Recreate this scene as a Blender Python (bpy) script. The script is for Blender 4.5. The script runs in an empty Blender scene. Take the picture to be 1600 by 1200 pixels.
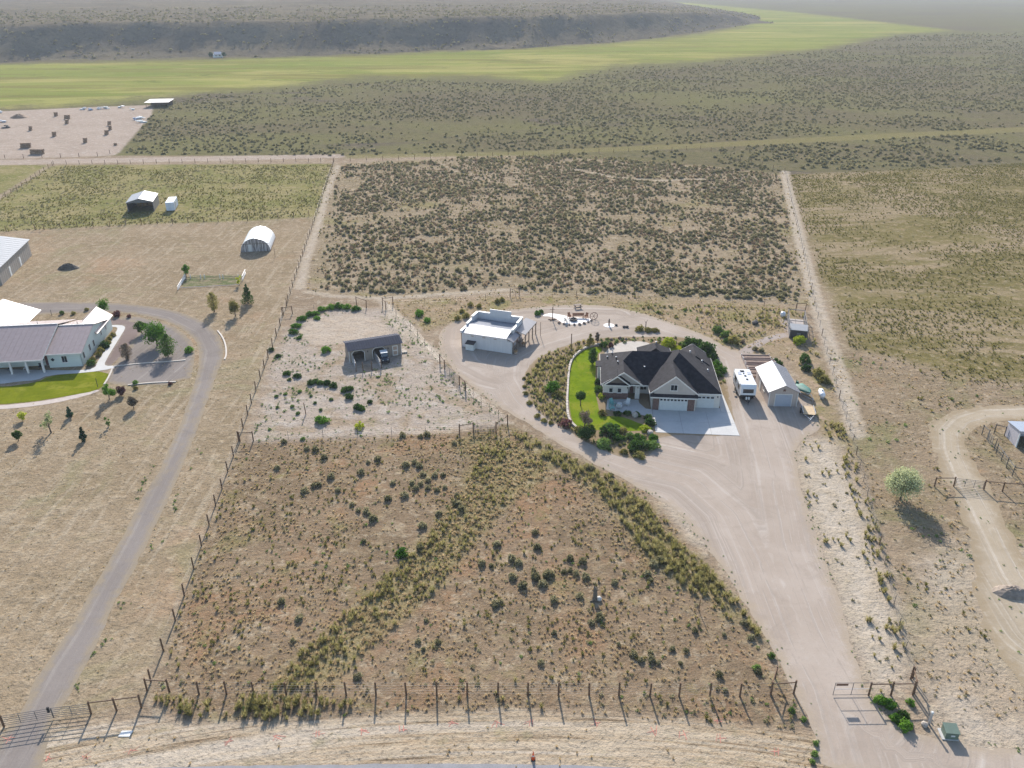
import bpy, bmesh, math, random
import numpy as np
from mathutils import Vector, Matrix, Euler
from mathutils.geometry import delaunay_2d_cdt

# ------------------------------------------------------------------ camera, sky, sun, exposure
sc = bpy.context.scene
COL = sc.collection
CAM_H = 63.0
FPX = 1260.0                       # focal length in photo pixels (photo 1600 wide)
PITCH = math.atan(640 / 1260.0)    # downwards
cam = bpy.data.cameras.new('camera')
cam.sensor_width = 36.0
cam.lens = 36.0 * FPX / 1600.0
cam.clip_start = 0.5
cam.clip_end = 30000
cam_o = bpy.data.objects.new('camera', cam)
cam_o.location = (0, 0, CAM_H)
cam_o.rotation_euler = (math.pi / 2 - PITCH, 0, 0)
COL.objects.link(cam_o)
sc.camera = cam_o

SUN_EL, SUN_AZ = math.radians(27.0), math.radians(-5.5)    # azimuth from +Y towards +X
sdir = Vector((math.sin(SUN_AZ) * math.cos(SUN_EL), math.cos(SUN_AZ) * math.cos(SUN_EL), math.sin(SUN_EL)))
world = bpy.data.worlds.new('World')
sc.world = world
world.use_nodes = True
wn = world.node_tree
bg = wn.nodes['Background']
sky = wn.nodes.new('ShaderNodeTexSky')
sky.sky_type = 'NISHITA'
sky.sun_disc = False
sky.sun_elevation = SUN_EL
sky.sun_rotation = SUN_AZ
sky.altitude = 1500
sky.dust_density = 2.5
wn.links.new(sky.outputs[0], bg.inputs[0])
bg.inputs[1].default_value = 0.14
sun = bpy.data.lights.new('sun', 'SUN')
sun.energy = 4.4
sun.angle = math.radians(0.5)
sun.color = (1.0, 0.94, 0.88)
sun_o = bpy.data.objects.new('sun', sun)
sun_o.rotation_euler = sdir.to_track_quat('Z', 'Y').to_euler()
sun_o.location = (0, 0, 200)
COL.objects.link(sun_o)
vs = sc.view_settings
vs.view_transform = 'Standard'
vs.look = 'None'
vs.gamma = 1
vs.use_curve_mapping = False
vs.exposure = 1.12
try:
    sc.cycles.volume_bounces = 0
    sc.cycles.max_bounces = 5
    sc.cycles.diffuse_bounces = 3
    sc.cycles.glossy_bounces = 2
    sc.cycles.transparent_max_bounces = 8
    sc.cycles.use_denoising = True
except Exception:
    pass

# ------------------------------------------------------------------ helpers
rng = np.random.default_rng(7)
random.seed(7)
_c, _s = math.cos(PITCH), math.sin(PITCH)


def G(x, y, z=0.0):
    """photo pixel -> point of the horizontal plane at height z"""
    u = (x - 800) / FPX
    v = (y - 600) / FPX
    d = (u, _c - v * _s, -_s - v * _c)
    t = (z - CAM_H) / d[2]
    return (u * t, d[1] * t)


def GP(pts, z=0.0):
    return [G(x, y, z) for x, y in pts]


def vnoise(x, y, seed=0):
    """smooth value noise in 0..1"""
    x = np.asarray(x, float); y = np.asarray(y, float)
    xi = np.floor(x).astype(np.int64); yi = np.floor(y).astype(np.int64)
    fx = x - xi; fy = y - yi
    fx = fx * fx * (3 - 2 * fx); fy = fy * fy * (3 - 2 * fy)

    def h(a, b):
        n = (a * 374761393 + b * 668265263 + seed * 974634777) & 0x7fffffff
        n = ((n ^ (n >> 13)) * 1274126177) & 0x7fffffff
        n = (n ^ (n >> 16)) & 0xffff
        return n / 65535.0
    return (h(xi, yi) * (1 - fx) + h(xi + 1, yi) * fx) * (1 - fy) + (h(xi, yi + 1) * (1 - fx) + h(xi + 1, yi + 1) * fx) * fy


def fbm(x, y, seed=0, o=3):
    r = 0; a = 0.5; t = 0
    for k in range(o):
        r = r + a * vnoise(np.asarray(x) * 2 ** k, np.asarray(y) * 2 ** k, seed + k); t += a; a *= .5
    return r / t


def seg_dist(X, Y, pts, closed):
    """distance and signed side offset to a polyline, arrays"""
    n = len(pts)
    best = np.full(X.shape, 1e18); side = np.zeros(X.shape)
    for i in range(n if closed else n - 1):
        ax, ay = pts[i]; bx, by = pts[(i + 1) % n]
        dx, dy = bx - ax, by - ay
        L2 = dx * dx + dy * dy + 1e-9
        t = np.clip(((X - ax) * dx + (Y - ay) * dy) / L2, 0, 1)
        px = X - (ax + t * dx); py = Y - (ay + t * dy)
        d = px * px + py * py
        k = d < best
        best = np.where(k, d, best)
        side = np.where(k, np.sign(dx * py - dy * px), side)
    return np.sqrt(best), side


def inside(X, Y, pts):
    r = np.zeros(X.shape, bool)
    n = len(pts)
    for i in range(n):
        ax, ay = pts[i]; bx, by = pts[(i + 1) % n]
        c = (ay > Y) != (by > Y)
        xx = (bx - ax) * (Y - ay) / (by - ay + 1e-12) + ax
        r ^= c & (X < xx)
    return r


def sdf(X, Y, pts):
    d, _ = seg_dist(X, Y, pts, True)
    return np.where(inside(X, Y, pts), d, -d)


def tag(o, label=None, cat=None, group=None, kind=None):
    if label: o['label'] = label
    if cat: o['category'] = cat
    if group: o['group'] = group
    if kind: o['kind'] = kind
    return o


def thing(name, label, cat, loc=(0, 0, 0), rz=0.0, group=None):
    o = bpy.data.objects.new(name, None)
    o.empty_display_size = 0.3
    COL.objects.link(o)
    o.location = loc
    o.rotation_euler = (0, 0, rz)
    return tag(o, label, cat, group)


class MB:
    def __init__(s):
        s.v = []; s.f = []; s.m = []

    def add(s, vs_, fs, m=0):
        b = len(s.v)
        s.v += [tuple(p) for p in vs_]
        s.f += [tuple(b + i for i in f) for f in fs]
        s.m += [m] * len(fs)
        return s

    def box(s, c, d, rz=0.0, m=0, taper=1.0):
        x, y, z = d[0] / 2, d[1] / 2, d[2] / 2
        P = [(-x, -y, -z), (x, -y, -z), (x, y, -z), (-x, y, -z), (-x * taper, -y * taper, z), (x * taper, -y * taper, z), (x * taper, y * taper, z), (-x * taper, y * taper, z)]
        cz, sz = math.cos(rz), math.sin(rz)
        P = [(c[0] + a * cz - b * sz, c[1] + a * sz + b * cz, c[2] + h) for a, b, h in P]
        return s.add(P, [(0, 3, 2, 1), (4, 5, 6, 7), (0, 1, 5, 4), (1, 2, 6, 5), (2, 3, 7, 6), (3, 0, 4, 7)], m)

    def b2(s, x0, x1, y0, y1, z0, z1, m=0):
        return s.box(((x0 + x1) / 2, (y0 + y1) / 2, (z0 + z1) / 2), (abs(x1 - x0), abs(y1 - y0), abs(z1 - z0)), 0, m)

    def slab(s, pts, dn=(0, 0, -0.12), m=0):
        n = len(pts)
        P = [tuple(p) for p in pts] + [(p[0] + dn[0], p[1] + dn[1], p[2] + dn[2]) for p in pts]
        F = [tuple(range(n)), tuple(range(2 * n - 1, n - 1, -1))] + [(i, n + i, n + (i + 1) % n, (i + 1) % n) for i in range(n)]
        return s.add(P, F, m)

    def tube(s, p0, p1, r0, r1=None, n=6, m=0, cap=True):
        r1 = r0 if r1 is None else r1
        p0 = Vector(p0); p1 = Vector(p1)
        d = (p1 - p0)
        if d.length < 1e-6: return s
        d.normalize()
        a = d.orthogonal().normalized(); b = d.cross(a)
        P = []
        for p, r in ((p0, r0), (p1, r1)):
            for k in range(n):
                t = 2 * math.pi * k / n
                P.append(p + a * (r * math.cos(t)) + b * (r * math.sin(t)))
        F = [(k, (k + 1) % n, n + (k + 1) % n, n + k) for k in range(n)]
        if cap: F += [tuple(range(n - 1, -1, -1)), tuple(range(n, 2 * n))]
        return s.add(P, F, m)

    def lathe(s, prof, n=12, axis='z', c=(0, 0, 0), m=0):
        P = []
        for r, h in prof:
            for k in range(n):
                t = 2 * math.pi * k / n
                a, b = r * math.cos(t), r * math.sin(t)
                if axis == 'z': q = (a, b, h)
                elif axis == 'y': q = (a, h, b)
                else: q = (h, a, b)
                P.append((q[0] + c[0], q[1] + c[1], q[2] + c[2]))
        F = []
        for i in range(len(prof) - 1):
            for k in range(n):
                F.append((i * n + k, i * n + (k + 1) % n, (i + 1) * n + (k + 1) % n, (i + 1) * n + k))
        F += [tuple(range(n)), tuple(range((len(prof) - 1) * n, len(prof) * n))]
        return s.add(P, F, m)

    def mesh(s, name, mats, smooth=False):
        me = bpy.data.meshes.new(name)
        me.from_pydata(s.v, [], s.f)
        for mt in (mats if isinstance(mats, (list, tuple)) else [mats]):
            me.materials.append(mt)
        if any(s.m): me.polygons.foreach_set('material_index', s.m)
        bm = bmesh.new(); bm.from_mesh(me); bmesh.ops.recalc_face_normals(bm, faces=bm.faces); bm.to_mesh(me); bm.free()
        if smooth: me.polygons.foreach_set('use_smooth', [True] * len(me.polygons))
        me.update()
        return me

    def build(s, name, mats, parent=None, loc=(0, 0, 0), rz=0.0, smooth=False):
        return link(name, s.mesh(name, mats, smooth), parent, loc, rz)


def link(name, me, parent=None, loc=(0, 0, 0), rz=0.0, scale=None):
    o = bpy.data.objects.new(name, me)
    COL.objects.link(o)
    o.parent = parent
    o.location = loc
    o.rotation_euler = (0, 0, rz)
    if scale is not None: o.scale = scale if isinstance(scale, tuple) else (scale,) * 3
    return o


# ------------------------------------------------------------------ materials
def srgb(r, g, b):
    f = lambda c: (c / 255 / 12.92) if c / 255 <= .04045 else ((c / 255 + .055) / 1.055) ** 2.4
    return (f(r), f(g), f(b))


class NT:
    """small wrapper round a node tree"""
    def __init__(s, nt): s.t = nt
    def n(s, typ, **kw):
        x = s.t.nodes.new(typ)
        for k, v in kw.items(): setattr(x, k, v)
        return x
    def l(s, a, b): s.t.links.new(a, b)
    def pos(s): return s.n('ShaderNodeNewGeometry').outputs['Position']
    def attr(s, name): return s.n('ShaderNodeAttribute', attribute_name=name).outputs['Fac']
    def math(s, op, a, b=None, c=None, clamp=False):
        x = s.n('ShaderNodeMath', operation=op); x.use_clamp = clamp
        for i, q in enumerate((a, b, c)):
            if q is None: continue
            if isinstance(q, (int, float)): x.inputs[i].default_value = q
            else: s.l(q, x.inputs[i])
        return x.outputs[0]
    def noise(s, vec, scale, detail=3, rough=.55, dist=0.0, dims='3D'):
        x = s.n('ShaderNodeTexNoise', noise_dimensions=dims)
        if vec is not None: s.l(vec, x.inputs['Vector'])
        x.inputs['Scale'].default_value = scale
        x.inputs['Detail'].default_value = detail
        x.inputs['Roughness'].default_value = rough
        x.inputs['Distortion'].default_value = dist
        return x.outputs['Fac']
    def ramp(s, fac, lo, hi, a=0.0, b=1.0):
        x = s.n('ShaderNodeMapRange', interpolation_type='SMOOTHSTEP')
        s.l(fac, x.inputs['Value'])
        x.inputs['From Min'].default_value = lo; x.inputs['From Max'].default_value = hi
        x.inputs['To Min'].default_value = a; x.inputs['To Max'].default_value = b
        return x.outputs['Result']
    def mix(s, fac, a, b, typ='MIX'):
        x = s.n('ShaderNodeMix', data_type='RGBA', blend_type=typ)
        if isinstance(fac, (int, float)): x.inputs[0].default_value = fac
        else: s.l(fac, x.inputs[0])
        for i, q in ((6, a), (7, b)):
            if isinstance(q, (tuple, list)): x.inputs[i].default_value = (*q[:3], 1)
            else: s.l(q, x.inputs[i])
        return x.outputs[2]
    def scalev(s, vec, v):
        x = s.n('ShaderNodeVectorMath', operation='MULTIPLY')
        s.l(vec, x.inputs[0]); x.inputs[1].default_value = v
        return x.outputs[0]
    def bump(s, h, strength, dist=0.1, normal=None):
        x = s.n('ShaderNodeBump'); s.l(h, x.inputs['Height'])
        x.inputs['Strength'].default_value = strength; x.inputs['Distance'].default_value = dist
        if normal is not None: s.l(normal, x.inputs['Normal'])
        return x.outputs[0]


MATS = {}


def newmat(name):
    m = bpy.data.materials.new(name); m.use_nodes = True
    nt = NT(m.node_tree); b = m.node_tree.nodes['Principled BSDF']
    MATS[name] = m
    return m, nt, b


def mat(name, col, rough=.7, metal=0.0, var=.12, scale=1.5, bump=0.0, bscale=20, spec=.5, dirt=None, stretch=None):
    if name in MATS: return MATS[name]
    m, nt, b = newmat(name)
    tc = nt.n('ShaderNodeTexCoord').outputs['Object']
    v = nt.scalev(tc, stretch) if stretch else tc
    f = nt.noise(v, scale, 4, .6)
    f2 = nt.noise(v, scale * 9, 3, .6)
    f = nt.math('ADD', nt.math('MULTIPLY', f, .65), nt.math('MULTIPLY', f2, .35))
    lo = tuple(max(0, c * (1 - var * 1.6)) for c in col); hi = tuple(min(1, c * (1 + var * 1.6)) for c in col)
    c = nt.mix(nt.ramp(f, .3, .7), lo, hi)
    if dirt:
        c = nt.mix(nt.ramp(nt.noise(tc, scale * .6, 4, .7), .52, .75, 0, .6), c, dirt)
    nt.l(c, b.inputs['Base Color'])
    b.inputs['Roughness'].default_value = rough
    b.inputs['Metallic'].default_value = metal
    b.inputs['Specular IOR Level'].default_value = spec
    if bump: nt.l(nt.bump(nt.noise(v, bscale, 3), bump, .02), b.inputs['Normal'])
    return m


def leafmat(name, c1, c2, c3=None, transl=.25, scale=1.2):
    """foliage: per-object variation, light and dark leaves, some light passing through"""
    m, nt, b = newmat(name)
    inf = nt.n('ShaderNodeObjectInfo')
    tc = nt.n('ShaderNodeTexCoord').outputs['Object']
    f = nt.noise(tc, scale, 3, .6)
    f = nt.math('ADD', f, nt.math('MULTIPLY', nt.math('SUBTRACT', inf.outputs['Random'], .5), .65))
    c = nt.mix(nt.ramp(f, .3, .7), c1, c2)
    if c3: c = nt.mix(nt.ramp(nt.noise(tc, scale * 4, 2), .58, .7, 0, .8), c, c3)
    nt.l(c, b.inputs['Base Color'])
    b.inputs['Roughness'].default_value = .75
    b.inputs['Specular IOR Level'].default_value = 0.0
    t = nt.n('ShaderNodeBsdfTranslucent'); nt.l(c, t.inputs['Color'])
    mx = nt.n('ShaderNodeMixShader'); mx.inputs[0].default_value = transl
    out = m.node_tree.nodes['Material Output']
    nt.l(b.outputs[0], mx.inputs[1]); nt.l(t.outputs[0], mx.inputs[2]); nt.l(mx.outputs[0], out.inputs['Surface'])
    return m

#PART2
# ------------------------------------------------------------------ zones of the land (photo pixels -> ground polygons)
KS = 1.02
KA = .58       # share of the sunlit picture value that is the surface's own colour


def A(r, g, b, k=None):
    k = k or KA
    q = srgb(r, g, b)
    l = .3 * q[0] + .6 * q[1] + .1 * q[2]
    return tuple((c * KS + l * (1 - KS)) * k for c in q)


def GE(pts):
    """like GP but keeps points near the horizon finite"""
    return [G(x, max(y, -22)) for x, y in pts]


ZN = {}
ZN['leftfield'] = GE([(-500, 1300), (-60, 1140), (215, 1108), (235, 1065), (290, 930), (375, 685), (440, 500), (500, 330), (520, 256), (80, 258), (0, 312), (-700, 560)])
ZN['pasture'] = GE([(-900, 420), (0, 312), (82, 258), (521, 256), (497, 338), (390, 345), (200, 351), (0, 362), (-900, 440)])
ZN['pasture2'] = GE([(-900, 270), (0, 258), (76, 258), (0, 304), (-900, 420)])
ZN['sagefield'] = GE([(520, 256), (700, 247), (900, 240), (1228, 270), (1262, 430), (1275, 478), (1100, 470), (800, 458), (600, 466), (478, 456), (500, 350)])
ZN['rightfield'] = GE([(1232, 272), (1400, 262), (2600, 220), (2600, 700), (1600, 600), (1480, 590), (1400, 560), (1330, 545), (1285, 440)])
ZN['farflat'] = GE([(-2500, 243), (180, 243), (540, 244), (800, 243), (900, 247), (1000, 253), (1100, 259), (1228, 273), (1400, 266), (2600, 222), (5000, 130), (9000, -22), (-9000, -22), (-6000, 200)])
ZN['meadow'] = GE([(-900, 190), (0, 167), (110, 164), (230, 150), (300, 145), (420, 136), (560, 119), (640, 120), (760, 118), (850, 128), (960, 101), (1100, 95), (1200, 84), (1290, 76), (1350, 62), (1400, 53), (1495, 48), (1400, 37), (1250, 20), (1080, 5), (960, -3), (900, -3), (1050, 10), (1130, 20), (1185, 33), (1150, 44), (1100, 53), (1030, 61), (950, 69), (800, 77), (600, 86), (350, 93), (230, 96), (0, 101), (-900, 125)])
ZN['pen'] = GE([(-500, 190), (0, 174), (60, 171), (150, 167), (240, 164), (237, 180), (182, 243), (60, 247), (-600, 262)])
ZN['lane'] = GE([(-800, 270), (0, 250), (180, 247), (400, 243), (535, 241), (540, 246), (400, 250), (180, 254), (0, 258), (-800, 286)])
ZN['corral'] = GE([(392, 690), (425, 565), (452, 508), (520, 484), (590, 482), (640, 500), (690, 560), (740, 610), (795, 660), (700, 673), (550, 684)])
ZN['bank'] = GE([(1243, 705), (1262, 684), (1300, 688), (1328, 735), (1352, 800), (1380, 890), (1402, 980), (1418, 1070), (1365, 1090), (1335, 1010), (1300, 900), (1262, 800)])
ZN['bank2'] = GE([(1030, 775), (1060, 778), (1090, 830), (1120, 865), (1085, 850), (1050, 810)])
ZN['verge'] = GE([(-300, 1150), (120, 1135), (235, 1122), (330, 1132), (450, 1126), (620, 1118), (800, 1110), (1000, 1118), (1200, 1140), (1290, 1150), (1440, 1160), (1700, 1180), (1900, 1400), (-500, 1500)])
ZN['rlot'] = GE([(1440, 870), (1520, 840), (1620, 860), (1800, 1300), (1480, 1200), (1440, 1060)])
ZN['frontfield'] = GE([(235, 1085), (375, 690), (560, 683), (720, 676), (790, 662), (850, 690), (1010, 770), (1140, 930), (1240, 1085), (1255, 1140), (800, 1108), (300, 1128)])
ZN['rightlow'] = GE([(1290, 545), (1400, 565), (1600, 605), (2300, 640), (2300, 1300), (1430, 1090), (1385, 890), (1330, 700)])
ZN['backyard'] = GE([(600, 470), (800, 462), (1000, 463), (1240, 478), (1300, 600), (1330, 700), (1290, 690), (1235, 560), (1120, 545), (1000, 490), (880, 478), (740, 490), (660, 520)])
ZN['roundpen'] = GE([(468, 518), (490, 500), (530, 492), (570, 492), (600, 505), (612, 522), (600, 540), (540, 536), (490, 540)])
ZN['lane2'] = GE([(540, 242), (800, 237), (1100, 223), (1600, 198), (2600, 145), (2600, 152), (1600, 206), (1100, 231), (800, 243), (540, 248)])
ZN['garden'] = GE([(292, 431), (380, 429), (374, 444), (283, 449)])
TRACKS = {   # pale worn lines: centre line (px), half width m
    'b': ([(1226, 268), (1240, 330), (1256, 400), (1275, 470), (1300, 550), (1322, 620), (1338, 680)], 1.6),
    'c': ([(528, 258), (515, 290), (505, 320), (498, 350), (480, 400), (468, 450)], 1.2),
    'd': ([(560, 250), (680, 249), (700, 262), (725, 273), (760, 272)], .6),
    'e': ([(600, 470), (620, 505), (655, 535), (690, 560)], 1.4),
    'f': ([(900, 265), (960, 277), (1030, 282), (1100, 280)], 1.0),
    'g': ([(480, 455), (520, 463), (600, 466), (800, 452)], 1.0),
}
GREENS = [((700, 1080), 0, 0)]
GRASSBAND = GE([(420, 1075), (470, 1020), (560, 940), (640, 870), (720, 770), (745, 720), (700, 690), (760, 675), (800, 690), (860, 720), (850, 750), (790, 790), (760, 830), (700, 900), (640, 960), (560, 1030), (520, 1075)])
DRIVEBAND = GE([(790, 668), (850, 692), (930, 735), (1000, 775), (1060, 850), (1110, 890), (1148, 935), (1200, 1010), (1150, 960), (1080, 925), (1020, 880), (960, 800), (900, 745), (830, 705)])

# ------------------------------------------------------------------ the ground, one sheet to the horizon
def axis_lines(core0, core1, step, far0, far1, g=1.07):
    a = list(np.arange(core0, core1 + .01, step))
    d = step; x = core1
    while x < far1:
        d *= g; x += d; a.append(min(x, far1))
    d = step; x = core0
    while x > far0:
        d *= g; x -= d; a.insert(0, max(x, far0))
    return np.array(a)


def put_attr(me, name, arr):
    a = me.attributes.new(name, 'FLOAT', 'POINT')
    a.data.foreach_set('value', np.asarray(arr, np.float32).ravel())


gx = axis_lines(-100, 90, 1.25, -9000, 9000, 1.06)
gy = axis_lines(38, 260, 1.25, -300, 12000, 1.045)
GX, GY = np.meshgrid(gx, gy)
nx, ny = len(gx), len(gy)
vv = np.stack([GX.ravel(), GY.ravel(), np.zeros(nx * ny)], 1)
I = (np.arange(ny - 1)[:, None] * nx + np.arange(nx - 1)[None]).ravel()
ff = np.stack([I, I + 1, I + nx + 1, I + nx], 1)
me = bpy.data.meshes.new('ground')
me.from_pydata(vv.tolist(), [], ff.tolist())
for k, p in ZN.items():
    put_attr(me, k, np.clip(sdf(GX, GY, p), -80, 80))
put_attr(me, 'band', np.clip(np.maximum(sdf(GX, GY, GRASSBAND), sdf(GX, GY, DRIVEBAND)), -80, 80))
tr = np.full(GX.shape, -80.0)
for k, (p, w) in TRACKS.items():
    d, _ = seg_dist(GX, GY, GE(p), False)
    tr = np.maximum(tr, w - d)
put_attr(me, 'track', np.clip(tr, -80, 80))
ground = tag(link('ground', me), kind='structure')


def ground_material():
    m, nt, b = newmat('ground')
    P = nt.pos()
    nL = nt.noise(P, .012, 4, .6)          # 80 m
    nM = nt.noise(P, .07, 4, .6)           # 14 m
    nS = nt.noise(P, .45, 5, .65)          # 2 m
    nF = nt.noise(P, 2.6, 4, .7)           # 0.4 m
    nG = nt.noise(P, 9.0, 2, .7)
    wob = nt.math('ADD', nt.math('MULTIPLY', nt.math('SUBTRACT', nM, .5), 6.0), nt.math('MULTIPLY', nt.math('SUBTRACT', nS, .5), 5.0))

    def zone(name, w, amp=1.0):
        a = nt.attr(name)
        v = nt.math('ADD', a, nt.math('MULTIPLY', wob, amp))
        return nt.ramp(v, -w, w)

    def dry(c1, c2, c3, t=.5):
        """three-tone soil or grass: broad, middle and small patches"""
        c = nt.mix(nt.ramp(nM, .35, .65), c1, c2)
        return nt.mix(nt.ramp(nS, t, t + .16), c, c3)
    # loose default soil
    col = dry(A(176, 156, 132), A(160, 140, 116), A(190, 174, 150))
    # front field: brown soil, rusty cheat-grass patches, straw and a little green
    ffc = dry(A(156, 134, 108), A(140, 120, 95), A(170, 150, 120))
    ffc = nt.mix(nt.ramp(nt.noise(P, .09, 5, .7, .8), .5, .66, 0, .75), ffc, A(168, 132, 100))
    ffc = nt.mix(nt.ramp(nt.noise(P, .2, 5, .75, .8), .56, .68, 0, .7), ffc, A(196, 178, 150))
    ffc = nt.mix(nt.ramp(nt.noise(P, .16, 4, .7, .4), .55, .7, 0, .7), ffc, A(148, 138, 92))
    col = nt.mix(zone('frontfield', 1.5, .3), col, ffc)
    # neighbour's mown straw field
    lf = dry(A(174, 154, 126), A(160, 141, 113), A(186, 167, 139))
    lf = nt.mix(nt.ramp(nt.noise(P, .045, 4, .6, .5), .52, .72, 0, .55), lf, A(188, 154, 122))
    lf = nt.mix(nt.ramp(nt.noise(P, .05, 5, .7, 1.0), .5, .66, 0, .6), lf, A(158, 150, 112))
    rt = nt.n('ShaderNodeMapping'); nt.l(P, rt.inputs['Vector']); rt.inputs['Rotation'].default_value = (0, 0, math.radians(-14)); rt.inputs['Scale'].default_value = (1.0, .07, 1)
    st = nt.noise(rt.outputs[0], .9, 4, .65)
    lf = nt.mix(nt.ramp(st, .5, .68, 0, .5), lf, A(202, 186, 160))
    lf = nt.mix(nt.ramp(st, .44, .34, 0, .4), lf, A(156, 140, 112))
    col = nt.mix(zone('leftfield', 1.2, .15), col, lf)
    ps = dry(A(164, 152, 104), A(138, 136, 80), A(178, 160, 122), .52)
    ps = nt.mix(nt.ramp(nt.noise(P, .5, 3, .7), .55, .68, 0, .8), ps, A(96, 104, 62))
    pz = nt.math('MAXIMUM', zone('pasture', 1.5, .2), zone('pasture2', 1.5, .2))
    pz = nt.math('MULTIPLY', pz, nt.ramp(nt.math('ADD', nM, nt.math('MULTIPLY', nL, .6)), .5, .75, .75, 1))
    col = nt.mix(pz, col, ps)
    # sagebrush field
    sg = dry(A(170, 152, 126), A(156, 140, 112), A(190, 172, 145), .5)
    sg = nt.mix(nt.ramp(nt.noise(P, .05, 4, .6, .4), .54, .7, 0, .7), sg, A(150, 142, 92))
    col = nt.mix(zone('sagefield', 1.5, .3), col, sg)
    by = dry(A(176, 154, 126), A(164, 148, 112), A(190, 166, 140), .5)
    by = nt.mix(nt.ramp(nt.noise(P, .13, 4, .6, .5), .52, .66, 0, .8), by, A(146, 140, 86))
    col = nt.mix(zone('backyard', 1.2, .25), col, by)
    # right-hand fields
    rf = dry(A(140, 128, 84), A(124, 114, 70), A(168, 148, 112), .5)
    rf = nt.mix(nt.ramp(nt.noise(nt.scalev(P, (.35, 1, 1)), .06, 5, .7, .8), .46, .6, 0, .85), rf, A(176, 156, 126))
    rf = nt.mix(nt.ramp(nt.noise(P, 1.2, 3, .7), .55, .68, 0, .6), rf, A(100, 96, 54))
    col = nt.mix(zone('rightfield', 3.0, .8), col, rf)
    rl = dry(A(164, 144, 118), A(150, 132, 106), A(182, 163, 137), .52)
    rl = nt.mix(nt.ramp(nt.noise(P, .07, 4, .65, .7), .48, .64, 0, .75), rl, A(146, 140, 98))
    rl = nt.mix(nt.ramp(nt.noise(P, .1, 4, .65, .4), .6, .72, 0, .6), rl, A(180, 146, 112))
    col = nt.mix(zone('rightlow', 3.0, .7), col, rl)
    # far flat of sagebrush, meadow, holding pen, lane
    fl = nt.mix(nt.ramp(nt.noise(nt.scalev(P, (.5, 1, 1)), .012, 5, .65, .6), .35, .65), A(122, 112, 86), A(128, 124, 82))
    fl = nt.mix(nt.ramp(nt.noise(nt.scalev(P, (.4, 1, 1)), .02, 5, .7, .8), .55, .68, 0, .75), fl, A(112, 100, 92))
    fl = nt.mix(nt.ramp(nt.noise(P, .22, 4, .75), .53, .66, 0, .75), fl, A(146, 132, 104))
    fl = nt.mix(nt.ramp(nt.noise(P, .35, 4, .75), .55, .64, 0, .85), fl, A(74, 80, 56))
    col = nt.mix(zone('farflat', 2.0, .4), col, fl)
    md = nt.mix(nt.ramp(nt.noise(nt.scalev(P, (.3, 1, 1)), .02, 5, .65, .6), .35, .65), A(162, 163, 86), A(138, 148, 70))
    md = nt.mix(nt.ramp(nt.noise(nt.scalev(P, (.25, 1, 1)), .05, 5, .7, .5), .54, .7, 0, .7), md, A(172, 164, 100))
    md = nt.mix(nt.ramp(nt.noise(P, .14, 4, .7), .6, .7, 0, .6), md, A(124, 138, 58))
    md = nt.mix(nt.ramp(nt.noise(nt.scalev(P, (.12, 1, 1)), .035, 6, .75, .8), .48, .58, 0, .8), md, A(142, 134, 76))
    md = nt.mix(nt.ramp(nt.noise(nt.scalev(P, (.3, 1, 1)), .011, 5, .7, 1.2), .5, .62, 0, .7), md, A(190, 180, 110))
    md = nt.mix(nt.ramp(nt.noise(nt.scalev(P, (.4, 1, 1)), .06, 5, .75, .6), .56, .66, 0, .7), md, A(112, 120, 58))
    col = nt.mix(nt.math('MULTIPLY', zone('lane2', 1.5, .3), .8), col, nt.mix(nt.ramp(nS, .4, .62), A(152, 140, 98), A(138, 132, 84)))
    col = nt.mix(zone('meadow', 18.0, 9.0), col, md)
    sand = dry(A(194, 179, 163), A(186, 170, 152), A(206, 194, 179), .5)
    sand = nt.mix(nt.ramp(nF, .55, .75, 0, .35), sand, A(176, 158, 136))
    pen = dry(A(196, 178, 160), A(186, 168, 150), A(206, 192, 176))
    col = nt.mix(zone('pen', 1.0, .2), col, pen)
    col = nt.mix(zone('lane', .8, .15), col, pen)
    cor = nt.mix(nt.ramp(nt.noise(P, .16, 4, .65, .4), .48, .64, 0, .75), sand, A(172, 150, 122))
    cor = nt.mix(nt.ramp(nt.noise(P, .22, 4, .7, .6), .54, .68, 0, .5), cor, A(156, 146, 108))
    col = nt.mix(zone('corral', 1.6, .3), col, cor)
    col = nt.mix(zone('roundpen', .8, .2), col, nt.mix(nt.ramp(nS, .4, .65), A(206, 190, 170), A(198, 180, 158)))
    bank = nt.math('MAXIMUM', zone('bank', 2.2, .6), zone('bank2', 1.2, .4))
    bs = nt.mix(nt.ramp(nS, .35, .7), A(210, 196, 176), A(198, 182, 158))
    col = nt.mix(bank, col, bs)
    rlz = nt.mix(nt.ramp(nM, .4, .62), A(206, 192, 172), A(190, 172, 148))
    col = nt.mix(nt.math('MULTIPLY', zone('rlot', 3.0, 1.0), .8), col, rlz)
    sx = nt.n('ShaderNodeSeparateXYZ'); nt.l(P, sx.inputs[0])
    yc = nt.math('ADD', sx.outputs[1], nt.math('MULTIPLY', nt.math('MULTIPLY', sx.outputs[0], sx.outputs[0]), .0034))
    cvv = nt.n('ShaderNodeCombineXYZ'); nt.l(nt.math('MULTIPLY', sx.outputs[0], .05), cvv.inputs[0]); nt.l(nt.math('MULTIPLY', yc, 1.7), cvv.inputs[1])
    vst = nt.noise(cvv.outputs[0], 1.0, 5, .7, .4)
    vg = nt.mix(nt.ramp(vst, .42, .6), A(204, 186, 160), A(184, 162, 132))
    vg = nt.mix(nt.ramp(vst, .57, .63, 0, .9), vg, A(120, 102, 82))
    vg = nt.mix(nt.ramp(nt.noise(cvv.outputs[0], .35, 3, .6), .5, .62, 0, .7), vg, A(214, 200, 180))
    vg = nt.mix(nt.ramp(nt.noise(P, .3, 4, .7), .55, .7, 0, .5), vg, A(164, 154, 118))
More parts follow.
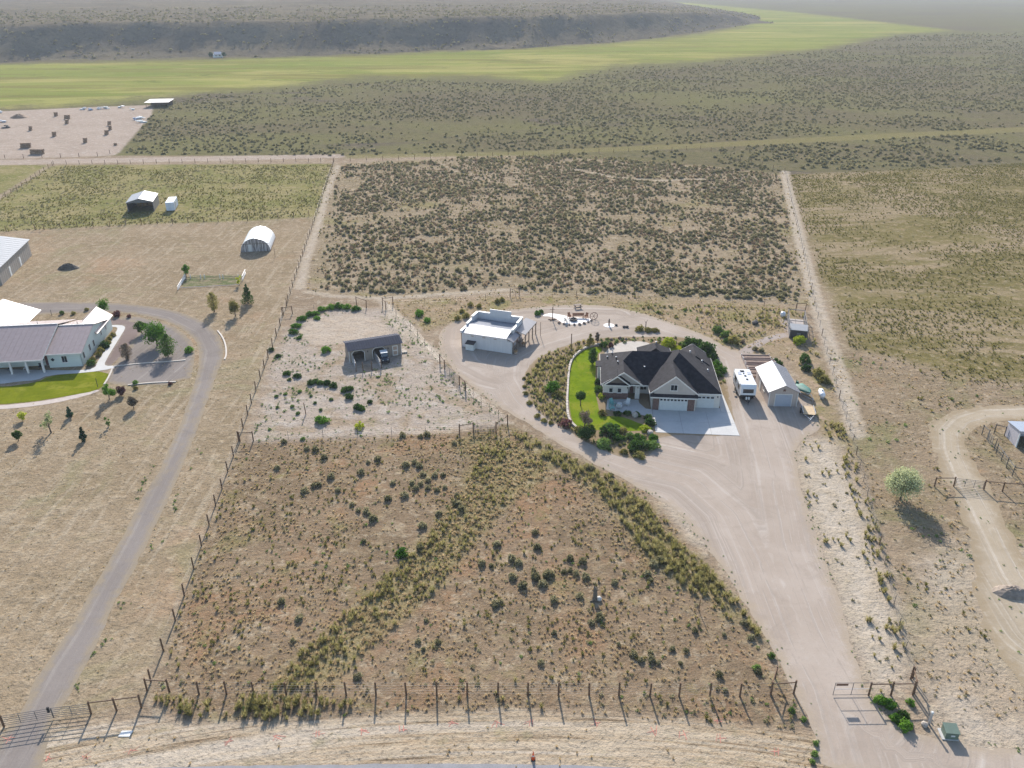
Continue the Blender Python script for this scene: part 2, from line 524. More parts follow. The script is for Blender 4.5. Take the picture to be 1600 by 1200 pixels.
    col = nt.mix(zone('verge', .8, .25), col, vg)
    gd = nt.mix(nt.ramp(nt.noise(nt.scalev(P, (.4, 1.2, 1)), .9, 3, .6), .42, .6), A(118, 126, 84), A(160, 146, 118))
    col = nt.mix(zone('garden', .3, .03), col, gd)
    # worn tracks
    tk = nt.mix(nt.ramp(nS, .4, .62), A(216, 202, 182), A(196, 180, 156))
    tka = nt.math('ADD', nt.attr('track'), nt.math('MULTIPLY', nt.math('SUBTRACT', nS, .5), 3.5))
    col = nt.mix(nt.math('MULTIPLY', nt.ramp(tka, -.6, .8), nt.ramp(nF, .3, .6, .55, .95)), col, tk)
    # golden bunch-grass belts: straw litter between the tufts
    bd = nt.mix(nt.ramp(nF, .4, .62), A(166, 152, 110), A(132, 124, 78))
    col = nt.mix(nt.math('MULTIPLY', zone('band', 1.2, .5), .75), col, bd)
    # grit: small dark and pale specks everywhere
    col = nt.mix(nt.ramp(nt.noise(P, 1.3, 5, .75), .5, .66, 0, .65), col, nt.mix(.5, col, (.05, .045, .03)))
    col = nt.mix(nt.ramp(nF, .53, .66, 0, .65), col, nt.mix(.55, col, (.03, .025, .018)))
    col = nt.mix(nt.ramp(nG, .55, .7, 0, .34), col, A(220, 206, 184))
    col = nt.mix(nt.math('MULTIPLY', nt.ramp(nt.noise(P, .7, 5, .8), .54, .64), nt.math('SUBTRACT', .5, nt.math('MULTIPLY', nt.ramp(nt.attr('farflat'), -1, 1), .5))), col, A(206, 190, 162))
    nt.l(col, b.inputs['Base Color'])
    b.inputs['Roughness'].default_value = .95
    b.inputs['Specular IOR Level'].default_value = 0.0
    h = nt.math('ADD', nt.math('MULTIPLY', nF, .25), nt.math('MULTIPLY', nS, .75))
    nt.l(nt.bump(h, .7, .6), b.inputs['Normal'])
    return m


ground.data.materials.append(ground_material())

# ------------------------------------------------------------------ sheets lying on the ground
def resample(pts, step, closed=True):
    out = []
    n = len(pts)
    for i in range(n if closed else n - 1):
        a = np.array(pts[i]); b = np.array(pts[(i + 1) % n])
        L = np.linalg.norm(b - a); k = max(1, int(L / step))
        for j in range(k): out.append(a + (b - a) * j / k)
    if not closed: out.append(np.array(pts[-1]))
    return np.array(out)


def smooth_poly(pts, it=2, closed=True):
    p = [np.array(q, float) for q in pts]
    for _ in range(it):
        q = []
        n = len(p)
        for i in range(n if closed else n - 1):
            a, b = p[i], p[(i + 1) % n]
            q += [a * .75 + b * .25, a * .25 + b * .75]
        if not closed: q = [p[0]] + q + [p[-1]]
        p = q
    return [tuple(q) for q in p]


def sheet(name, poly, z, mt, jit=.25, step=.6, grid=1.2, lines=None, kind='structure', rough=True, thick=None, parent=None, origin=(0, 0)):
    """a flat area with an uneven border, triangulated; carries 'edge' (metres from the border) and 'u' (offset from the nearest line)"""
    b = resample(poly, step)
    if jit:
        cx = fbm(b[:, 0] * .8, b[:, 1] * .8, 11) - .5; cy = fbm(b[:, 0] * .8, b[:, 1] * .8, 23) - .5
        b = b + np.stack([cx, cy], 1) * jit * 2.4
    x0, y0 = b.min(0); x1, y1 = b.max(0)
    gxx, gyy = np.meshgrid(np.arange(x0, x1, grid), np.arange(y0, y1, grid))
    gxx = gxx + (rng.random(gxx.shape) - .5) * grid * .3; gyy = gyy + (rng.random(gyy.shape) - .5) * grid * .3
    bl = [tuple(q) for q in b]
    k = sdf(gxx, gyy, bl) > grid * .35
    pin = np.stack([gxx[k], gyy[k]], 1)
    allp = np.concatenate([b, pin]) if len(pin) else b
    n = len(b)
    r = delaunay_2d_cdt([Vector(p) for p in allp], [(i, (i + 1) % n) for i in range(n)], [], 1, 1e-4)
    V = np.array([tuple(p) for p in r[0]])
    me = bpy.data.meshes.new(name)
    me.from_pydata([(p[0] - origin[0], p[1] - origin[1], z) for p in V], [], [tuple(f) for f in r[2]])
    bm = bmesh.new(); bm.from_mesh(me); bmesh.ops.recalc_face_normals(bm, faces=bm.faces)
    if sum(f.normal.z for f in bm.faces) < 0: bmesh.ops.reverse_faces(bm, faces=bm.faces)
    if thick:
        ge = bmesh.ops.extrude_face_region(bm, geom=list(bm.faces))
        for e in ge['geom']:
            if isinstance(e, bmesh.types.BMVert): e.co.z += thick
        bmesh.ops.recalc_face_normals(bm, faces=bm.faces)
    bm.to_mesh(me); bm.free()
    co = np.zeros(len(me.vertices) * 3); me.vertices.foreach_get('co', co); co = co.reshape(-1, 3)
    VX, VY = co[:, 0] + origin[0], co[:, 1] + origin[1]
    d, _ = seg_dist(VX, VY, bl, True)
    put_attr(me, 'edge', d)
    if lines:
        best = np.full(VX.shape, 1e9); u = np.zeros(VX.shape)
        for q, ln in enumerate(lines):
            dd, sd = seg_dist(VX, VY, ln, False)
            kk = dd < best; best = np.where(kk, dd, best); u = np.where(kk, dd * sd + 40 * q, u)
        put_attr(me, 'u', u)
    me.materials.append(mt)
    o = link(name, me, parent, (origin[0], origin[1], 0) if parent is None else (0, 0, 0))
    if kind: tag(o, kind=kind)
    return o


def gravel_material(name, c1, c2, c3, edgec, ruts=1.0, ew=1.6):
    m, nt, b = newmat(name)
    P = nt.pos()
    u = nt.attr('u'); e = nt.attr('edge')
    nM = nt.noise(P, .09, 4, .6, .4); nS = nt.noise(P, .8, 5, .7); nF = nt.noise(P, 5.0, 3, .7)
    col = nt.mix(nt.ramp(nM, .35, .65), c1, c2)
    cv = nt.n('ShaderNodeCombineXYZ'); nt.l(u, cv.inputs[0])
    nt.l(nt.math('MULTIPLY', nM, 1.2), cv.inputs[1])
    s1 = nt.noise(cv.outputs[0], 1.1, 4, .7)
    col = nt.mix(nt.math('MULTIPLY', nt.ramp(s1, .5, .66), .6 * ruts), col, c3)
    s2 = nt.noise(cv.outputs[0], 2.3, 2, .6)
    col = nt.mix(nt.math('MULTIPLY', nt.ramp(s2, .54, .64), .42 * ruts), col, tuple(q * .78 for q in c1))
    s3 = nt.noise(cv.outputs[0], .28, 2, .5)
    col = nt.mix(nt.math('MULTIPLY', nt.ramp(s3, .48, .62), .35 * ruts), col, tuple(q * .86 for q in c2))
    ed = nt.math('ADD', e, nt.math('MULTIPLY', nt.math('SUBTRACT', nS, .5), 2.6))
    col = nt.mix(nt.ramp(ed, 0, ew, 1, 0), col, edgec)
    col = nt.mix(nt.ramp(nS, .52, .72, 0, .25), col, c3)
    col = nt.mix(nt.ramp(nt.noise(P, .25, 5, .7, .8), .5, .68, 0, .45), col, tuple(q * .84 for q in c2))
    col = nt.mix(nt.ramp(nF, .55, .7, 0, .22), col, tuple(q * .6 for q in c1))
    nt.l(col, b.inputs['Base Color'])
    b.inputs['Roughness'].default_value = .95
    b.inputs['Specular IOR Level'].default_value = 0.0
    h = nt.math('ADD', nt.math('MULTIPLY', nF, .2), nt.math('ADD', nt.math('MULTIPLY', nS, .3), nt.math('MULTIPLY', s1, .6)))
    nt.l(nt.bump(h, .35, .25), b.inputs['Normal'])
    return m


M_gravel = gravel_material('pink_gravel', A(202, 187, 171), A(190, 174, 157), A(214, 202, 188), A(192, 175, 153), 1.5)
M_road = gravel_material('grey_road_gravel', A(162, 152, 143), A(154, 144, 135), A(182, 173, 162), A(172, 157, 134), 1.3, 1.3)
M_dirt = gravel_material('pale_dirt_track', A(202, 187, 164), A(190, 174, 148), A(226, 214, 196), A(176, 158, 130), 1.5, 1.9)
M_pathg = gravel_material('path_gravel', A(194, 181, 170), A(186, 172, 160), A(204, 192, 180), A(186, 168, 148), .3, .5)

DRIVE_PX = [(1290, 1215), (1268, 1130), (1247, 1088), (1222, 1040), (1190, 985), (1150, 920), (1112, 862), (1062, 802), (1010, 768), (960, 742), (910, 713), (870, 692), (835, 668), (805, 650), (775, 632), (745, 610), (712, 583), (690, 553), (684, 530), (692, 513), (714, 500), (745, 489), (790, 484), (830, 481), (870, 477), (920, 476), (965, 480), (1005, 490), (1045, 503), (1090, 519), (1112, 530), (1140, 545), (1160, 549), (1200, 556), (1225, 575), (1250, 602), (1268, 628), (1278, 655), (1284, 672), (1262, 681), (1244, 700), (1241, 720), (1262, 800), (1288, 870), (1308, 930), (1328, 1000), (1343, 1050), (1366, 1098), (1400, 1137), (1450, 1152), (1520, 1168), (1640, 1172), (1640, 1240)]
LOOP1 = GP([(1330, 1220), (1290, 1080), (1240, 980), (1200, 880), (1160, 800), (1090, 740), (1000, 720), (920, 690), (860, 660), (815, 625), (795, 590), (800, 560), (850, 535), (920, 515), (1000, 505), (1080, 525), (1140, 560), (1160, 620), (1190, 720), (1215, 860), (1270, 1000), (1330, 1110)])
LOOP2 = GP([(800, 600), (760, 590), (720, 570), (702, 540), (705, 512), (740, 496), (830, 490), (960, 492)])
sheet('driveway', smooth_poly(GP(DRIVE_PX), 1), .010, M_gravel, .3, .8, 1.2, [LOOP1, LOOP2])
sheet('coop_path', smooth_poly(GP([(1150, 552), (1165, 540), (1190, 528), (1215, 521), (1240, 519), (1240, 527), (1215, 530), (1195, 537), (1180, 548), (1172, 556)]), 1), .014, M_pathg, .15, .5, 1.0)
sheet('coop_path', GP([(1218, 500), (1232, 497), (1238, 524), (1228, 524)]), .018, M_pathg, .15, .5, 1.0)
RL = [(75, 490), (175, 487), (225, 492), (270, 505), (297, 522), (311, 540), (311, 572), (300, 615), (270, 690), (247, 740), (216, 788), (178, 864), (157, 900), (122, 960), (95, 1005), (60, 1052), (42, 1100), (-5, 1160), (-60, 1240)]
RR = [(60, 1240), (75, 1150), (87, 1117), (110, 1085), (135, 1035), (155, 1000), (177, 945), (205, 900), (282, 740), (310, 665), (335, 595), (350, 557), (347, 535), (335, 515), (307, 496), (262, 482), (212, 476), (150, 472), (50, 472), (-30, 474), (-200, 478), (-200, 530), (0, 498)]
RC = GP([(-200, 500), (60, 481), (150, 479), (220, 484), (268, 494), (316, 518), (330, 548), (322, 590), (292, 675), (265, 740), (182, 900), (140, 980), (98, 1045), (65, 1110), (0, 1220)])
sheet('farm_road', smooth_poly(GP(RL + RR), 1), .010, M_road, .2, .8, 1.0, [RC])
sheet('road', GP([(-400, 1260), (100, 1206), (300, 1198), (500, 1195), (700, 1193), (900, 1196), (1100, 1204), (1250, 1216), (1500, 1230), (1700, 1280), (1700, 1400), (-400, 1400)]), .012, mat('asphalt', A(158, 156, 156), .9, var=.1, scale=.8, bump=.3), .1, .8, 2.0)

TRK = GP([(1680, 642), (1600, 643), (1540, 645), (1503, 656), (1484, 676), (1486, 706), (1510, 760), (1545, 830), (1580, 900), (1640, 990)])
sheet('dirt_track', smooth_poly(GP([(1700, 633), (1600, 634), (1530, 633), (1484, 642), (1452, 660), (1452, 692), (1472, 738), (1500, 798), (1516, 840), (1520, 900), (1530, 960), (1570, 1040), (1640, 1120), (1760, 1100), (1640, 930), (1600, 870), (1568, 800), (1536, 745), (1512, 705), (1508, 684), (1524, 668), (1552, 659), (1600, 656), (1700, 656)]), 2), .008, M_dirt, .8, .7, 1.1, [TRK])

#PART3
# ------------------------------------------------------------------ bluff beyond the meadow
def bluff():
    base = GE([(-900, 122), (-300, 108), (0, 99), (230, 94), (350, 91), (600, 84), (800, 75), (950, 67), (1030, 59), (1100, 51), (1150, 43), (1178, 37)])
    bx = np.array([p[0] for p in base]); by = np.array([p[1] for p in base])
    xs = np.concatenate([np.arange(-2600, -900, 22.0), np.arange(-900, 470, 5.0)])
    yb = np.interp(xs, bx, by)
    ts = np.concatenate([np.arange(-25, 190, 4.5), 190 + np.cumsum(5 * 1.07 ** np.arange(62))])
    X, T = np.meshgrid(xs, ts)
    Y = yb[None] + T
    gul = fbm(X / 70, Y / 400 + .3, 5, 3) - .5
    te = T + gul * 95 + (fbm(X / 18, Y / 60, 9, 2) - .5) * 26
    k1 = np.clip(te / 42, 0, 1); k1 = k1 * k1 * (3 - 2 * k1)
    k2 = np.clip((te - 26) / 62, 0, 1); k2 = k2 * k2 * (3 - 2 * k2)
    h = 5.0 * k1 + 17.5 * k2 + np.clip(te - 90, 0, 5000) * .0035
    h = h * (.78 + .44 * fbm(X / 260, Y / 900, 52, 2)) + (fbm(X / 22, Y / 30, 31, 3) - .5) * 3.0 * k1
    h = h + np.clip((T - 300) / 900, 0, 1) * (fbm(X / 300, Y / 300, 41, 3) - .5) * 16
    nose = np.clip((385 + (fbm(Y / 90, X * 0, 3) - .5) * 60 - X) / 230, 0, 1); nose = nose ** .6
    h = h * nose - .6 * (1 - np.clip(h * nose, 0, 1))
    h = np.where(T < -10, -.8, h)
    n1, n2 = len(xs), len(ts)
    I = (np.arange(n2 - 1)[:, None] * n1 + np.arange(n1 - 1)[None]).ravel()
    me = bpy.data.meshes.new('bluff')
    me.from_pydata(np.stack([X.ravel(), Y.ravel(), h.ravel()], 1).tolist(), [], np.stack([I, I + 1, I + n1 + 1, I + n1], 1).tolist())
    me.polygons.foreach_set('use_smooth', [True] * len(me.polygons))
    m, nt, b = newmat('bluff_slope')
    P = nt.pos()
    nB = nt.noise(P, .02, 5, .65, .4); nC = nt.noise(P, .16, 5, .75); nD = nt.noise(P, .5, 4, .7)
    col = nt.mix(nt.ramp(nB, .38, .62), A(122, 112, 94), A(138, 127, 104))
    col = nt.mix(nt.ramp(nt.noise(nt.scalev(P, (.3, 1, 1)), .03, 5, .7, .5), .5, .66, 0, .8), col, A(150, 136, 112))
    col = nt.mix(nt.ramp(nC, .5, .64, 0, .6), col, A(94, 92, 74))
    col = nt.mix(nt.ramp(nD, .56, .66, 0, .6), col, A(92, 88, 70))
    nt.l(col, b.inputs['Base Color']); b.inputs['Roughness'].default_value = .95; b.inputs['Specular IOR Level'].default_value = 0.0
    nt.l(nt.bump(nC, .8, 2.0), b.inputs['Normal'])
    me.materials.append(m)
    tag(link('bluff', me), kind='structure')
    # places for brush on the slope and the rim of the plateau
    r = np.random.default_rng(90)
    ii = r.integers(0, h.size, 26000)
    xx, yy, hh, tt = X.ravel()[ii], Y.ravel()[ii], h.ravel()[ii], T.ravel()[ii]
    k = (xx > -800) & (tt > -8) & (tt < 420) & (hh > -.2) & (r.random(len(ii)) < np.clip((fbm(xx / 30, yy / 30, 91) - .3) / .3, .05, 1))
    return np.stack([xx[k] + r.normal(size=k.sum()) * 2, yy[k] + r.normal(size=k.sum()) * 2, hh[k] - .1], 1), m


BRUSH, M_BLUFF = bluff()


def hills(m):
    # low hills on the skyline
    xs = np.linspace(-3500, 6000, 180); ys = np.linspace(3300, 9000, 40)
    X, Y = np.meshgrid(xs, ys)
    t = np.clip((Y - 3300) / 2500, 0, 1)
    h = -1 + 70 * t * t * (3 - 2 * t) * (0.25 + 1.1 * fbm(X / 700, Y / 900, 77, 4))
    I = (np.arange(39)[:, None] * 180 + np.arange(179)[None]).ravel()
    me = bpy.data.meshes.new('hills')
    me.from_pydata(np.stack([X.ravel(), Y.ravel(), h.ravel()], 1).tolist(), [], np.stack([I, I + 1, I + 181, I + 180], 1).tolist())
    me.polygons.foreach_set('use_smooth', [True] * len(me.polygons))
    me.materials.append(m)
    tag(link('hills', me), kind='structure')


hills(M_BLUFF)

# ------------------------------------------------------------------ yards: lawns, concrete, planting beds
def lawn_material(name, c1, c2):
    m, nt, b = newmat(name)
    P = nt.pos()
    nS = nt.noise(P, .35, 4, .6); nF = nt.noise(P, 6.0, 3, .75)
    col = nt.mix(nt.ramp(nS, .35, .65), c1, c2)
    col = nt.mix(nt.ramp(nF, .45, .7, 0, .5), col, tuple(q * .55 for q in c1))
    col = nt.mix(nt.ramp(nt.noise(P, .18, 4, .7, .5), .48, .66, 0, .75), col, A(158, 156, 66))
    col = nt.mix(nt.ramp(nt.noise(P, 1.1, 4, .7), .52, .68, 0, .5), col, tuple(q * .6 for q in c2))
    nt.l(col, b.inputs['Base Color']); b.inputs['Roughness'].default_value = .8; b.inputs['Specular IOR Level'].default_value = 0.0
    nt.l(nt.bump(nF, .5, .06), b.inputs['Normal'])
    return m


M_lawn = lawn_material('lawn_green', A(138, 156, 44), A(116, 140, 36))
M_lawn2 = lawn_material('lawn_yellow_green', A(138, 144, 42), A(120, 130, 34))
M_conc = mat('concrete', A(214, 212, 206), .85, var=.05, scale=.5, bump=.1)
M_concd = mat('joint_concrete', A(150, 146, 140), .9, var=.05)
M_bed = gravel_material('bed_soil', A(168, 148, 120), A(156, 138, 108), A(184, 166, 136), A(176, 158, 132), .2, .6)
M_rock = mat('pale_rock', A(196, 184, 168), .9, var=.18, scale=3, bump=.5, bscale=6)
M_greyrockbed = gravel_material('mauve_rock_mulch', A(156, 140, 132), A(146, 130, 122), A(172, 158, 150), A(168, 154, 140), .1, .4)

z7 = lambda x, y: (860 + x / 5.3333, 500 + y / 5.3333)
ISLAND = [(818, 602), (820, 585), (828, 570), (845, 556), (870, 545), (905, 533), (940, 528), (985, 526), (1040, 526), (1085, 529), (1105, 542), (1118, 556), (1130, 580), (1136, 605), (1150, 668), (1150, 682), (1026, 679), (1027, 700), (1012, 713), (990, 717), (960, 712), (930, 699), (900, 681), (870, 664), (843, 645), (826, 624)]
sheet('planting_bed', smooth_poly(GP(ISLAND), 1), .022, M_bed, .25, .5, 1.0)
LAWN = [z7(*p) for p in [(165, 400), (180, 350), (215, 295), (280, 250), (360, 225), (420, 225), (440, 245), (390, 290), (375, 400), (378, 600), (395, 720), (425, 805), (540, 800), (640, 820), (740, 860), (885, 915), (760, 925), (560, 930), (370, 915), (235, 900), (175, 830), (155, 700), (152, 560)]]
sheet('lawn', smooth_poly(GP(LAWN), 1), .034, M_lawn, .08, .4, .8)
sheet('lawn', smooth_poly(GP([z7(*p) for p in [(985, 250), (1000, 225), (1060, 208), (1130, 218), (1175, 245), (1175, 275), (1040, 275)]]), 1), .034, M_lawn2, .08, .4, .8)
# concrete forecourt as separate slabs, walk and terraces
HO = Vector((*G(920 + 650 / 6.6667, 520 + 800 / 6.6667), 0)); HR = math.radians(-4.7)
def H2(x, y):
    return (HO.x + x * math.cos(HR) - y * math.sin(HR), HO.y + x * math.sin(HR) + y * math.cos(HR))


fc = tag(MB().add([(*H2(x, y), .036) for x, y in [(0.2, -7.3), (12.95, -7.4), (12.4, 6.2), (11.2, 6.2), (11.2, 1.2), (7, 1.2), (7, 0), (-.3, 0)]], [tuple(range(8))]).build('forecourt', M_concd), kind='structure')
xe = [0.15, 4.4, 8.7, 12.9]; ye = [-7.35, -3.7, -.02]
for i in range(3):
    for j in range(2):
        q = [(xe[i] + .02, ye[j] + .02), (xe[i + 1] - .02, ye[j] + .02), (xe[i + 1] - .02, ye[j + 1] - .02), (xe[i] + .02, ye[j + 1] - .02)]
        q = [(x - .03 * (y + 7.4) if x > 12 else x, y) for x, y in q]
        MB().slab([(*H2(x, y), .055) for x, y in q], (0, 0, -.05)).build('slab', M_conc, fc)
for q in ([(7.05, 0), (11.15, 0), (11.15, 1.3), (7.05, 1.3)], [(11.2, 0.02), (12.65, 0.02), (12.35, 6.2), (11.2, 6.2)]):
    MB().slab([(*H2(x, y), .055) for x, y in q], (0, 0, -.05)).build('slab', M_conc, fc)
sheet('patio', [H2(x, y) for x, y in [(-7.0, 2.9), (-7.3, -.6), (-4.4, -1.6), (-1.8, -1.9), (-.2, -2.6), (.1, -2.6), (.1, -.05), (-.9, .2), (-1.8, 2.0), (-1.9, 3.2), (-3.4, 3.2)]], .060, M_conc, .02, .5, 1.0)
sheet('terrace', smooth_poly(GP([z7(*p) for p in [(440, 290), (500, 225), (560, 195), (640, 178), (790, 180), (855, 215), (960, 240), (960, 330), (440, 330)]]), 1), .045, mat('weathered_concrete', A(196, 186, 172), .9, var=.08, scale=.4, bump=.1), .03, .5, 1.0)
# low stone edging round the lawn
edge_px = [z7(*p) for p in [(440, 205), (360, 215), (290, 235), (225, 280), (185, 325), (165, 370), (152, 440), (145, 560), (138, 680), (142, 780), (160, 845), (190, 880), (220, 905)]]
em = MB()
ep = resample(smooth_poly(GP(edge_px), 2, False), .42, False)
for i in range(len(ep) - 1):
    a, b_ = ep[i], ep[i + 1]
    em.box(((a[0] + b_[0]) / 2, (a[1] + b_[1]) / 2, .16), (np.linalg.norm(b_ - a) * .94, .34 + .06 * random.random(), .34 + .07 * random.random()), math.atan2(b_[1] - a[1], b_[0] - a[0]) + random.uniform(-.06, .06), 0, .9)
tag(em.build('stone_edging', mat('edging_stone', A(214, 202, 186), .9, var=.15, scale=2.5)), 'low pale stone edging curving round the green lawn', 'edging')
# neighbour's yard on the left
zA = lambda x, y: (x / 6.6667, 440 + y / 6.6667)
sheet('lawn', smooth_poly(GP([(-200, 600), (0, 606), (60, 597), (75, 588), (100, 585), (171, 579), (165, 600), (150, 611), (110, 618), (50, 628), (0, 632), (-200, 640)]), 1), .024, M_lawn2, .08, .5, 1.0)
sheet('path', smooth_poly(GP([(-200, 643), (0, 634), (60, 628), (110, 619), (150, 609), (158, 611), (110, 625), (60, 634), (0, 640), (-200, 650)]), 1), .018, mat('pinkish_path', A(206, 190, 176), .9, var=.08), .08, .5, 1.0)
sheet('walkway', smooth_poly(GP([zA(*p) for p in [(1140, 455), (1260, 452), (1305, 470), (1300, 500), (1250, 580), (1090, 840), (1095, 880), (1200, 875), (1190, 905), (900, 950), (500, 975), (380, 1030), (200, 1040), (0, 1070), (-600, 1080), (-600, 900), (520, 925), (900, 925), (1000, 890), (1000, 860), (1060, 770), (1220, 510), (1225, 475), (1140, 470)]]), 1), .030, M_conc, .02, .4, 1.0)
sheet('rock_mulch', smooth_poly(GP([zA(*p) for p in [(1150, 370), (1400, 420), (1480, 470), (1440, 560), (1180, 870), (1095, 870), (1090, 840), (1305, 500), (1280, 450), (1140, 450)]]), 1), .020, M_greyrockbed, .15, .5, 1.0)
sheet('gravel_yard', smooth_poly(GP([(178, 498), (205, 492), (262, 505), (300, 530), (306, 560), (296, 600), (160, 603), (172, 579), (178, 570), (215, 525), (220, 505)]), 1), .014, M_road, .2, .6, 1.2, [GP([(200, 600), (300, 520)])])
km = mat('pale_kerb', A(222, 210, 194), .9, var=.06)
def kerb(px, label, w=.28, h=.12, z=.02):
    p = resample(smooth_poly(GP(px), 2, False), .8, False)
    mb = MB()
    for i in range(len(p) - 1):
        a, b_ = p[i], p[i + 1]
        mb.box(((a[0] + b_[0]) / 2, (a[1] + b_[1]) / 2, z + h / 2), (np.linalg.norm(b_ - a) * 1.0, w, h), math.atan2(b_[1] - a[1], b_[0] - a[0]))
    return tag(mb.build('kerb', km), label, 'kerb')
kerb([(178, 573), (220, 568), (270, 565), (290, 563)], 'thin pale kerb crossing the gravel yard beside the white house')
kerb([(176, 576), (170, 590), (163, 601)], 'thin pale kerb along the end of the neighbour lawn')
kerb([(200, 602), (240, 598), (275, 597)], 'thin pale kerb along the lower edge of the gravel yard')
kerb([(340, 517), (348, 527), (353, 540), (354, 555), (351, 562)], 'thin pale curved kerb on the outer bend of the farm road')

#PART4
KA = .68
KS = 1.0
# ------------------------------------------------------------------ shared building pieces
M_white = mat('white_paint', A(228, 228, 222, .70), .6, var=.04)
M_cream = mat('cream_siding', A(222, 214, 202, .70), .75, var=.05, bump=.15, bscale=30, stretch=(.1, .1, 4))
M_trim = mat('white_trim', A(232, 226, 216, .70), .6, var=.03)
M_shingle = mat('charcoal_shingle', (.021, .020, .023), .9, var=.34, scale=1.4, bump=.8, bscale=11, spec=.12)
M_brick = mat('brown_brick', (.13, .075, .06), .9, var=.3, scale=6, bump=.4)
M_glass, _nt, _b = newmat('window_glass')
_b.inputs['Base Color'].default_value = (.015, .02, .025, 1); _b.inputs['Roughness'].default_value = .08; _b.inputs['Specular IOR Level'].default_value = .8
M_dark = mat('dark_interior', (.012, .011, .010), .9, var=.2)
M_black = mat('black_rubber', (.018, .018, .018), .85, var=.1)
M_steel = mat('galvanised_steel', (.42, .43, .44), .45, .6, var=.1)
M_doorp = mat('pale_door_paint', A(214, 216, 212, .70), .55, var=.03)
M_wood = mat('weathered_wood', A(128, 112, 98), .9, var=.2, scale=4, bump=.3)
M_post = mat('brown_post_wood', A(118, 90, 66), .9, var=.25, scale=6, bump=.3)
M_lumber = mat('new_lumber', A(206, 180, 140), .8, var=.1, scale=3)
M_red = mat('dark_red_wood', (.12, .045, .035), .7, var=.2)


def window(parent, c, w, h, face='-y', trim=None, m_tr=None, bars=1):
    """window as a part: frame on the wall, pane and sill as sub-parts. c = centre on the wall face"""
    x, y, z = c
    t = .07
    fr = MB()
    for a0, a1, b0, b1 in ((-w / 2 - t, w / 2 + t, h / 2, h / 2 + t), (-w / 2 - t, w / 2 + t, -h / 2 - t, -h / 2), (-w / 2 - t, -w / 2, -h / 2, h / 2), (w / 2, w / 2 + t, -h / 2, h / 2)):
        fr.b2(a0, a1, -.06, .02, b0, b1)
    for k in range(bars):
        xx = -w / 2 + w * (k + 1) / (bars + 1)
        fr.b2(xx - .02, xx + .02, -.045, .0, -h / 2, h / 2)
    rz = {'-y': 0, '+x': math.pi / 2, '-x': -math.pi / 2, '+y': math.pi}[face]
    o = fr.build('window', m_tr or M_trim, parent, (x, y, z), rz)
    MB().b2(-w / 2, w / 2, -.025, .015, -h / 2, h / 2).build('pane', M_glass, o)
    MB().b2(-w / 2 - .12, w / 2 + .12, -.10, .0, -h / 2 - t - .06, -h / 2 - t - .003).build('sill', m_tr or M_trim, o)
    return o


def garage_door(parent, x0, x1, y, h, ncol, nrow=4, lights=True, m=None, name='garage_door'):
    """sectional door: leaf with separate raised panels and a top row of small lights"""
    m = m or M_doorp
    o = MB().b2(x0, x1, y, y + .06, .03, h).build(name, m, parent)
    cw = (x1 - x0) / ncol; rh = h / nrow
    for j in range(nrow):
        for i in range(ncol):
            a = x0 + i * cw
            top = j == nrow - 1
            if top and lights:
                MB().b2(a + .1, a + cw - .1, y - .02, y + .03, j * rh + .13, j * rh + rh - .12).build('pane', M_glass, o)
            else:
                MB().b2(a + .07, a + cw - .07, y - .025, y + .03, j * rh + .09, j * rh + rh - .06).build('panel', m, o)
    return o


def gable_roof(name, x0, x1, y0, y1, ze, zr, mt, parent, axis='y', th=.14, xr=None, fascia=None, ze2=None, ends=(1, 1), gut=(1, 1), gy=None):
    """two slope slabs meeting at the ridge; axis = direction of the ridge"""
    xr = (x0 + x1) / 2 if xr is None else xr
    ze2 = ze if ze2 is None else ze2
    f = (lambda a, b, c: (a, b, c)) if axis == 'y' else (lambda a, b, c: (b, a, c))
    mb = MB()
    mb.slab([f(x0, y0, ze), f(xr, y0, zr), f(xr, y1, zr), f(x0, y1, ze)], (0, 0, -th))
    mb.slab([f(xr, y0, zr), f(x1, y0, ze2), f(x1, y1, ze2), f(xr, y1, zr)], (0, 0, -th))
    o = mb.build(name, mt, parent)
    if fascia:
        for ya, yb in ([(y0 - .03, y0)] if ends[0] else []) + ([(y1, y1 + .03)] if ends[1] else []):
            for xa, za, xb, zb in ((x0, ze, xr, zr), (xr, zr, x1, ze2)):
                MB().slab([f(xa, ya, za + .03), f(xb, ya, zb + .03), f(xb, yb, zb + .03), f(xa, yb, za + .03)], (0, 0, -th - .10)).build('fascia', fascia, o)
        y1 = y1 if gy is None else gy
        for xa, xb, z in ([(x0 - .04, x0, ze)] if gut[0] else []) + ([(x1, x1 + .04, ze2)] if gut[1] else []):
            MB().slab([f(xa, y0, z + .02), f(xb, y0, z + .02), f(xb, y1, z + .02), f(xa, y1, z + .02)], (0, 0, -th - .08)).build('gutter', fascia, o)
    return o


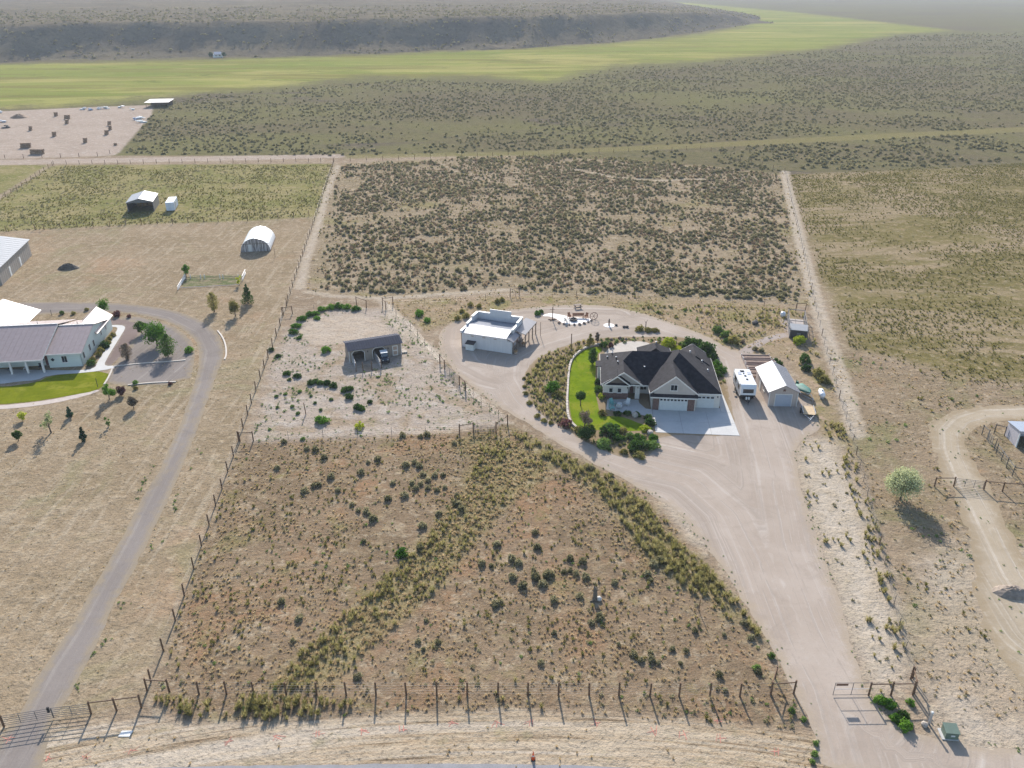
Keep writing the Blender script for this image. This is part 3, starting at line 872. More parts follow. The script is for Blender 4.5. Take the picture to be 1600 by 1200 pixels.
def hip_roof(name, x0, x1, y0, y1, ze, apex, mt, parent, fascia=None, th=.16):
    """hip roof with ridge given by apex = [(x,y,z),(x,y,z)] running in x, or in y"""
    a, b = apex
    c = [(x0, y0, ze), (x1, y0, ze), (x1, y1, ze), (x0, y1, ze)]
    V = c + [a, b] + [(p[0], p[1], ze - th) for p in c]
    if abs(a[1] - b[1]) <= abs(a[0] - b[0]) or a == b:
        F = [(0, 1, 5, 4), (1, 2, 5), (2, 3, 4, 5), (3, 0, 4)]
    else:
        F = [(0, 1, 4), (1, 2, 5, 4), (2, 3, 5), (3, 0, 4, 5)]
    F += [(6, 9, 8, 7), (0, 6, 7, 1), (1, 7, 8, 2), (2, 8, 9, 3), (3, 9, 6, 0)]
    o = MB().add(V, F).build(name, mt, parent)
    if fascia:
        w = .04
        for xa, xb, ya, yb in ((x0 - w, x1 + w, y0 - w, y0 - .002), (x0 - w, x1 + w, y1 + .002, y1 + w), (x0 - w, x0 - .002, y0, y1), (x1 + .002, x1 + w, y0, y1)):
            MB().b2(xa, xb, ya, yb, ze - th - .08, ze + .02).build('fascia', fascia, o)
    return o


def gable_wall(x0, x1, y, z0, z1, zr, th=.15, xr=None, axis='y'):
    xr = (x0 + x1) / 2 if xr is None else xr
    f = (lambda a, b, c: (a, b, c)) if axis == 'y' else (lambda a, b, c: (b, a, c))
    p = [(x0, z0), (x1, z0), (x1, z1), (xr, zr), (x0, z1)]
    mb = MB()
    n = 5
    V = [f(a, y, h) for a, h in p] + [f(a, y + th, h) for a, h in p]
    return mb.add(V, [tuple(range(n)), tuple(range(2 * n - 1, n - 1, -1))] + [(i, n + i, n + (i + 1) % n, (i + 1) % n) for i in range(n)])


# ------------------------------------------------------------------ main house
def main_house():
    t = thing('house', 'large single storey house with dark charcoal roof and three car garage', 'house', HO, HR)
    # walls
    w = MB()
    w.b2(.02, 6.95, 0, .2, 0, 2.85); w.b2(.02, .22, 0, 14.4, 0, 2.8); w.b2(6.75, 6.95, .2, 1.4, 0, 2.8)
    w.b2(6.95, 11.0, 1.3, 1.5, 0, 2.75); w.b2(10.8, 11.0, 1.5, 14.3, 0, 2.7)
    w.b2(-7.75, -3.7, 3.5, 3.7, 0, 2.9); w.b2(-7.75, -7.55, 3.7, 14.6, 0, 2.75); w.b2(-3.9, -3.7, 3.7, 5.6, 0, 2.8)
    w.b2(-3.7, .02, 5.6, 5.8, 0, 2.75); w.b2(-2.5, -1.75, 3.5, 3.75, 0, 3.1); w.b2(-7.75, 11, 14.4, 14.6, 0, 2.7)
    w.build('wall', M_cream, t)
    gable_wall(.25, 6.75, -.04, 2.95, 3.3, 5.85, .12, 3.4).build('gable_wall', mat('taupe_siding', A(196, 184, 172, .70), .8, var=.05), t)
    gable_wall(-7.3, -3.9, 3.25, 2.95, 3.15, 4.45, .12).build('gable_wall', mat('brown_shake', A(128, 116, 106), .9, var=.15, bump=.3), t)
    gable_wall(-6.6, -1.75, 3.47, 2.8, 3.2, 4.9, .1, -4.55).build('gable_wall', MATS['taupe_siding'], t)
    br = MB(); br.b2(-7.83, -3.62, 3.40, 3.497, 0, 1.0)
    br.build('brick_base', M_brick, t)
    for xa, xb in ((.16, 1.12), (5.72, 6.8)):
        MB().b2(xa, xb, -.09, -.003, 0, 2.5).build('brick_pier', M_brick, t)
    # roofs: main hip, garage block, gables, rear wings
    r1 = hip_roof('roof', -8.2, 6.0, 3.3, 15.0, 2.72, [(-2.95, 9.2, 6.2), (5.0, 9.2, 6.2)], M_shingle, t, M_trim)
    r2 = hip_roof('roof', -.42, 11.17, .95, 14.6, 2.76, [(4.6, 7.4, 7.0), (4.6, 8.6, 7.0)], M_shingle, t, M_trim)
    r3 = gable_roof('roof', -.45, 7.35, .0, 6.6, 2.98, 6.12, M_shingle, t, 'y', .16, 3.45, M_trim, ends=(1, 0), gut=(1, 1), gy=.9)
    gable_roof('roof', -8.22, -1.2, 2.9, 8.2, 2.80, 5.12, M_shingle, t, 'y', .16, -4.56, M_trim, ends=(1, 0), gy=3.3)
    gable_roof('roof', -7.75, -3.4, 2.4, 5.2, 3.0, 4.6, M_shingle, t, 'y', .14, None, M_trim, ends=(1, 0), gut=(0, 0))
    gable_roof('roof', 5.4, 10.4, 10.5, 15.6, 3.4, 5.05, M_shingle, t, 'y', .16, None, M_trim, ends=(0, 1), gut=(0, 0))
    hip_roof('roof', -1.6, 4.4, 13, 18.2, 2.8, [(1.4, 13.5, 4.9), (1.4, 15.9, 4.9)], M_shingle, t, M_trim)
    for xx in (-1.3, 4.1):
        MB().b2(xx - .15, xx + .15, 17.6, 17.9, 0, 2.7).build('porch_post', M_trim, t)
    gable_roof('roof', -9.0, -7.9, 9.8, 12.0, 2.75, 2.9, M_shingle, t, 'y', .12, -7.9)
    b = MB(); b.b2(-8.6, -7.76, 10.0, 11.8, 0, 2.65); b.build('bay_wall', M_cream, t)
    # pent roofs over the garage doors and the small gable
    for x0, x1, y0, z0, y1, z1 in ((-.35, 7.2, -.55, 2.58, .02, 3.02), (-7.7, -3.45, 2.85, 2.72, 3.44, 3.12)):
        p = MB().slab([(x0, y0, z0), (x1, y0, z0), (x1, y1, z1), (x0, y1, z1)], (0, 0, -.1)).build('pent_roof', M_shingle, t)
        MB().b2(x0 - .03, x1 + .03, y0 - .04, y0 - .003, z0 - .18, z0 + .02).build('fascia', M_trim, p)
    # doors and windows
    garage_door(t, 1.2, 5.65, -.06, 2.2, 8)
    garage_door(t, 7.35, 10.1, 1.24, 2.2, 4)
    window(t, (3.3, -.045, 4.15), 1.0, .95)
    window(t, (-6.5, 3.39, 1.55), .55, .75, bars=0); window(t, (-5.1, 3.39, 1.55), .55, .75, bars=0)
    window(t, (-1.0, 5.59, 1.5), 1.0, 1.5)
    for z in (5.2, 8.0, 13.0): window(t, (11.0, z, 1.6), 1.1, 1.0, '+x')
    window(t, (-7.75, 6.5, 1.6), 1.2, 1.0, '-x')
    d = MB().b2(-3.25, -2.65, 5.54, 5.598, .05, 2.15).build('door', M_red, t)
    MB().b2(-2.75, -2.71, 5.49, 5.54, 1.0, 1.12).build('handle', M_steel, d)
    for x, y, z in ((-3.78, 3.44, 2.1), (-2.1, 3.46, 2.2), (10.6, 1.26, 2.1)):
        MB().box((x, y, z), (.16, .12, .3), 0, 0, .7).build('wall_lamp', M_black, t)
    # roof vents and flues
    for x, y in ((-6.2, 12.2), (-5.6, 9.5), (-5.4, 7.5), (-7.0, 11.6), (8.9, 9.8), (6.9, 10.6), (9.6, 7.2), (1.4, 7.4), (-1.0, 6.2), (1.6, 15.6)):
        if x < -3.0: z = 2.72 + (x + 8.2) * .663
        elif x > 5: z = 2.76 + (11.17 - x) * .645
        elif x == 1.4: z = 4.5
        elif x == 1.6: z = 4.85
        else: z = 4.4
        v = MB().tube((x, y, z - .15), (x, y, z + .35), .09, .09, 8).build('roof_vent', M_steel if (x > 0) else M_black, t)
        MB().lathe([(.15, z + .33), (.15, z + .39), (.03, z + .45)], 8, 'z', (x, y, 0)).build('cap', M_steel, v)
    return t


main_house()


# ------------------------------------------------------------------ white workshop with parapets and porch
M_wmetal = mat('white_metal_sheet', A(170, 174, 182, .55), .2, .0, var=.05, spec=.5)
M_wwall = mat('white_wall_sheet', A(226, 220, 216, .70), .6, var=.04, stretch=(3, 3, .2))
M_greysheet = mat('grey_metal_sheet', A(120, 118, 120), .42, .1, var=.06, spec=.6)


def workshop():
    O = G(800, 553.5)
    t = thing('workshop', 'white metal workshop with stepped parapets, glaring low roof and lean-to porch', 'workshop', (O[0], O[1], 0), math.radians(-20))
    W, D = 10.15, 8.1
    w = MB(); w.b2(-W, -.9, 0, .15, 0, 2.95); w.b2(-W, -W + .15, .15, D, 0, 3.0); w.b2(-1.05, -.9, .15, D, 0, 3.0); w.b2(-W, -.9, D - .15, D, 0, 3.2)
    w.b2(-.9, 0, 0, .15, 0, 2.45)
    w.build('wall', M_wwall, t)
    nb = 11
    for k in range(nb):                     # upright wall sheets on the front
        x0 = -W + k * (W - .9) / nb; x1 = x0 + (W - .9) / nb
        MB().b2(x0 + .015, x1 - .015, -.035, -.002, .05, 2.9).build('wall_panel', M_wwall, t)
    # shallow roof as separate sheets with standing ribs
    yr, zr, zf, zb = 3.0, 3.55, 3.02, 2.75
    n = 10
    for k in range(n):
        x0 = -W + .25 + k * (W - 1.3) / n; x1 = x0 + (W - 1.3) / n
        for (ya, za, yb, zb_) in ((-.25, zf, yr, zr), (yr, zr, D - .2, zb)):
            mb = MB().slab([(x0, ya, za), (x1, ya, za), (x1, yb, zb_), (x0, yb, zb_)], (0, 0, -.05))
            for xx in (x0 + .03, (x0 + x1) / 2): mb.slab([(xx - .025, ya, za + .035), (xx + .025, ya, za + .035), (xx + .025, yb, zb_ + .035), (xx - .025, yb, zb_ + .035)], (0, 0, -.034))
            mb.build('roof_panel', M_wmetal, t)
    # stepped parapets left, right, and along the back with the tall sign board
    for k, (ya, yb, z) in enumerate(((-.2, 2.6, 3.35), (2.6, 5.4, 3.75), (5.4, D + .1, 4.15))):
        p = MB().b2(-W - .12, -W + .22, ya, yb, 2.9, z).build('parapet', M_wwall, t)
        MB().b2(-W - .17, -W + .27, ya - .02, yb + .02, z + .002, z + .07).build('coping', M_white, p)
        if k:
            p = MB().b2(-1.1, -.78, ya, yb, 2.9, z - .1).build('parapet', M_wwall, t)
            MB().b2(-1.15, -.73, ya - .02, yb + .02, z - .098, z - .03).build('coping', M_white, p)
    p = MB().b2(-W - .12, -.78, D - .2, D + .12, 2.9, 4.12).build('parapet', M_wwall, t)
    MB().b2(-W - .15, -.74, D - .25, D + .16, 4.152, 4.22).build('coping', M_white, p)
    MB().b2(-7.4, -3.0, D - .35, D - .21, 3.6, 5.1).build('sign_board', M_wwall, t)
    # porch on the right: lean-to roof on posts, in two runs
    for ya, yb, x1, z0, z1 in ((-.1, 3.9, .35, 3.0, 2.45), (3.9, 10.6, 1.3, 3.15, 2.55)):
        pr = MB().slab([(-.95, ya, z0), (x1, ya, z1), (x1, yb, z1), (-.95, yb, z0)], (0, 0, -.1)).build('porch_roof', M_greysheet, t)
        MB().b2(x1 - .02, x1 + .03, ya, yb, z1 - .18, z1 + .02).build('fascia', M_wood, pr)
    for x, y in ((.2, .2), (.2, 2.0), (.2, 3.8), (1.15, 4.2), (1.15, 6.3), (1.15, 8.4), (1.15, 10.4)):
        MB().b2(x - .08, x + .08, y - .08, y + .08, 0, 2.4).build('porch_post', M_wood, t)
    for y in (1.1, 5.3, 7.4):
        MB().b2(.1, .3, y - .9, y + .9, .75, .70).build('porch_rail', M_wood, t)
    d = MB().b2(-.9, -.84, 5.0, 6.0, .05, 2.1).build('door', M_red, t)
    MB().b2(-.84, -.80, 5.1, 5.14, 1.0, 1.1).build('handle', M_steel, d)
    for x in (-7.9, -5.6, -3.3):
        MB().b2(x - .28, x + .28, -.11, -.036, 2.45, 2.6).build('vent', mat('tan_vent', A(196, 170, 150), .7), t)
    for x in (-W + .05, -.06):
        MB().b2(x - .05, x + .05, -.10, -.036, 0, 2.95 if x < -5 else 2.4).build('corner_trim', M_wood if x < -5 else M_white, t)
    return t


WS = workshop()
def loc_of(t, x, y, z=0):
    a = t.rotation_euler.z
    return (t.location.x + x * math.cos(a) - y * math.sin(a), t.location.y + x * math.sin(a) + y * math.cos(a), z)


def utility_box():
    t = thing('storage_box', 'small white storage cabinet with dark lid against the workshop wall', 'cabinet', loc_of(WS, -8.0, -.75), math.radians(-20))
    MB().b2(-.8, .8, -.55, .55, .08, 1.35).build('body', M_white, t)
    MB().slab([(-.9, -.65, 1.40), (.9, -.65, 1.40), (.9, .62, 1.62), (-.9, .62, 1.62)], (0, 0, -.08)).build('lid', mat('dark_brown_roofing', (.05, .04, .036), .9), t)
    for x in (-.4, .4):
        d = MB().b2(x - .36, x + .36, -.59, -.553, .16, 1.25).build('door', M_white, t)
        MB().b2(x - .03, x + .03, -.62, -.592, .65, .8).build('handle', M_steel, d)
utility_box()
for k, (x, y, r) in enumerate(((.55, .5, .38), (.7, 4.4, .36))):
    b = thing('barrel_planter', ['round wooden barrel at the front corner of the workshop porch', 'round wooden barrel by the middle porch post of the workshop'][k], 'barrel', loc_of(WS, x, y), 0)
    MB().lathe([(r * .85, 0), (r, .35), (r * .88, .7), (r * .78, .7), (r * .78, .62)], 12).build('staves', mat('barrel_wood', A(176, 140, 100), .85, var=.2), b)
    MB().lathe([(r * .98, .18), (r * 1.02, .22), (r * 1.02, .27), (r * .99, .30)], 12).build('hoop', M_steel, b)


# ------------------------------------------------------------------ three-bay horse shed with vehicle
M_tan = mat('tan_board', A(158, 144, 130), .85, var=.12, scale=2, stretch=(4, 4, .3))
M_slate = mat('slate_metal_roof', A(82, 84, 94), .85, .0, var=.06, spec=.05)


def horse_shed():
    O = G(500 + 415 / 8.889, 490 + 685 / 8.889)
    a = math.radians(22)
    t = thing('horse_shed', 'tan wooden horse shed with slate metal roof and two arched open bays', 'shed', (O[0], O[1], 0), a)
    W, D = 9.7, 3.7
    w = MB()
    w.b2(0, .1, .1, D, 0, 2.5); w.b2(W - .1, W, .1, D, 0, 2.5); w.b2(0, W, D - .1, D, 0, 2.5)
    for x0, x1 in ((0, .55), (2.75, 4.35), (6.55, W)): w.b2(x0, x1, 0, .1, 0, 2.42)
    w.b2(.55, 2.75, 0, .1, 2.12, 2.42); w.b2(4.35, 6.55, 0, .1, 2.12, 2.42); w.b2(3.5, 3.6, .1, D - .1, 0, 2.4); w.b2(7.2, 7.3, .1, D - .1, 0, 2.4)
    w.build('wall', M_tan, t)
    for x0 in (.55, 4.35):
        mb = MB()
        for s, xx in ((1, x0), (-1, x0 + 2.2)):     # clipped upper corners of the bays, and pale trim
            mb.add([(xx, .03, 2.12), (xx + s * .4, .03, 2.12), (xx, .03, 1.7), (xx, .09, 2.12), (xx + s * .4, .09, 2.12), (xx, .09, 1.7)], [(0, 1, 2), (5, 4, 3), (0, 3, 4, 1), (1, 4, 5, 2), (2, 5, 3, 0)])
        mb.build('bay_corner', M_tan, t)
        tr = MB(); tr.b2(x0 - .1, x0, -.03, -.002, 0, 1.75); tr.b2(x0 + 2.2, x0 + 2.3, -.03, -.002, 0, 1.75); tr.b2(x0 + .35, x0 + 1.85, -.03, -.002, 2.12, 2.22)
        for s, xx in ((1, x0), (-1, x0 + 2.2)):
            tr.add([(xx - s * .1, -.03, 1.75), (xx, -.03, 1.7), (xx + s * .4, -.03, 2.12), (xx + s * .35, -.03, 2.22), (xx - s * .1, -.002, 1.75), (xx, -.002, 1.7), (xx + s * .4, -.002, 2.12), (xx + s * .35, -.002, 2.22)], [(0, 1, 2, 3), (7, 6, 5, 4), (0, 4, 5, 1), (1, 5, 6, 2), (2, 6, 7, 3), (3, 7, 4, 0)])
        tr.build('bay_trim', M_trim, t)
    n = 11
    for k in range(n):
        x0 = -.25 + k * (W + .5) / n; x1 = x0 + (W + .5) / n
        for ya, za, yb, zb in ((-.35, 2.48, 1.9, 3.2), (1.9, 3.2, D + .3, 2.66)):
            mb = MB().slab([(x0, ya, za), (x1, ya, za), (x1, yb, zb), (x0, yb, zb)], (0, 0, -.06))
            for xx in (x0 + .04, (x0 + x1) / 2): mb.slab([(xx - .03, ya, za + .04), (xx + .03, ya, za + .04), (xx + .03, yb, zb + .04), (xx - .03, yb, zb + .04)], (0, 0, -.039))
            mb.build('roof_panel', M_slate, t)
    for x in (-.28, W + .26):
        MB().add([(x, .0, 2.42), (x, D, 2.5), (x, 1.9, 3.1), (x + .02, 0, 2.42), (x + .02, D, 2.5), (x + .02, 1.9, 3.1)], [(0, 1, 2), (5, 4, 3), (0, 3, 4, 1), (1, 4, 5, 2), (2, 5, 3, 0)]).build('gable_wall', M_tan, t, (.28 if x < 0 else -.28, 0, 0))
    d = MB().b2(8.0, 9.0, -.05, -.002, .05, 2.05).build('door', M_trim, t)
    for z in (.25, 1.2): MB().b2(8.14, 8.86, -.075, -.052, z, z + .7).build('panel', mat('tan_panel', A(182, 156, 136), .8), d)
    for x in (3.4, 7.2):
        MB().box((x, -.07, 1.75), (.16, .12, .28), 0, 0, .7).build('wall_lamp', M_black, t)
    for x in (.02, W - .02): MB().b2(x - .05, x + .05, -.02, -.001, 0, 2.4).build('corner_trim', M_trim, t)
    return t


HS = horse_shed()


def wheel(parent, c, r, w, axis='x', rim=None):
    o = MB().lathe([(r * .62, -w / 2), (r * .95, -w / 2), (r, -w * .3), (r, w * .3), (r * .95, w / 2), (r * .62, w / 2)], 16, axis, c).build('wheel', M_black, parent)
    MB().lathe([(r * .1, -w * .46), (r * .62, -w * .42), (r * .62, w * .42), (r * .1, w * .46)], 12, axis, c).build('rim', rim or M_steel, o)
    return o


def offroader():
    t = thing('off_roader', 'small dark blue open off-roader with white roof parked in the shed bay', 'car', loc_of(HS, 6.05, -1.55), HS.rotation_euler.z + math.radians(-4))
    Mb = mat('navy_car_paint', (.018, .03, .045), .3, .2, var=.1)
    b = MB()
    # nose towards the camera (-y)
    pr = [(-1.3, .45), (-1.35, .75), (-1.2, .98), (-.45, 1.05), (1.35, 1.0), (1.4, .5)]
    V = [(-.7, y, z) for y, z in pr] + [(.7, y, z) for y, z in pr]
    n = len(pr)
    b.add(V, [tuple(range(n)), tuple(range(2 * n - 1, n - 1, -1))] + [(i, n + i, n + (i + 1) % n, (i + 1) % n) for i in range(n)])
    b.build('body', Mb, t)
    MB().slab([(-.62, -.42, 1.05), (.62, -.42, 1.05), (.58, -.18, 1.68), (-.58, -.18, 1.68)], (0, .03, 0)).build('windscreen', M_glass, t)
    for x in (-.62, .62):
        f = MB(); f.tube((x, -.4, 1.03), (x * .94, -.15, 1.7), .035); f.tube((x, 1.2, 1.0), (x * .94, 1.0, 1.7), .035); f.tube((x, .35, 1.0), (x * .94, .4, 1.7), .035)
        f.build('pillar', M_black, t)
    MB().box((0, .42, 1.75), (1.34, 1.45, .07), 0, 0, .94).build('roof', M_white, t)
    for x in (-.33, .33):
        s_ = MB().box((x, .35, .98), (.5, .5, .14)).build('seat', M_black, t)
        MB().box((x, .62, 1.2), (.5, .12, .5)).build('backrest', M_black, s_)
    for x in (-.45, .45): MB().lathe([(.1, -1.37), (.1, -1.33)], 10, 'y', (x, 0, .78)).build('headlight', M_white, t)
    MB().b2(-.7, .7, -1.46, -1.36, .42, .56).build('bumper', M_black, t)
    for x in (-.66, .66):
        for y in (-.9, .95): wheel(t, (x, y, .34), .34, .24)
offroader()


def rail_gate(name, label, p0, p1, h=1.25, n=5, m=None, group=None, posts=False, up=2, cat='gate', z0=.15):
    """tubular rail gate between two ground points"""
    m = m or mat("dull_gate_tube", A(120, 116, 112), .75, .0, var=.1, spec=.2)
    L = math.dist(p0, p1); a = math.atan2(p1[1] - p0[1], p1[0] - p0[0])
    t = thing(name, label, cat, (p0[0], p0[1], 0), a, group)
    for k in range(n):
        z = z0 + (h - z0) * k / (n - 1)
        MB().tube((0, 0, z), (L, 0, z), .028, None, 6).build('rail', m, t)
    for k in range(up + 2):
        x = L * k / (up + 1)
        MB().tube((x, 0, z0 - .03), (x, 0, h + .03), .03, None, 6).build('upright', m, t)
    return t


def post(parent, x, y, h, r=.075, m=None, lean=0.0, n=8):
    return MB().tube((x, y, -.1), (x + random.uniform(-1, 1) * lean, y + random.uniform(-1, 1) * lean, h), r, r * .93, n).build('post', m or M_post, parent)


rail_gate('hinged_gate', 'pale rail panel from the left bay of the horse shed to a post', loc_of(HS, .6, -.2)[:2], loc_of(HS, .35, -3.9)[:2], 1.5, 6, mat('pale_rail', A(206, 200, 192), .6), 'corral panels', cat='rail panel')
rail_gate('hinged_gate', 'pale rail panel standing beside the parked off-roader', loc_of(HS, 4.6, -.2)[:2], loc_of(HS, 4.72, -4.2)[:2], 1.5, 6, MATS['pale_rail'], 'corral panels', cat='rail panel')
t = thing('pen_fence', 'row of dark wooden posts with a rail closing the small shed pen', 'fence', loc_of(HS, 0, 0), HS.rotation_euler.z)
for x, y in ((.3, -4.05), (1.5, -4.2), (3.05, -4.4), (4.75, -4.45)): post(t, x, y, 1.7, .08)
MB().tube((.3, -4.05, 1.2), (4.75, -4.45, 1.2), .03).build('rail', M_wood, t)
t = thing('step_block', 'two pale stacked stone steps beside the end wall of the horse shed', 'step', loc_of(HS, 10.4, .8), HS.rotation_euler.z)
MB().box((0, 0, .12), (1.0, .9, .24)).build('block', M_rock, t); MB().box((-.1, .8, .12), (.8, .5, .24)).build('block', M_rock, t)

#PART5
# ------------------------------------------------------------------ small garage, caravan, trailers
M_gsheet = mat('pale_metal_sheet', A(186, 182, 182, .52), .5, .0, var=.06, spec=.2)
M_taupe = mat('taupe_panel', A(190, 174, 162, .70), .7, var=.05, stretch=(3, 3, .2))


def small_garage():
    t = thing('garage', 'small taupe gabled garage with pale metal roof beside the caravan', 'garage', (41.85, 116.1, 0), math.radians(-2.5))
    W, D, he, hr = 4.65, 9.0, 2.6, 3.75
    w = MB(); w.b2(0, .12, .12, D - .12, 0, he); w.b2(W - .12, W, .12, D - .12, 0, he)
    w.build('wall', M_taupe, t)
    gable_wall(0, W, 0, 0, he, hr, .12).build('front_wall', M_taupe, t)
    gable_wall(0, W, D - .12, 0, he, hr, .12).build('back_wall', M_taupe, t)
    n = 10
    for k in range(n):
        y0 = -.25 + k * (D + .5) / n; y1 = y0 + (D + .5) / n
        for xa, za, xb, zb in ((-.3, he - .03, W / 2, hr + .12), (W / 2, hr + .12, W + .3, he - .03)):
            mb = MB().slab([(xa, y0, za), (xb, y0, zb), (xb, y1, zb), (xa, y1, za)], (0, 0, -.07))
            for yy in (y0 + .04, (y0 + y1) / 2): mb.slab([(xa, yy - .025, za + .035), (xb, yy - .025, zb + .035), (xb, yy + .025, zb + .035), (xa, yy + .025, za + .035)], (0, 0, -.034))
            mb.build('roof_panel', M_gsheet, t)
    MB().b2(W / 2 - .1, W / 2 + .1, -.27, D + .27, hr + .13, hr + .18).build('ridge_cap', M_white, t)
    f = MB().b2(.95, 3.75, -.06, -.002, 0, 2.25).build('door_frame', M_trim, t)
    garage_door(t, 1.05, 3.65, -.08, 2.12, 4, 4, False, mat('blue_grey_door', A(178, 182, 190, .70), .5, var=.03))
    st = MB()
    V = [(W / 2, -.05, 2.95)]
    for k in range(10):
        r = .34 if k % 2 == 0 else .14
        V.append((W / 2 + r * math.sin(k * math.pi / 5), -.05, 2.95 + r * math.cos(k * math.pi / 5)))
    V2 = [(x, -.005, z) for x, y, z in V]
    st.add(V + V2, [(0, 1 + k, 1 + (k + 1) % 10) for k in range(10)] + [(1 + k, 12 + k, 12 + (k + 1) % 10, 1 + (k + 1) % 10) for k in range(10)])
    st.build('star_ornament', mat('rusty_star', A(120, 78, 60), .7), t)
    d = MB().b2(-.05, -.002, 5.4, 6.3, .05, 2.05).build('door', M_white, t)
    MB().b2(-.09, -.052, 5.5, 5.55, 1.0, 1.1).build('handle', M_steel, d)
    window(t, (0, 3.2, 1.6), .8, .7, '-x')
    for x in (.05, W - .05): MB().b2(x - .06, x + .06, -.03, -.001, 0, 2.45).build('corner_trim', M_trim, t)


small_garage()


def caravan():
    t = thing('caravan', 'white travel trailer with dark front window parked beside the house forecourt', 'caravan', (38.75, 117.3, 0), math.radians(-3.4))
    W, L, z0, z1 = 2.5, 6.4, .75, 3.15
    M_rv = mat('caravan_white', A(228, 230, 230, .70), .35, var=.03, spec=.6)
    M_rvs = mat('caravan_side_grey', A(176, 182, 186), .4, var=.05)
    pr = [(0.28, z0 + .35), (.0, 1.35), (.05, 2.75), (.3, z1), (L - .25, z1), (L, 2.9), (L, z0 + .25), (.6, z0 + .2)]
    n = len(pr)
    V = [(-W / 2, y, z) for y, z in pr] + [(W / 2, y, z) for y, z in pr]
    b = MB().add(V, [tuple(range(n)), tuple(range(2 * n - 1, n - 1, -1))] + [(i, n + i, n + (i + 1) % n, (i + 1) % n) for i in range(n)]).build('body', M_rv, t)
    MB().b2(-W / 2 + .1, W / 2 - .1, .5, L - .2, .5, z0 + .19).build('chassis', M_black, t)
    MB().slab([(-.85, .02, 1.75), (.85, .02, 1.75), (.85, .07, 2.5), (-.85, .07, 2.5)], (0, -.06, 0)).build('front_window', M_glass, t)
    MB().slab([(-.95, -.075, 2.5), (.95, -.075, 2.5), (.95, -.015, 2.62), (-.95, -.015, 2.62)], (0, .06, 0)).build('window_hood', M_rv, t)
    MB().slab([(-1.2, .24, 1.02), (1.2, .24, 1.02), (1.2, .0, 1.36), (-1.2, .0, 1.36)], (0, -.03, 0)).build('rock_guard', M_black, t)
    for s in (-1, 1):
        MB().b2(s * (W / 2 + .012), s * (W / 2 + .03), .7, L - .3, 1.15, 1.75).build('side_stripe', M_rvs, t)
        window(t, (s * (W / 2 + .0), 4.4, 2.25), 1.1, .6, '+x' if s > 0 else '-x', m_tr=M_black, bars=1)
    window(t, (-W / 2, 1.6, 2.2), .7, .5, '-x', m_tr=M_black, bars=0)
    d = MB().b2(-W / 2 - .035, -W / 2 - .002, 2.4, 3.1, 1.0, 2.8).build('door', M_rvs, t)
    MB().b2(-W / 2 - .06, -W / 2 - .037, 2.95, 3.02, 1.8, 1.95).build('handle', M_black, d)
    MB().b2(-W / 2 - .5, -W / 2 - .05, 2.4, 3.1, .45, .5).build('step', M_black, t)
    MB().tube((-W / 2 - .06, .8, 2.95), (-W / 2 - .06, L - .5, 2.95), .07).build('awning_roll', M_white, t)
    for x, y, sx, sy in ((-.15, 5.3, .75, .6), (.05, 3.5, .4, .4), (.1, 2.2, .4, .4), (-.05, 4.4, .25, .25)):
        o = MB().box((x, y, z1 + .06), (sx, sy, .12), 0, 0, .70).build('roof_hatch', M_black, t)
    for x in (-.75, .8):
        MB().box((x, 4.5, z1 + .03), (.6, 1.1, .05)).build('solar_panel', mat('solar_panel', A(176, 180, 186), .3), t)
    for s in (-1, 1):
        for y in (3.3, 4.15): wheel(t, (s * 1.12, y, .36), .36, .22)
    h = MB(); h.tube((-.8, .5, .6), (0, -1.1, .55), .05); h.tube((.8, .5, .6), (0, -1.1, .55), .05)
    h.build('drawbar', M_black, t)
    for x in (-.2, .2): MB().lathe([(.14, .62), (.16, .7), (.16, 1.0), (.08, 1.1)], 10, 'z', (x, -.15, 0)).build('gas_bottle', M_white, t)
    MB().tube((0, -.95, .0), (0, -.95, .95), .035).build('jack', M_black, t)


caravan()


def flat_trailer():
    t = thing('flatbed_trailer', 'flatbed utility trailer with new tan plank deck beside the garage', 'trailer', (47.55, 113.5, 0), math.radians(-11))
    MB().b2(-.95, .95, -1.45, 1.45, .5, .6).build('frame', M_black, t)
    for k in range(9):
        x0 = -.93 + k * 1.86 / 9
        MB().b2(x0 + .008, x0 + 1.86 / 9 - .008, -1.43, 1.43, .602, .65).build('plank', M_lumber, t)
    for s in (-1, 1):
        wheel(t, (s * 1.1, .15, .33), .33, .2)
        MB().slab([(s * .98, -.35, .68), (s * 1.24, -.35, .68), (s * 1.24, .65, .68), (s * .98, .65, .68)], (0, 0, -.03)).build('mudguard', M_black, t)
        MB().b2(s * .90, s * .95, -1.4, 1.4, .652, .95).build('side_rail', M_steel, t)
    h = MB(); h.tube((-.7, -1.45, .52), (0, -2.8, .5), .045); h.tube((.7, -1.45, .52), (0, -2.8, .5), .045)
    h.build('drawbar', M_steel, t)
    MB().tube((0, -2.5, 0), (0, -2.5, .75), .03).build('jack', M_white, t)
    MB().box((0, -2.9, .52), (.12, .22, .12)).build('coupler', M_steel, t)


flat_trailer()


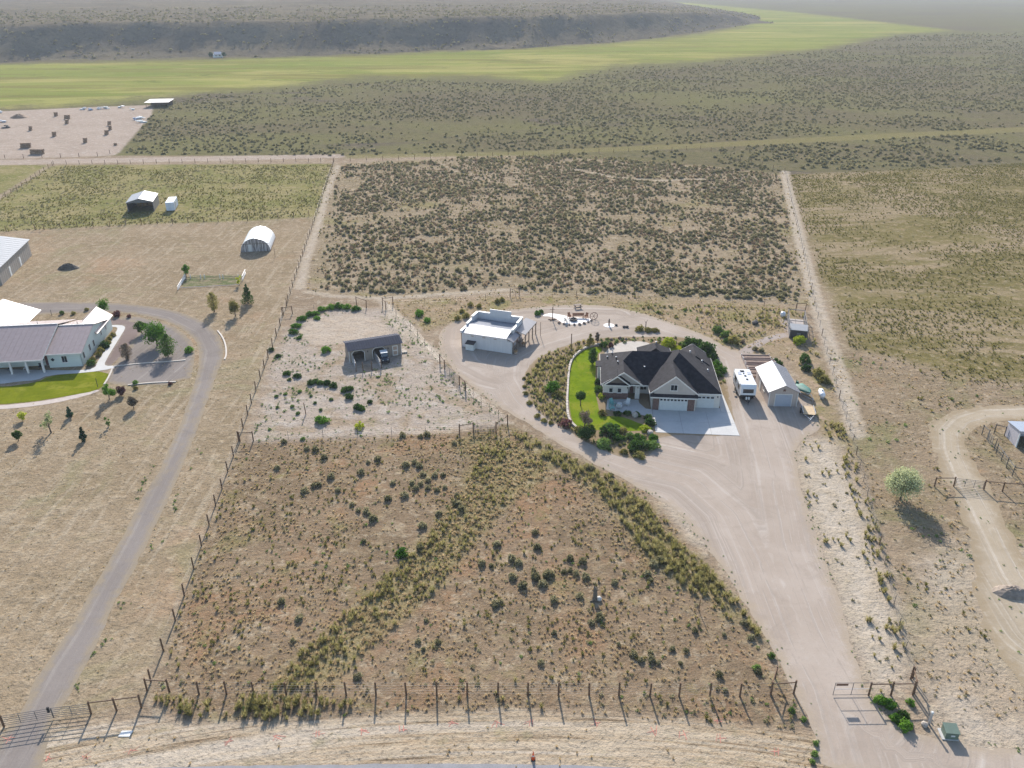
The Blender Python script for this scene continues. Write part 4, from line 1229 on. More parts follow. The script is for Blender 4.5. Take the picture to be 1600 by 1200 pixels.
def boat():
    t = thing('boat', 'small boat under a green cover on its trailer behind the flatbed', 'boat', (48.95, 120.4, 0), math.radians(14))
    Mc = mat('green_cover', A(38, 112, 96), .7, var=.18, scale=2, bump=.4, bscale=4)
    # hull stations from stern (+y) to bow (-y)
    st = [(1.7, .85, .5, 1.0), (.8, .98, .45, 1.0), (-.2, .98, .45, 1.05), (-1.0, .75, .5, 1.1), (-1.6, .38, .6, 1.16), (-1.95, .04, .8, 1.2)]
    V = []
    for y, hw, zk, zg in st: V += [(-hw, y, zg), (-hw * .7, y, (zk + zg) / 2), (0, y, zk), (hw * .7, y, (zk + zg) / 2), (hw, y, zg)]
    F = []
    for i in range(len(st) - 1):
        for k in range(4): F.append((i * 5 + k, i * 5 + k + 1, (i + 1) * 5 + k + 1, (i + 1) * 5 + k))
    F.append((0, 1, 2, 3, 4))
    MB().add(V, F).build('hull', M_white, t, smooth=True)
    V = []
    for y, hw, zk, zg in st:
        c = .28 if -1.2 < y < 1 else .12
        V += [(-hw - .03, y, zg - .12), (-hw - .03, y, zg + .03), (-hw * .5, y, zg + c * .8), (0, y, zg + c), (hw * .5, y, zg + c * .8), (hw + .03, y, zg + .03), (hw + .03, y, zg - .12)]
    F = []
    for i in range(len(st) - 1):
        for k in range(6): F.append((i * 7 + k, i * 7 + k + 1, (i + 1) * 7 + k + 1, (i + 1) * 7 + k))
    F.append(tuple(range(7)))
    MB().add(V, F).build('cover', Mc, t, smooth=True)
    m = MB(); m.box((0, 1.95, 1.15), (.35, .45, .55), 0, 0, .8); m.box((0, 2.0, .65), (.14, .2, .6))
    m.build('outboard_motor', Mc, t)
    f = MB(); f.b2(-.75, -.65, -1.2, 1.6, .38, .45); f.b2(.65, .75, -1.2, 1.6, .38, .45); f.tube((-.7, -1.2, .42), (0, -3.2, .42), .045); f.tube((.7, -1.2, .42), (0, -3.2, .42), .045)
    f.b2(-.75, .75, .4, .5, .3, .37)
    f.build('trailer_frame', M_steel, t)
    for s in (-1, 1): wheel(t, (s * .98, .5, .28), .28, .18)
    MB().tube((0, -3.0, 0), (0, -3.0, .7), .03).build('jack', M_steel, t)


boat()


def propane_tank(loc, rz, label, L=2.4, r=.47):
    t = thing('propane_tank', label, 'tank', (loc[0], loc[1], 0), rz)
    pr = [(.02, -L / 2)] + [(r * math.sin(a), -L / 2 + r * .8 * (1 - math.cos(a))) for a in (.5, 1.0, 1.57)] + [(r * math.sin(a), L / 2 - r * .8 * (1 - math.cos(a))) for a in (1.57, 1.0, .5)] + [(.02, L / 2)]
    MB().lathe(pr, 18, 'y', (0, 0, r + .3)).build('shell', mat('tank_white', A(236, 236, 236, .70), .4, var=.03), t, smooth=True)
    MB().lathe([(.2, 2 * r + .24), (.2, 2 * r + .42), (.1, 2 * r + .5)], 10, 'z').build('dome', M_white, t)
    for y in (-.7, .7): MB().b2(-.3, .3, y - .07, y + .07, 0, .42).build('foot', M_steel, t)


propane_tank((51.65, 119.2), math.radians(-10), 'white horizontal propane tank among the dry grass near the boat')
wt = G(1223, 494.5)
t = thing('water_tank', 'small round white tank beside the grey poultry pen', 'tank', (wt[0], wt[1], 0))
MB().lathe([(.5, 0), (.52, .4), (.5, .85), (.35, 1.0), (.15, 1.04)], 16).build('shell', MATS['tank_white'], t, smooth=True)
MB().lathe([(.15, 1.03), (.15, 1.09), (.05, 1.1)], 10).build('lid', M_white, t)

# timber garden terraces behind the garage
M_tim = mat('pinkish_timber', A(168, 146, 134), .9, var=.15, scale=2, stretch=(.3, 4, 4))
for k, (y, x0, x1) in enumerate(((134.3, 42.3, 47.3), (132.4, 42.2, 47.6), (130.3, 42.05, 46.5), (128.4, 41.95, 45.6), (126.8, 42.0, 44.6))):
    t = thing('raised_bed', ['long timber raised bed beside the path, outermost of the five behind the garage', 'timber raised bed next to the outermost one behind the garage', 'middle timber raised bed of the five behind the garage', 'timber raised bed second from the small garage wall', 'short timber raised bed touching the corner of the small garage'][k], 'planter', ((x0 + x1) / 2, y, 0), math.radians(-2.5), 'timber raised beds')
    hw = (x1 - x0) / 2
    for yy in (-.6, .6):
        for z in (.0, .27):
            MB().b2(-hw, hw, yy - .05, yy + .05, z + .01, z + .26).build('plank', M_tim, t)
    for xx in (-hw, hw):
        for z in (.0, .27): MB().b2(xx - .05, xx + .05, -.549, .549, z + .01, z + .26).build('plank', M_tim, t)
        for yy in (-.66, .66): MB().b2(xx - .06, xx + .06, yy - .06, yy + .06, 0, .75).build('corner_post', M_trim, t)
    MB().b2(-hw + .05, hw - .05, -.55, .55, .02, .40).build('soil', mat('brown_soil', A(128, 106, 90), .95, var=.2), t)


def poultry_pen():
    t = thing('poultry_pen', 'grey framed poultry pen with wire sides and a small coop', 'pen', (55.4, 143.4, 0), math.radians(-15))
    Mg = mat('grey_board', A(128, 124, 120), .85, var=.12)
    W, D = 3.2, 10.4
    for x in (-W / 2, W / 2):
        for y in (0, 2.2, 5.0, 7.8, D): MB().b2(x - .06, x + .06, y - .06, y + .06, 0, 2.05).build('post', Mg, t)
        for z in (2.02, 1.0): MB().b2(x - .04, x + .04, 0, D, z - .05, z + .05).build('rail', Mg, t)
        MB().b2(x - .02, x + .02, .1, D - .1, .05, .6).build('kick_board', Mg, t)
        for k in range(12):
            MB().tube((x, 2.2 + k * .68, .6), (x, 2.2 + k * .68, 2.0), .01, None, 4).build('wire', M_steel, t)
    for y in (4.2, D): MB().b2(-W / 2, W / 2, y - .05, y + .05, 1.97, 2.09).build('rail', Mg, t)
    MB().b2(-W / 2 + .1, W / 2 - .1, .0, 1.9, .05, 1.6).build('coop_wall', mat('dark_grey_board', A(84, 80, 76), .9, var=.1), t)
    MB().slab([(-W / 2 - .1, -.2, 1.85), (W / 2 + .1, -.2, 1.85), (W / 2 + .1, 2.2, 2.2), (-W / 2 - .1, 2.2, 2.2)], (0, 0, -.08)).build('coop_roof', mat('grey_roof_sheet', A(150, 152, 152), .5, var=.06), t)
    MB().b2(-.3, .4, -.05, -.002, .1, 1.2).build('coop_door', Mg, t)
    MB().b2(-W / 2 + .1, W / 2 - .1, 2.0, D - .1, .02, .05).build('run_floor', mat('pen_litter', A(176, 166, 158), .95, var=.1), t)
    MB().tube((.0, 3.5, .06), (-.4, 6.5, 1.5), .03).build('perch', M_wood, t)
    MB().lathe([(.3, .05), (.32, .5), (.1, .7)], 10, 'z', (1.0, 3.4, 0)).build('feeder', M_white, t)


poultry_pen()
a = G(1243, 487); b_ = G(1258, 487)
t = thing('goal_frame', 'bare brown wooden frame standing behind the poultry pen', 'frame', (a[0], a[1], 0))
post(t, 0, 0, 1.9, .08); post(t, b_[0] - a[0], b_[1] - a[1], 1.9, .08)
MB().tube((0, 0, 1.85), (b_[0] - a[0], b_[1] - a[1], 1.85), .06).build('rail', M_post, t)


# ------------------------------------------------------------------ neighbour's buildings on the left
M_mauve = mat('mauve_metal_roof', A(176, 156, 148, .66), .4, .0, var=.06, spec=.5)
M_mint = mat('pale_mint_siding', A(214, 222, 212, .70), .7, var=.04, stretch=(.2, .2, 4))


def left_house():
    O = (-77.3, 131.2)
    t = thing('house', 'long white neighbour house with mauve metal roof and pillared front porch', 'house', (O[0], O[1], 0), math.radians(7.5))
    w = MB()
    w.b2(-5.7, 0, 0, .15, 0, 2.7); w.b2(-26, -5.7, 1.2, 1.35, 0, 2.7); w.b2(-5.75, -5.6, .15, 1.2, 0, 2.7); w.b2(-26, -.15, 15.2, 15.35, 0, 2.6)
    w.build('wall', M_mint, t)
    gable_wall(0, 15.35, -.15, 0, 2.72, 4.8, .15, 7.7, 'x').build('gable_wall', M_mint, t)
    MB().b2(-.15, 0, 15.35, 17.2, 0, 2.6).build('wing_wall', M_mint, t)

    def metal_roof(x0, x1, y0, z0, yr, zr, y1, z1, n):
        for k in range(n):
            a = x0 + (x1 - x0) * k / n; c = x0 + (x1 - x0) * (k + 1) / n
            for ya, za, yb, zb in ((y0, z0, yr, zr), (yr, zr, y1, z1)):
                mb = MB().slab([(a, ya, za), (c, ya, za), (c, yb, zb), (a, yb, zb)], (0, 0, -.1))
                mb.slab([(a + .01, ya, za + .03), (a + .05, ya, za + .03), (a + .05, yb, zb + .03), (a + .01, yb, zb + .03)], (0, 0, -.029))
                mb.build('roof_panel', M_mauve, t)
        MB().b2(x0, x1, yr - .12, yr + .12, zr + .032, zr + .07).build('ridge_cap', M_white, t)
        MB().b2(x0, x1, y0 - .05, y0 - .003, z0 - .2, z0 + .02).build('gutter', M_trim, t)
    metal_roof(-5.7, .4, -.4, 2.75, 7.7, 5.0, 15.8, 2.75, 7)
    metal_roof(-26.4, -5.72, -2.2, 2.6, 7.4, 5.5, 16.0, 2.9, 22)
    MB().slab([(-5.74, -2.2, 2.58), (-5.70, -2.2, 2.58), (-5.70, 7.4, 5.48), (-5.74, 7.4, 5.48)], (0, 0, -.35)).build('rake_board', M_trim, t)
    for x0, x1, xr, zr, ze, y1 in ((-4.6, .5, -2.2, 4.75, 2.8, 17.6), (-27, -14.5, -21, 5.6, 2.9, 22)):
        for xa, za, xb, zb in ((x0, ze, xr, zr), (xr, zr, x1, ze)):
            n = 9
            for k in range(n):
                ya = 8.2 + (y1 - 8.2) * k / n; yb = 8.2 + (y1 - 8.2) * (k + 1) / n
                MB().slab([(xa, ya, za), (xb, ya, zb), (xb, yb, zb), (xa, yb, za)], (0, 0, -.1)).build('roof_panel', M_mauve, t)
    for x in (-5.95, -8.6, -11.3, -14.0, -16.7):
        MB().b2(x - .15, x + .15, -2.0, -1.7, 0, 2.4).build('porch_post', M_trim, t)
    MB().b2(-17, -5.8, -2.05, -1.65, 2.3, 2.5).build('porch_beam', M_trim, t)
    window(t, (-2.9, 0, 1.55), .85, 1.15)
    for x, ww in ((-7.3, .9), (-9.2, .8), (-10.9, .9), (-13.2, .8), (-15.2, .9)): window(t, (x, 1.2, 1.55), ww, 1.1)
    for y, z in ((1.2, 1.6), (4.4, 1.7), (6.6, 1.6)): window(t, (0, y, z), .7, 1.2, '+x')
    window(t, (0, 11.0, 1.9), .5, .9, '+x'); window(t, (0, 13.8, 1.8), .5, 1.0, '+x')
    d = MB().b2(-6.7, -5.95, 1.13, 1.198, .05, 2.1).build('door', M_red, t)
    MB().b2(-6.65, -6.6, 1.08, 1.128, 1.0, 1.1).build('handle', M_steel, d)
    V = [(-4.9, -.03, 1.2), (-4.55, -.03, 1.55), (-4.9, -.03, 1.9), (-5.25, -.03, 1.55)]
    MB().slab(V, (0, .027, 0)).build('diamond_plaque', M_black, t)
    for x, z in ((-9.5, 5.1), (-2.6, 4.7)):
        MB().tube((x, 8.2, z - .3), (x, 8.2, z + .7), .05).build('flue', M_black, t)
    return t


LH = left_house()
for k, (x, y) in enumerate(((-7.2, -.2), (-9.6, -.4), (-12.3, -.3))):
    t = thing('porch_chair', ['dark porch chair by the front door of the white neighbour house', 'pale porch chair between the middle porch pillars of the neighbour house', 'dark porch chair at the far part of the neighbour porch'][k], 'chair', loc_of(LH, x, y), LH.rotation_euler.z + random.uniform(-.3, .3))
    mc = M_white if k == 1 else M_black
    MB().b2(-.28, .28, -.28, .28, .40, .46).build('seat', mc, t); MB().b2(-.28, .28, .24, .30, .47, 1.0).build('backrest', mc, t)
    for sx in (-.25, .25):
        for sy in (-.25, .25): MB().b2(sx - .02, sx + .02, sy - .02, sy + .02, .03, .40).build('leg', mc, t)


def left_shop():
    t = thing('metal_barn', 'big grey metal barn with low pale roof and two white doors', 'barn', (-115.8, 173.5, 0), math.radians(12.6))
    Mw = mat('greige_sheet', A(160, 152, 142), .6, var=.05, stretch=(3, 3, .2))
    D = 22.5
    w = MB(); w.b2(-.15, 0, 0, D, 0, 4.0); w.b2(-15, -.15, 0, .15, 0, 4.0); w.b2(-15, -.15, D - .15, D, 0, 4.0); w.b2(-15, -14.85, .15, D - .15, 0, 4.0)
    w.build('wall', Mw, t)
    Mr = mat('pale_grey_roof', A(190, 192, 192, .55), .6, var=.04, spec=.15)
    n = 16
    for k in range(n):
        y0 = -.4 + (D + .8) * k / n; y1 = -.4 + (D + .8) * (k + 1) / n
        for xa, za, xb, zb in ((-7.5, 5.6, .35, 4.02), (-15.4, 4.02, -7.5, 5.6)):
            mb = MB().slab([(xa, y0, za), (xb, y0, zb), (xb, y1, zb), (xa, y1, za)], (0, 0, -.1))
            mb.slab([(xa, y0 + .01, za + .03), (xb, y0 + .01, zb + .03), (xb, y0 + .06, zb + .03), (xa, y0 + .06, za + .03)], (0, 0, -.029)); mb.build('roof_panel', Mr, t)
    for y in (0, D): gable_wall(-15, 0, y - .16 if y else -.0, 3.9, 4.0, 5.4, .14, -7.5).build('gable_wall', Mw, t)
    for y in (6.2, 13.6):
        d = MB().b2(.003, .05, y, y + 1.0, .05, 2.2).build('door', M_white, t)
        MB().b2(.052, .09, y + .85, y + .92, 1.0, 1.12).build('handle', M_steel, d)
    for k in range(18): MB().b2(.003, .025, k * 1.25 + .02, k * 1.25 + .07, 0, 3.9).build('wall_rib', Mw, t)


left_shop()


def open_barn():
    t = thing('carport_barn', 'grey metal carport barn with open dark front in the pasture', 'carport', (-110.2, 237, 0), math.radians(13))
    Mg = mat('grey_carport_sheet', A(112, 112, 112), .5, var=.06, spec=.6)
    Mr = mat('silver_carport_roof', A(160, 162, 166, .55), .45, .0, var=.06, spec=.3)
    W, D = 7.3, 9.6
    MB().b2(-W / 2, -W / 2 + .08, 0, D, 0, 3).build('side_wall', Mg, t); MB().b2(W / 2 - .08, W / 2, 0, D, 0, 3).build('side_wall', Mg, t); MB().b2(-W / 2, W / 2, D, D + .08, 0, 3.0).build('back_wall', Mg, t)
    gable_wall(-W / 2, W / 2, -.05, 2.75, 3.0, 3.95, .06).build('front_gable', Mg, t)
    gable_wall(-W / 2, W / 2, D + .081, 2.75, 3.0, 3.95, .06).build('back_gable', Mg, t)
    n = 8
    for k in range(n):
        y0 = -.3 + (D + .6) * k / n; y1 = -.3 + (D + .6) * (k + 1) / n
        for xa, za, xb, zb in ((-W / 2 - .15, 3.02, 0, 4.08), (0, 4.08, W / 2 + .15, 3.02)):
            MB().slab([(xa, y0 + .01, za), (xb, y0 + .01, zb), (xb, y1 - .01, zb), (xa, y1 - .01, za)], (0, 0, -.06)).build('roof_panel', Mr, t)
    for x in (-W / 2 + .1, W / 2 - .1): MB().b2(x - .08, x + .08, -.1, .06, 0, 2.9).build('post', Mg, t)
    for k in range(3): MB().box((-1.6 + k * 1.6, 7.5, .6), (1.3, 1.2, 1.2)).build('hay_stack', mat('old_hay', A(150, 124, 84), .95, var=.2), t)


open_barn()


def white_box():
    t = thing('storage_trailer', 'tall narrow white storage box standing beside the carport barn', 'container', (-101.7, 237.6, 0), math.radians(12))
    Mw = mat('container_white', A(222, 228, 234, .70), .5, var=.04)
    b = MB().b2(-1.15, 1.15, 0, 7.0, .25, 2.7).build('body', Mw, t)
    for k in range(10): MB().b2(1.152, 1.2, .3 + k * .68, .6 + k * .68, .35, 2.6).build('side_rib', Mw, t)
    for x in (-.56, .56):
        d = MB().b2(x - .54, x + .54, -.05, -.002, .3, 2.62).build('door', Mw, t)
        MB().tube((x * .4, -.07, .4), (x * .4, -.07, 2.5), .025).build('lock_bar', M_steel, d)
    for y in (.4, 6.6): MB().b2(-1.1, 1.1, y - .12, y + .12, 0, .248).build('skid', M_black, t)
    d = MB().b2(1.202, 1.25, 2.2, 3.1, .4, 2.3).build('side_door', M_steel, t)


white_box()


def quonset():
    t = thing('hoop_house', 'white plastic covered hoop house with translucent panelled end wall', 'greenhouse', (-65.3, 198.6, 0), math.radians(8.5))
    W, D, n = 7.3, 11.3, 14
    Mp = mat('white_film', A(234, 236, 236, .70), .35, var=.03, spec=.6)
    m, nt, b = newmat('cloudy_panel')
    P = nt.n('ShaderNodeTexCoord').outputs['Object']
    nt.l(nt.mix(nt.ramp(nt.noise(nt.scalev(P, (3, 1, .6)), 1.2, 3), .35, .65), A(128, 120, 116), A(186, 178, 172)), b.inputs['Base Color']); b.inputs['Roughness'].default_value = .3
    arc = []
    for k in range(n + 1):
        a = math.pi * k / n
        arc.append((-W / 2 * math.cos(a) * (1.0), 3.25 * math.sin(a) ** .85 + .25 * (1 - abs(math.cos(a)))))
    for k in range(n):
        (xa, za), (xb, zb) = arc[k], arc[k + 1]
        MB().add([(xa, 0, za), (xb, 0, zb), (xb, D, zb), (xa, D, za), (xa * .985, 0, za - .03), (xb * .985, 0, zb - .03), (xb * .985, D, zb - .03), (xa * .985, D, za - .03)], [(0, 1, 2, 3), (7, 6, 5, 4), (0, 4, 5, 1), (1, 5, 6, 2), (2, 6, 7, 3), (3, 7, 4, 0)]).build('cover_strip', Mp, t)
    for y in (.1, D - .12):
        V = [(x * .975, y, max(0, z - .05)) for x, z in arc]
        MB().slab(V, (0, .03, 0)).build('end_wall', m, t)
    for x in (-2.6, -1.75, -.9, .1, .9, 1.8, 2.6):
        h = np.interp(x, [p[0] for p in arc], [p[1] for p in arc]) - .1
        MB().b2(x - .05, x + .05, .03, .095, 0, h).build('end_stud', M_trim, t)
    MB().b2(-3.4, 3.4, .02, .09, 1.95, 2.05).build('end_rail', M_wood, t)
    d = MB().b2(-1.65, -1.0, .0, .025, .05, 1.9).build('door', M_trim, t)
    for s in (-1, 1): MB().b2(s * W / 2 - .05, s * W / 2 + .05, -.05, D + .05, 0, .35).build('base_board', M_wood, t)


quonset()


def right_shed():
    t = thing('run_in_shed', 'pale metal run-in shed with bright roof at the edge of the right hand paddock', 'shed', (75.25, 103.2, 0), math.radians(-5))
    Ms = mat('lilac_grey_sheet', A(196, 192, 196, .70), .5, var=.04)
    D, W = 3.5, 8.0
    w = MB(); w.add([(0, 0, 0), (0, D, 0), (0, D, 2.35), (0, 0, 2.75), (.1, 0, 0), (.1, D, 0), (.1, D, 2.35), (.1, 0, 2.75)], [(0, 1, 2, 3), (7, 6, 5, 4), (0, 4, 5, 1), (1, 5, 6, 2), (2, 6, 7, 3), (3, 7, 4, 0)])
    w.b2(.1, W, D - .1, D, 0, 2.3); w.b2(W - .1, W, .0, D - .1, 0, 2.3); w.b2(.1, W, 0, .08, 2.3, 2.7)
    w.build('wall', Ms, t)
    for k in range(8):
        MB().slab([(-.15 + k * 1.03, -.25, 2.85), (-.13 + (k + 1) * 1.03 - .03, -.25, 2.85), (-.13 + (k + 1) * 1.03 - .03, D + .2, 2.42), (-.15 + k * 1.03, D + .2, 2.42)], (0, 0, -.06)).build('roof_panel', M_wmetal, t)
    for x in (.06, 4.0): MB().b2(x - .08, x + .08, -.05, .1, 0, 2.3).build('post', M_white, t)


right_shed()

#PART6
# ------------------------------------------------------------------ fences
M_tpost = mat('dark_steel_post', (.05, .05, .045), .7, var=.1)
M_wire = mat('fence_wire', (.16, .15, .14), .5, .5, var=.1)


def fence(name, label, pts, h=1.45, r=.085, wires=4, m=None, group=None, braces=(), rails=(), tpost=False, lean=.05, wr=.007):
    """posts at the given ground points, wires strung between them; braces/rails = pairs of post numbers joined by a wooden rail"""
    x0, y0 = pts[0]
    t = thing(name, label, 'fence', (x0, y0, 0), 0, group)
    me = {}
    for i, (x, y) in enumerate(pts):
        if tpost and i % 6:
            if 't' not in me:
                me['t'] = MB().b2(-.025, .025, -.02, .02, -.1, h).mesh('post', M_tpost)
            o = link('post', me['t'], t, (x - x0, y - y0, 0), random.uniform(0, 3))
        else:
            k = i % 3
            if k not in me: me[k] = MB().tube((0, 0, -.1), (random.uniform(-lean, lean), random.uniform(-lean, lean), h * random.uniform(.97, 1.06)), r, r * .92, 8).mesh('post', m or M_post)
            o = link('post', me[k], t, (x - x0, y - y0, 0), random.uniform(0, 6))
    for k in range(wires):
        z = h * (.15 + .78 * k / max(1, wires - 1))
        mb = MB()
        for (xa, ya), (xb, yb) in zip(pts[:-1], pts[1:]):
            mb.tube((xa - x0, ya - y0, z), (xb - x0, yb - y0, z), wr, None, 4, 0, False)
        mb.build('wire', M_wire, t)
    for a, b in tuple(braces) + tuple(rails):
        (xa, ya), (xb, yb) = pts[a], pts[b]
        MB().tube((xa - x0, ya - y0, h * .88), (xb - x0, yb - y0, h * .88), .055, None, 6).build('rail', m or M_post, t)
    return t


def along(px, step):
    p = GP(px)
    return [tuple(q) for q in resample(p, step, False)]


def spaced(px, step):
    """evenly spaced ground points along a pixel polyline"""
    p = np.array(GP(px)); d = np.r_[0, np.cumsum(np.linalg.norm(np.diff(p, axis=0), axis=1))]
    n = max(1, int(round(d[-1] / step)))
    s = np.linspace(0, d[-1], n + 1)
    return [(float(np.interp(q, d, p[:, 0])), float(np.interp(q, d, p[:, 1]))) for q in s]


FR = [(265, 1082), (311, 1085), (354, 1085), (397, 1085.5), (447.5, 1086), (495, 1086), (541, 1086), (587.5, 1086), (635, 1086), (682.5, 1086), (730, 1086), (778, 1086), (825, 1086.5), (872.5, 1087), (920.5, 1087), (967, 1087), (1015.5, 1087.5), (1061, 1088), (1109, 1088), (1156, 1088), (1204, 1086.5), (1240, 1084)]
fence('wire_fence', 'front boundary fence of brown wooden posts and wire along the road verge', GP([(230, 1080)] + FR), 1.75, .10, 5, braces=((0, 1),), rails=((21, 22),))
a, b_ = G(1240, 1084), G(1211, 1060)
fence('brace_fence', 'short brown wooden corner brace running back from the driveway gate post', [G(1204, 1083.5), b_, ], 1.7, .09, 0, rails=((0, 1),))
LFP = [(236, 1066), (255.5, 1017), (274, 970), (288, 931), (303, 889), (315, 853), (327, 821), (337, 790), (347, 764), (356, 737), (365, 713), (373, 689), (380, 669), (387, 648), (393, 630), (400, 610), (407, 592), (413, 575), (419, 559), (426, 542), (432, 525), (438, 509), (443, 492), (448, 478)]
fence('wire_fence', 'long side fence of wooden posts between the straw field and the scrub lot', GP(LFP), 1.7, .095, 5)
fence('wire_fence', 'rear part of the side fence beside the sagebrush field and pale track', spaced([(450, 470), (466, 420), (482, 372), (497, 328), (510, 288), (521, 256)], 4.6), 1.5, .085, 3)
fence('corner_brace', 'wooden H brace where the corral fence meets the long side fence', GP([(375, 690), (396, 689)]), 1.75, .10, 0, rails=((0, 1),))
fence('corner_brace', 'wooden H brace at the rear corner of the sandy corral', GP([(441, 492), (457, 490)]), 1.75, .10, 0, rails=((0, 1),))
fence('wire_fence', 'thin wire fence between the sandy corral and the front scrub field', spaced([(396, 689), (470, 685), (548, 681), (640, 679), (718, 678)], 5.5), 1.45, .06, 4, tpost=True)
fence('corner_brace', 'wooden H brace on the corral fence left of the small corral gate', GP([(718, 679), (739.5, 676)]), 1.8, .10, 0, rails=((0, 1),))
fence('corner_brace', 'wooden H brace beside the driveway bend at the corral gate', GP([(775, 676), (793, 664)]), 1.8, .10, 0, rails=((0, 1),))
rail_gate('corral_gate', 'steel rail gate closing the gap in the corral fence near the driveway', G(741, 676), G(773, 676), 1.2, 5)
fence('wire_fence', 'wire fence on thin steel posts along the driveway side of the corral', spaced([(793, 664), (765, 642), (745, 626), (728, 611)], 3.0), 1.4, .06, 5, tpost=True)
fence('corner_brace', 'pair of tall posts nearest the driveway bend on the corral side fence', GP([(727, 611), (718, 602)]), 1.9, .10, 0, rails=((0, 1),))
rail_gate('corral_gate', 'steel rail gate between two pairs of tall posts facing the workshop', G(716, 600), G(696, 579), 1.3, 6)
fence('corner_brace', 'pair of tall posts on the corral side fence nearest the workshop', GP([(694.5, 577), (687.5, 568)]), 1.9, .10, 0, rails=((0, 1),))
fence('wire_fence', 'thin wire fence running from the workshop side to the rear corral gate', spaced([(687, 567), (664, 540), (642, 515), (622, 495), (605, 483)], 4.5), 1.3, .05, 3, tpost=True)
fence('wire_fence', 'thin wire fence along the rear of the corral behind the green weeds', spaced([(457, 490), (500, 484), (557, 476)], 5.0), 1.3, .06, 3, tpost=True)
fence('corner_brace', 'wooden H brace left of the opening to the sagebrush field', GP([(557, 476), (572.5, 481)]), 1.9, .09, 0, rails=((0, 1),))
fence('corner_brace', 'wooden H brace right of the opening to the sagebrush field', GP([(598, 478), (603, 484), (614, 476)]), 1.9, .09, 0, rails=((0, 1), (0, 2)))
fence('wire_fence', 'wire fence behind the workshop along the edge of the sagebrush field', spaced([(614, 476), (709, 471), (797, 464), (811, 463), (900, 464), (1000, 466), (1120, 473), (1245, 481)], 6.5), 1.35, .06, 3, tpost=True)
fence('corner_brace', 'wooden H brace in the fence behind the workshop', GP([(797, 463), (811, 462)]), 1.9, .09, 0, rails=((0, 1),))
fence('wire_fence', 'right boundary wire fence on thin posts beside the sandy bank', spaced([(1426, 1060), (1415, 1025), (1405, 985), (1385, 893), (1366, 823), (1353, 768), (1341, 722), (1326, 668), (1311, 622)], 3.6), 1.4, .06, 5, tpost=True)
fence('wire_fence', 'rear run of the right boundary fence beside the pale two-track', spaced([(1311, 622), (1300, 583), (1290, 548), (1277, 496), (1264, 435), (1251, 378), (1240, 332), (1227, 272)], 4.5), 1.5, .07, 4, tpost=True)
fence('wire_fence', 'distant rear fence along the lane beyond the green pasture', spaced([(84, 257), (200, 256), (330, 254), (440, 253), (521, 253)], 4.6), 1.5, .09, 2)
fence('wire_fence', 'distant rear fence behind the sagebrush field along the grassy lane', spaced([(522, 252), (700, 246), (900, 240), (1100, 233), (1226, 269)], 6.0), 1.4, .08, 2)
fence('wire_fence', 'cross fence of dark posts below the carport barn and white box', GP([(10, 362), (55, 359), (69, 359), (94.5, 356.5), (121, 355), (146, 354.5), (172, 354), (197, 351.5), (221, 350.5), (246, 350), (270, 350), (294, 348), (318, 347), (341, 346.5), (365, 346), (387, 345), (411, 343), (435, 341), (459, 339), (483, 337)]), 1.6, .10, 3, rails=((1, 2),))
fence('wire_fence', 'fence along the near side of the short pale track in the far pasture', spaced([(-20, 325), (30, 294), (82, 259)], 4.8), 1.5, .09, 2)
fence('wire_fence', 'low dark fence and weeds along the near side of the hay pen', spaced([(8, 248), (60, 247), (145, 245), (155, 244), (166, 243), (172, 240)], 7.0), 1.6, .10, 2)
fence('rail_fence', 'brown two-bay rail fence holding the driveway gate near the green bushes', GP([(1357, 1087), (1392, 1086.5), (1426, 1086)]), 1.75, .10, 3, rails=((0, 1), (1, 2)))
fence('corner_brace', 'orange brown corner brace behind the rail fence at the right boundary', GP([(1428, 1083), (1423, 1061)]), 1.7, .10, 0, rails=((0, 1),))
fence('rail_fence', 'rail fence with pipe top bar beside the farm road entrance gate', GP([(142.5, 1116), (182.5, 1111), (221, 1106)]), 1.7, .10, 3, rails=((0, 1), (1, 2)))
fence('rail_fence', 'short rail fence left of the paddock gate by the pale tree', GP([(1460, 760), (1490, 760)]), 1.55, .10, 3, rails=((0, 1),))
fence('rail_fence', 'rail fence right of the paddock gate running out past the sandy track', GP([(1537, 765), (1566, 768), (1600, 770), (1635, 772)]), 1.55, .10, 3, rails=((0, 1), (1, 2), (2, 3)))
rail_gate('farm_gate', 'wide steel rail gate across the sandy track near the pale tree', G(1492, 760), G(1535, 765), 1.3, 6, up=2)
fence('rail_fence', 'pipe corral fence along the near side of the run-in shed yard', GP([(1553, 702), (1556, 709), (1564, 720), (1572, 731), (1581, 744), (1600, 748), (1625, 752)]), 1.7, .06, 4, m=M_tpost, rails=((1, 2), (2, 3), (3, 4), (4, 5)))
fence('rail_fence', 'pipe corral fence on the far side of the run-in shed yard', GP([(1534, 679), (1543, 687), (1553, 677), (1569, 681)]), 1.7, .07, 3, m=M_tpost, rails=((0, 1), (2, 3)))
rail_gate('corral_gate', 'dark rail panel leaning open beside the run-in shed yard', G(1541, 688), G(1549, 697), 1.5, 7, M_tpost)

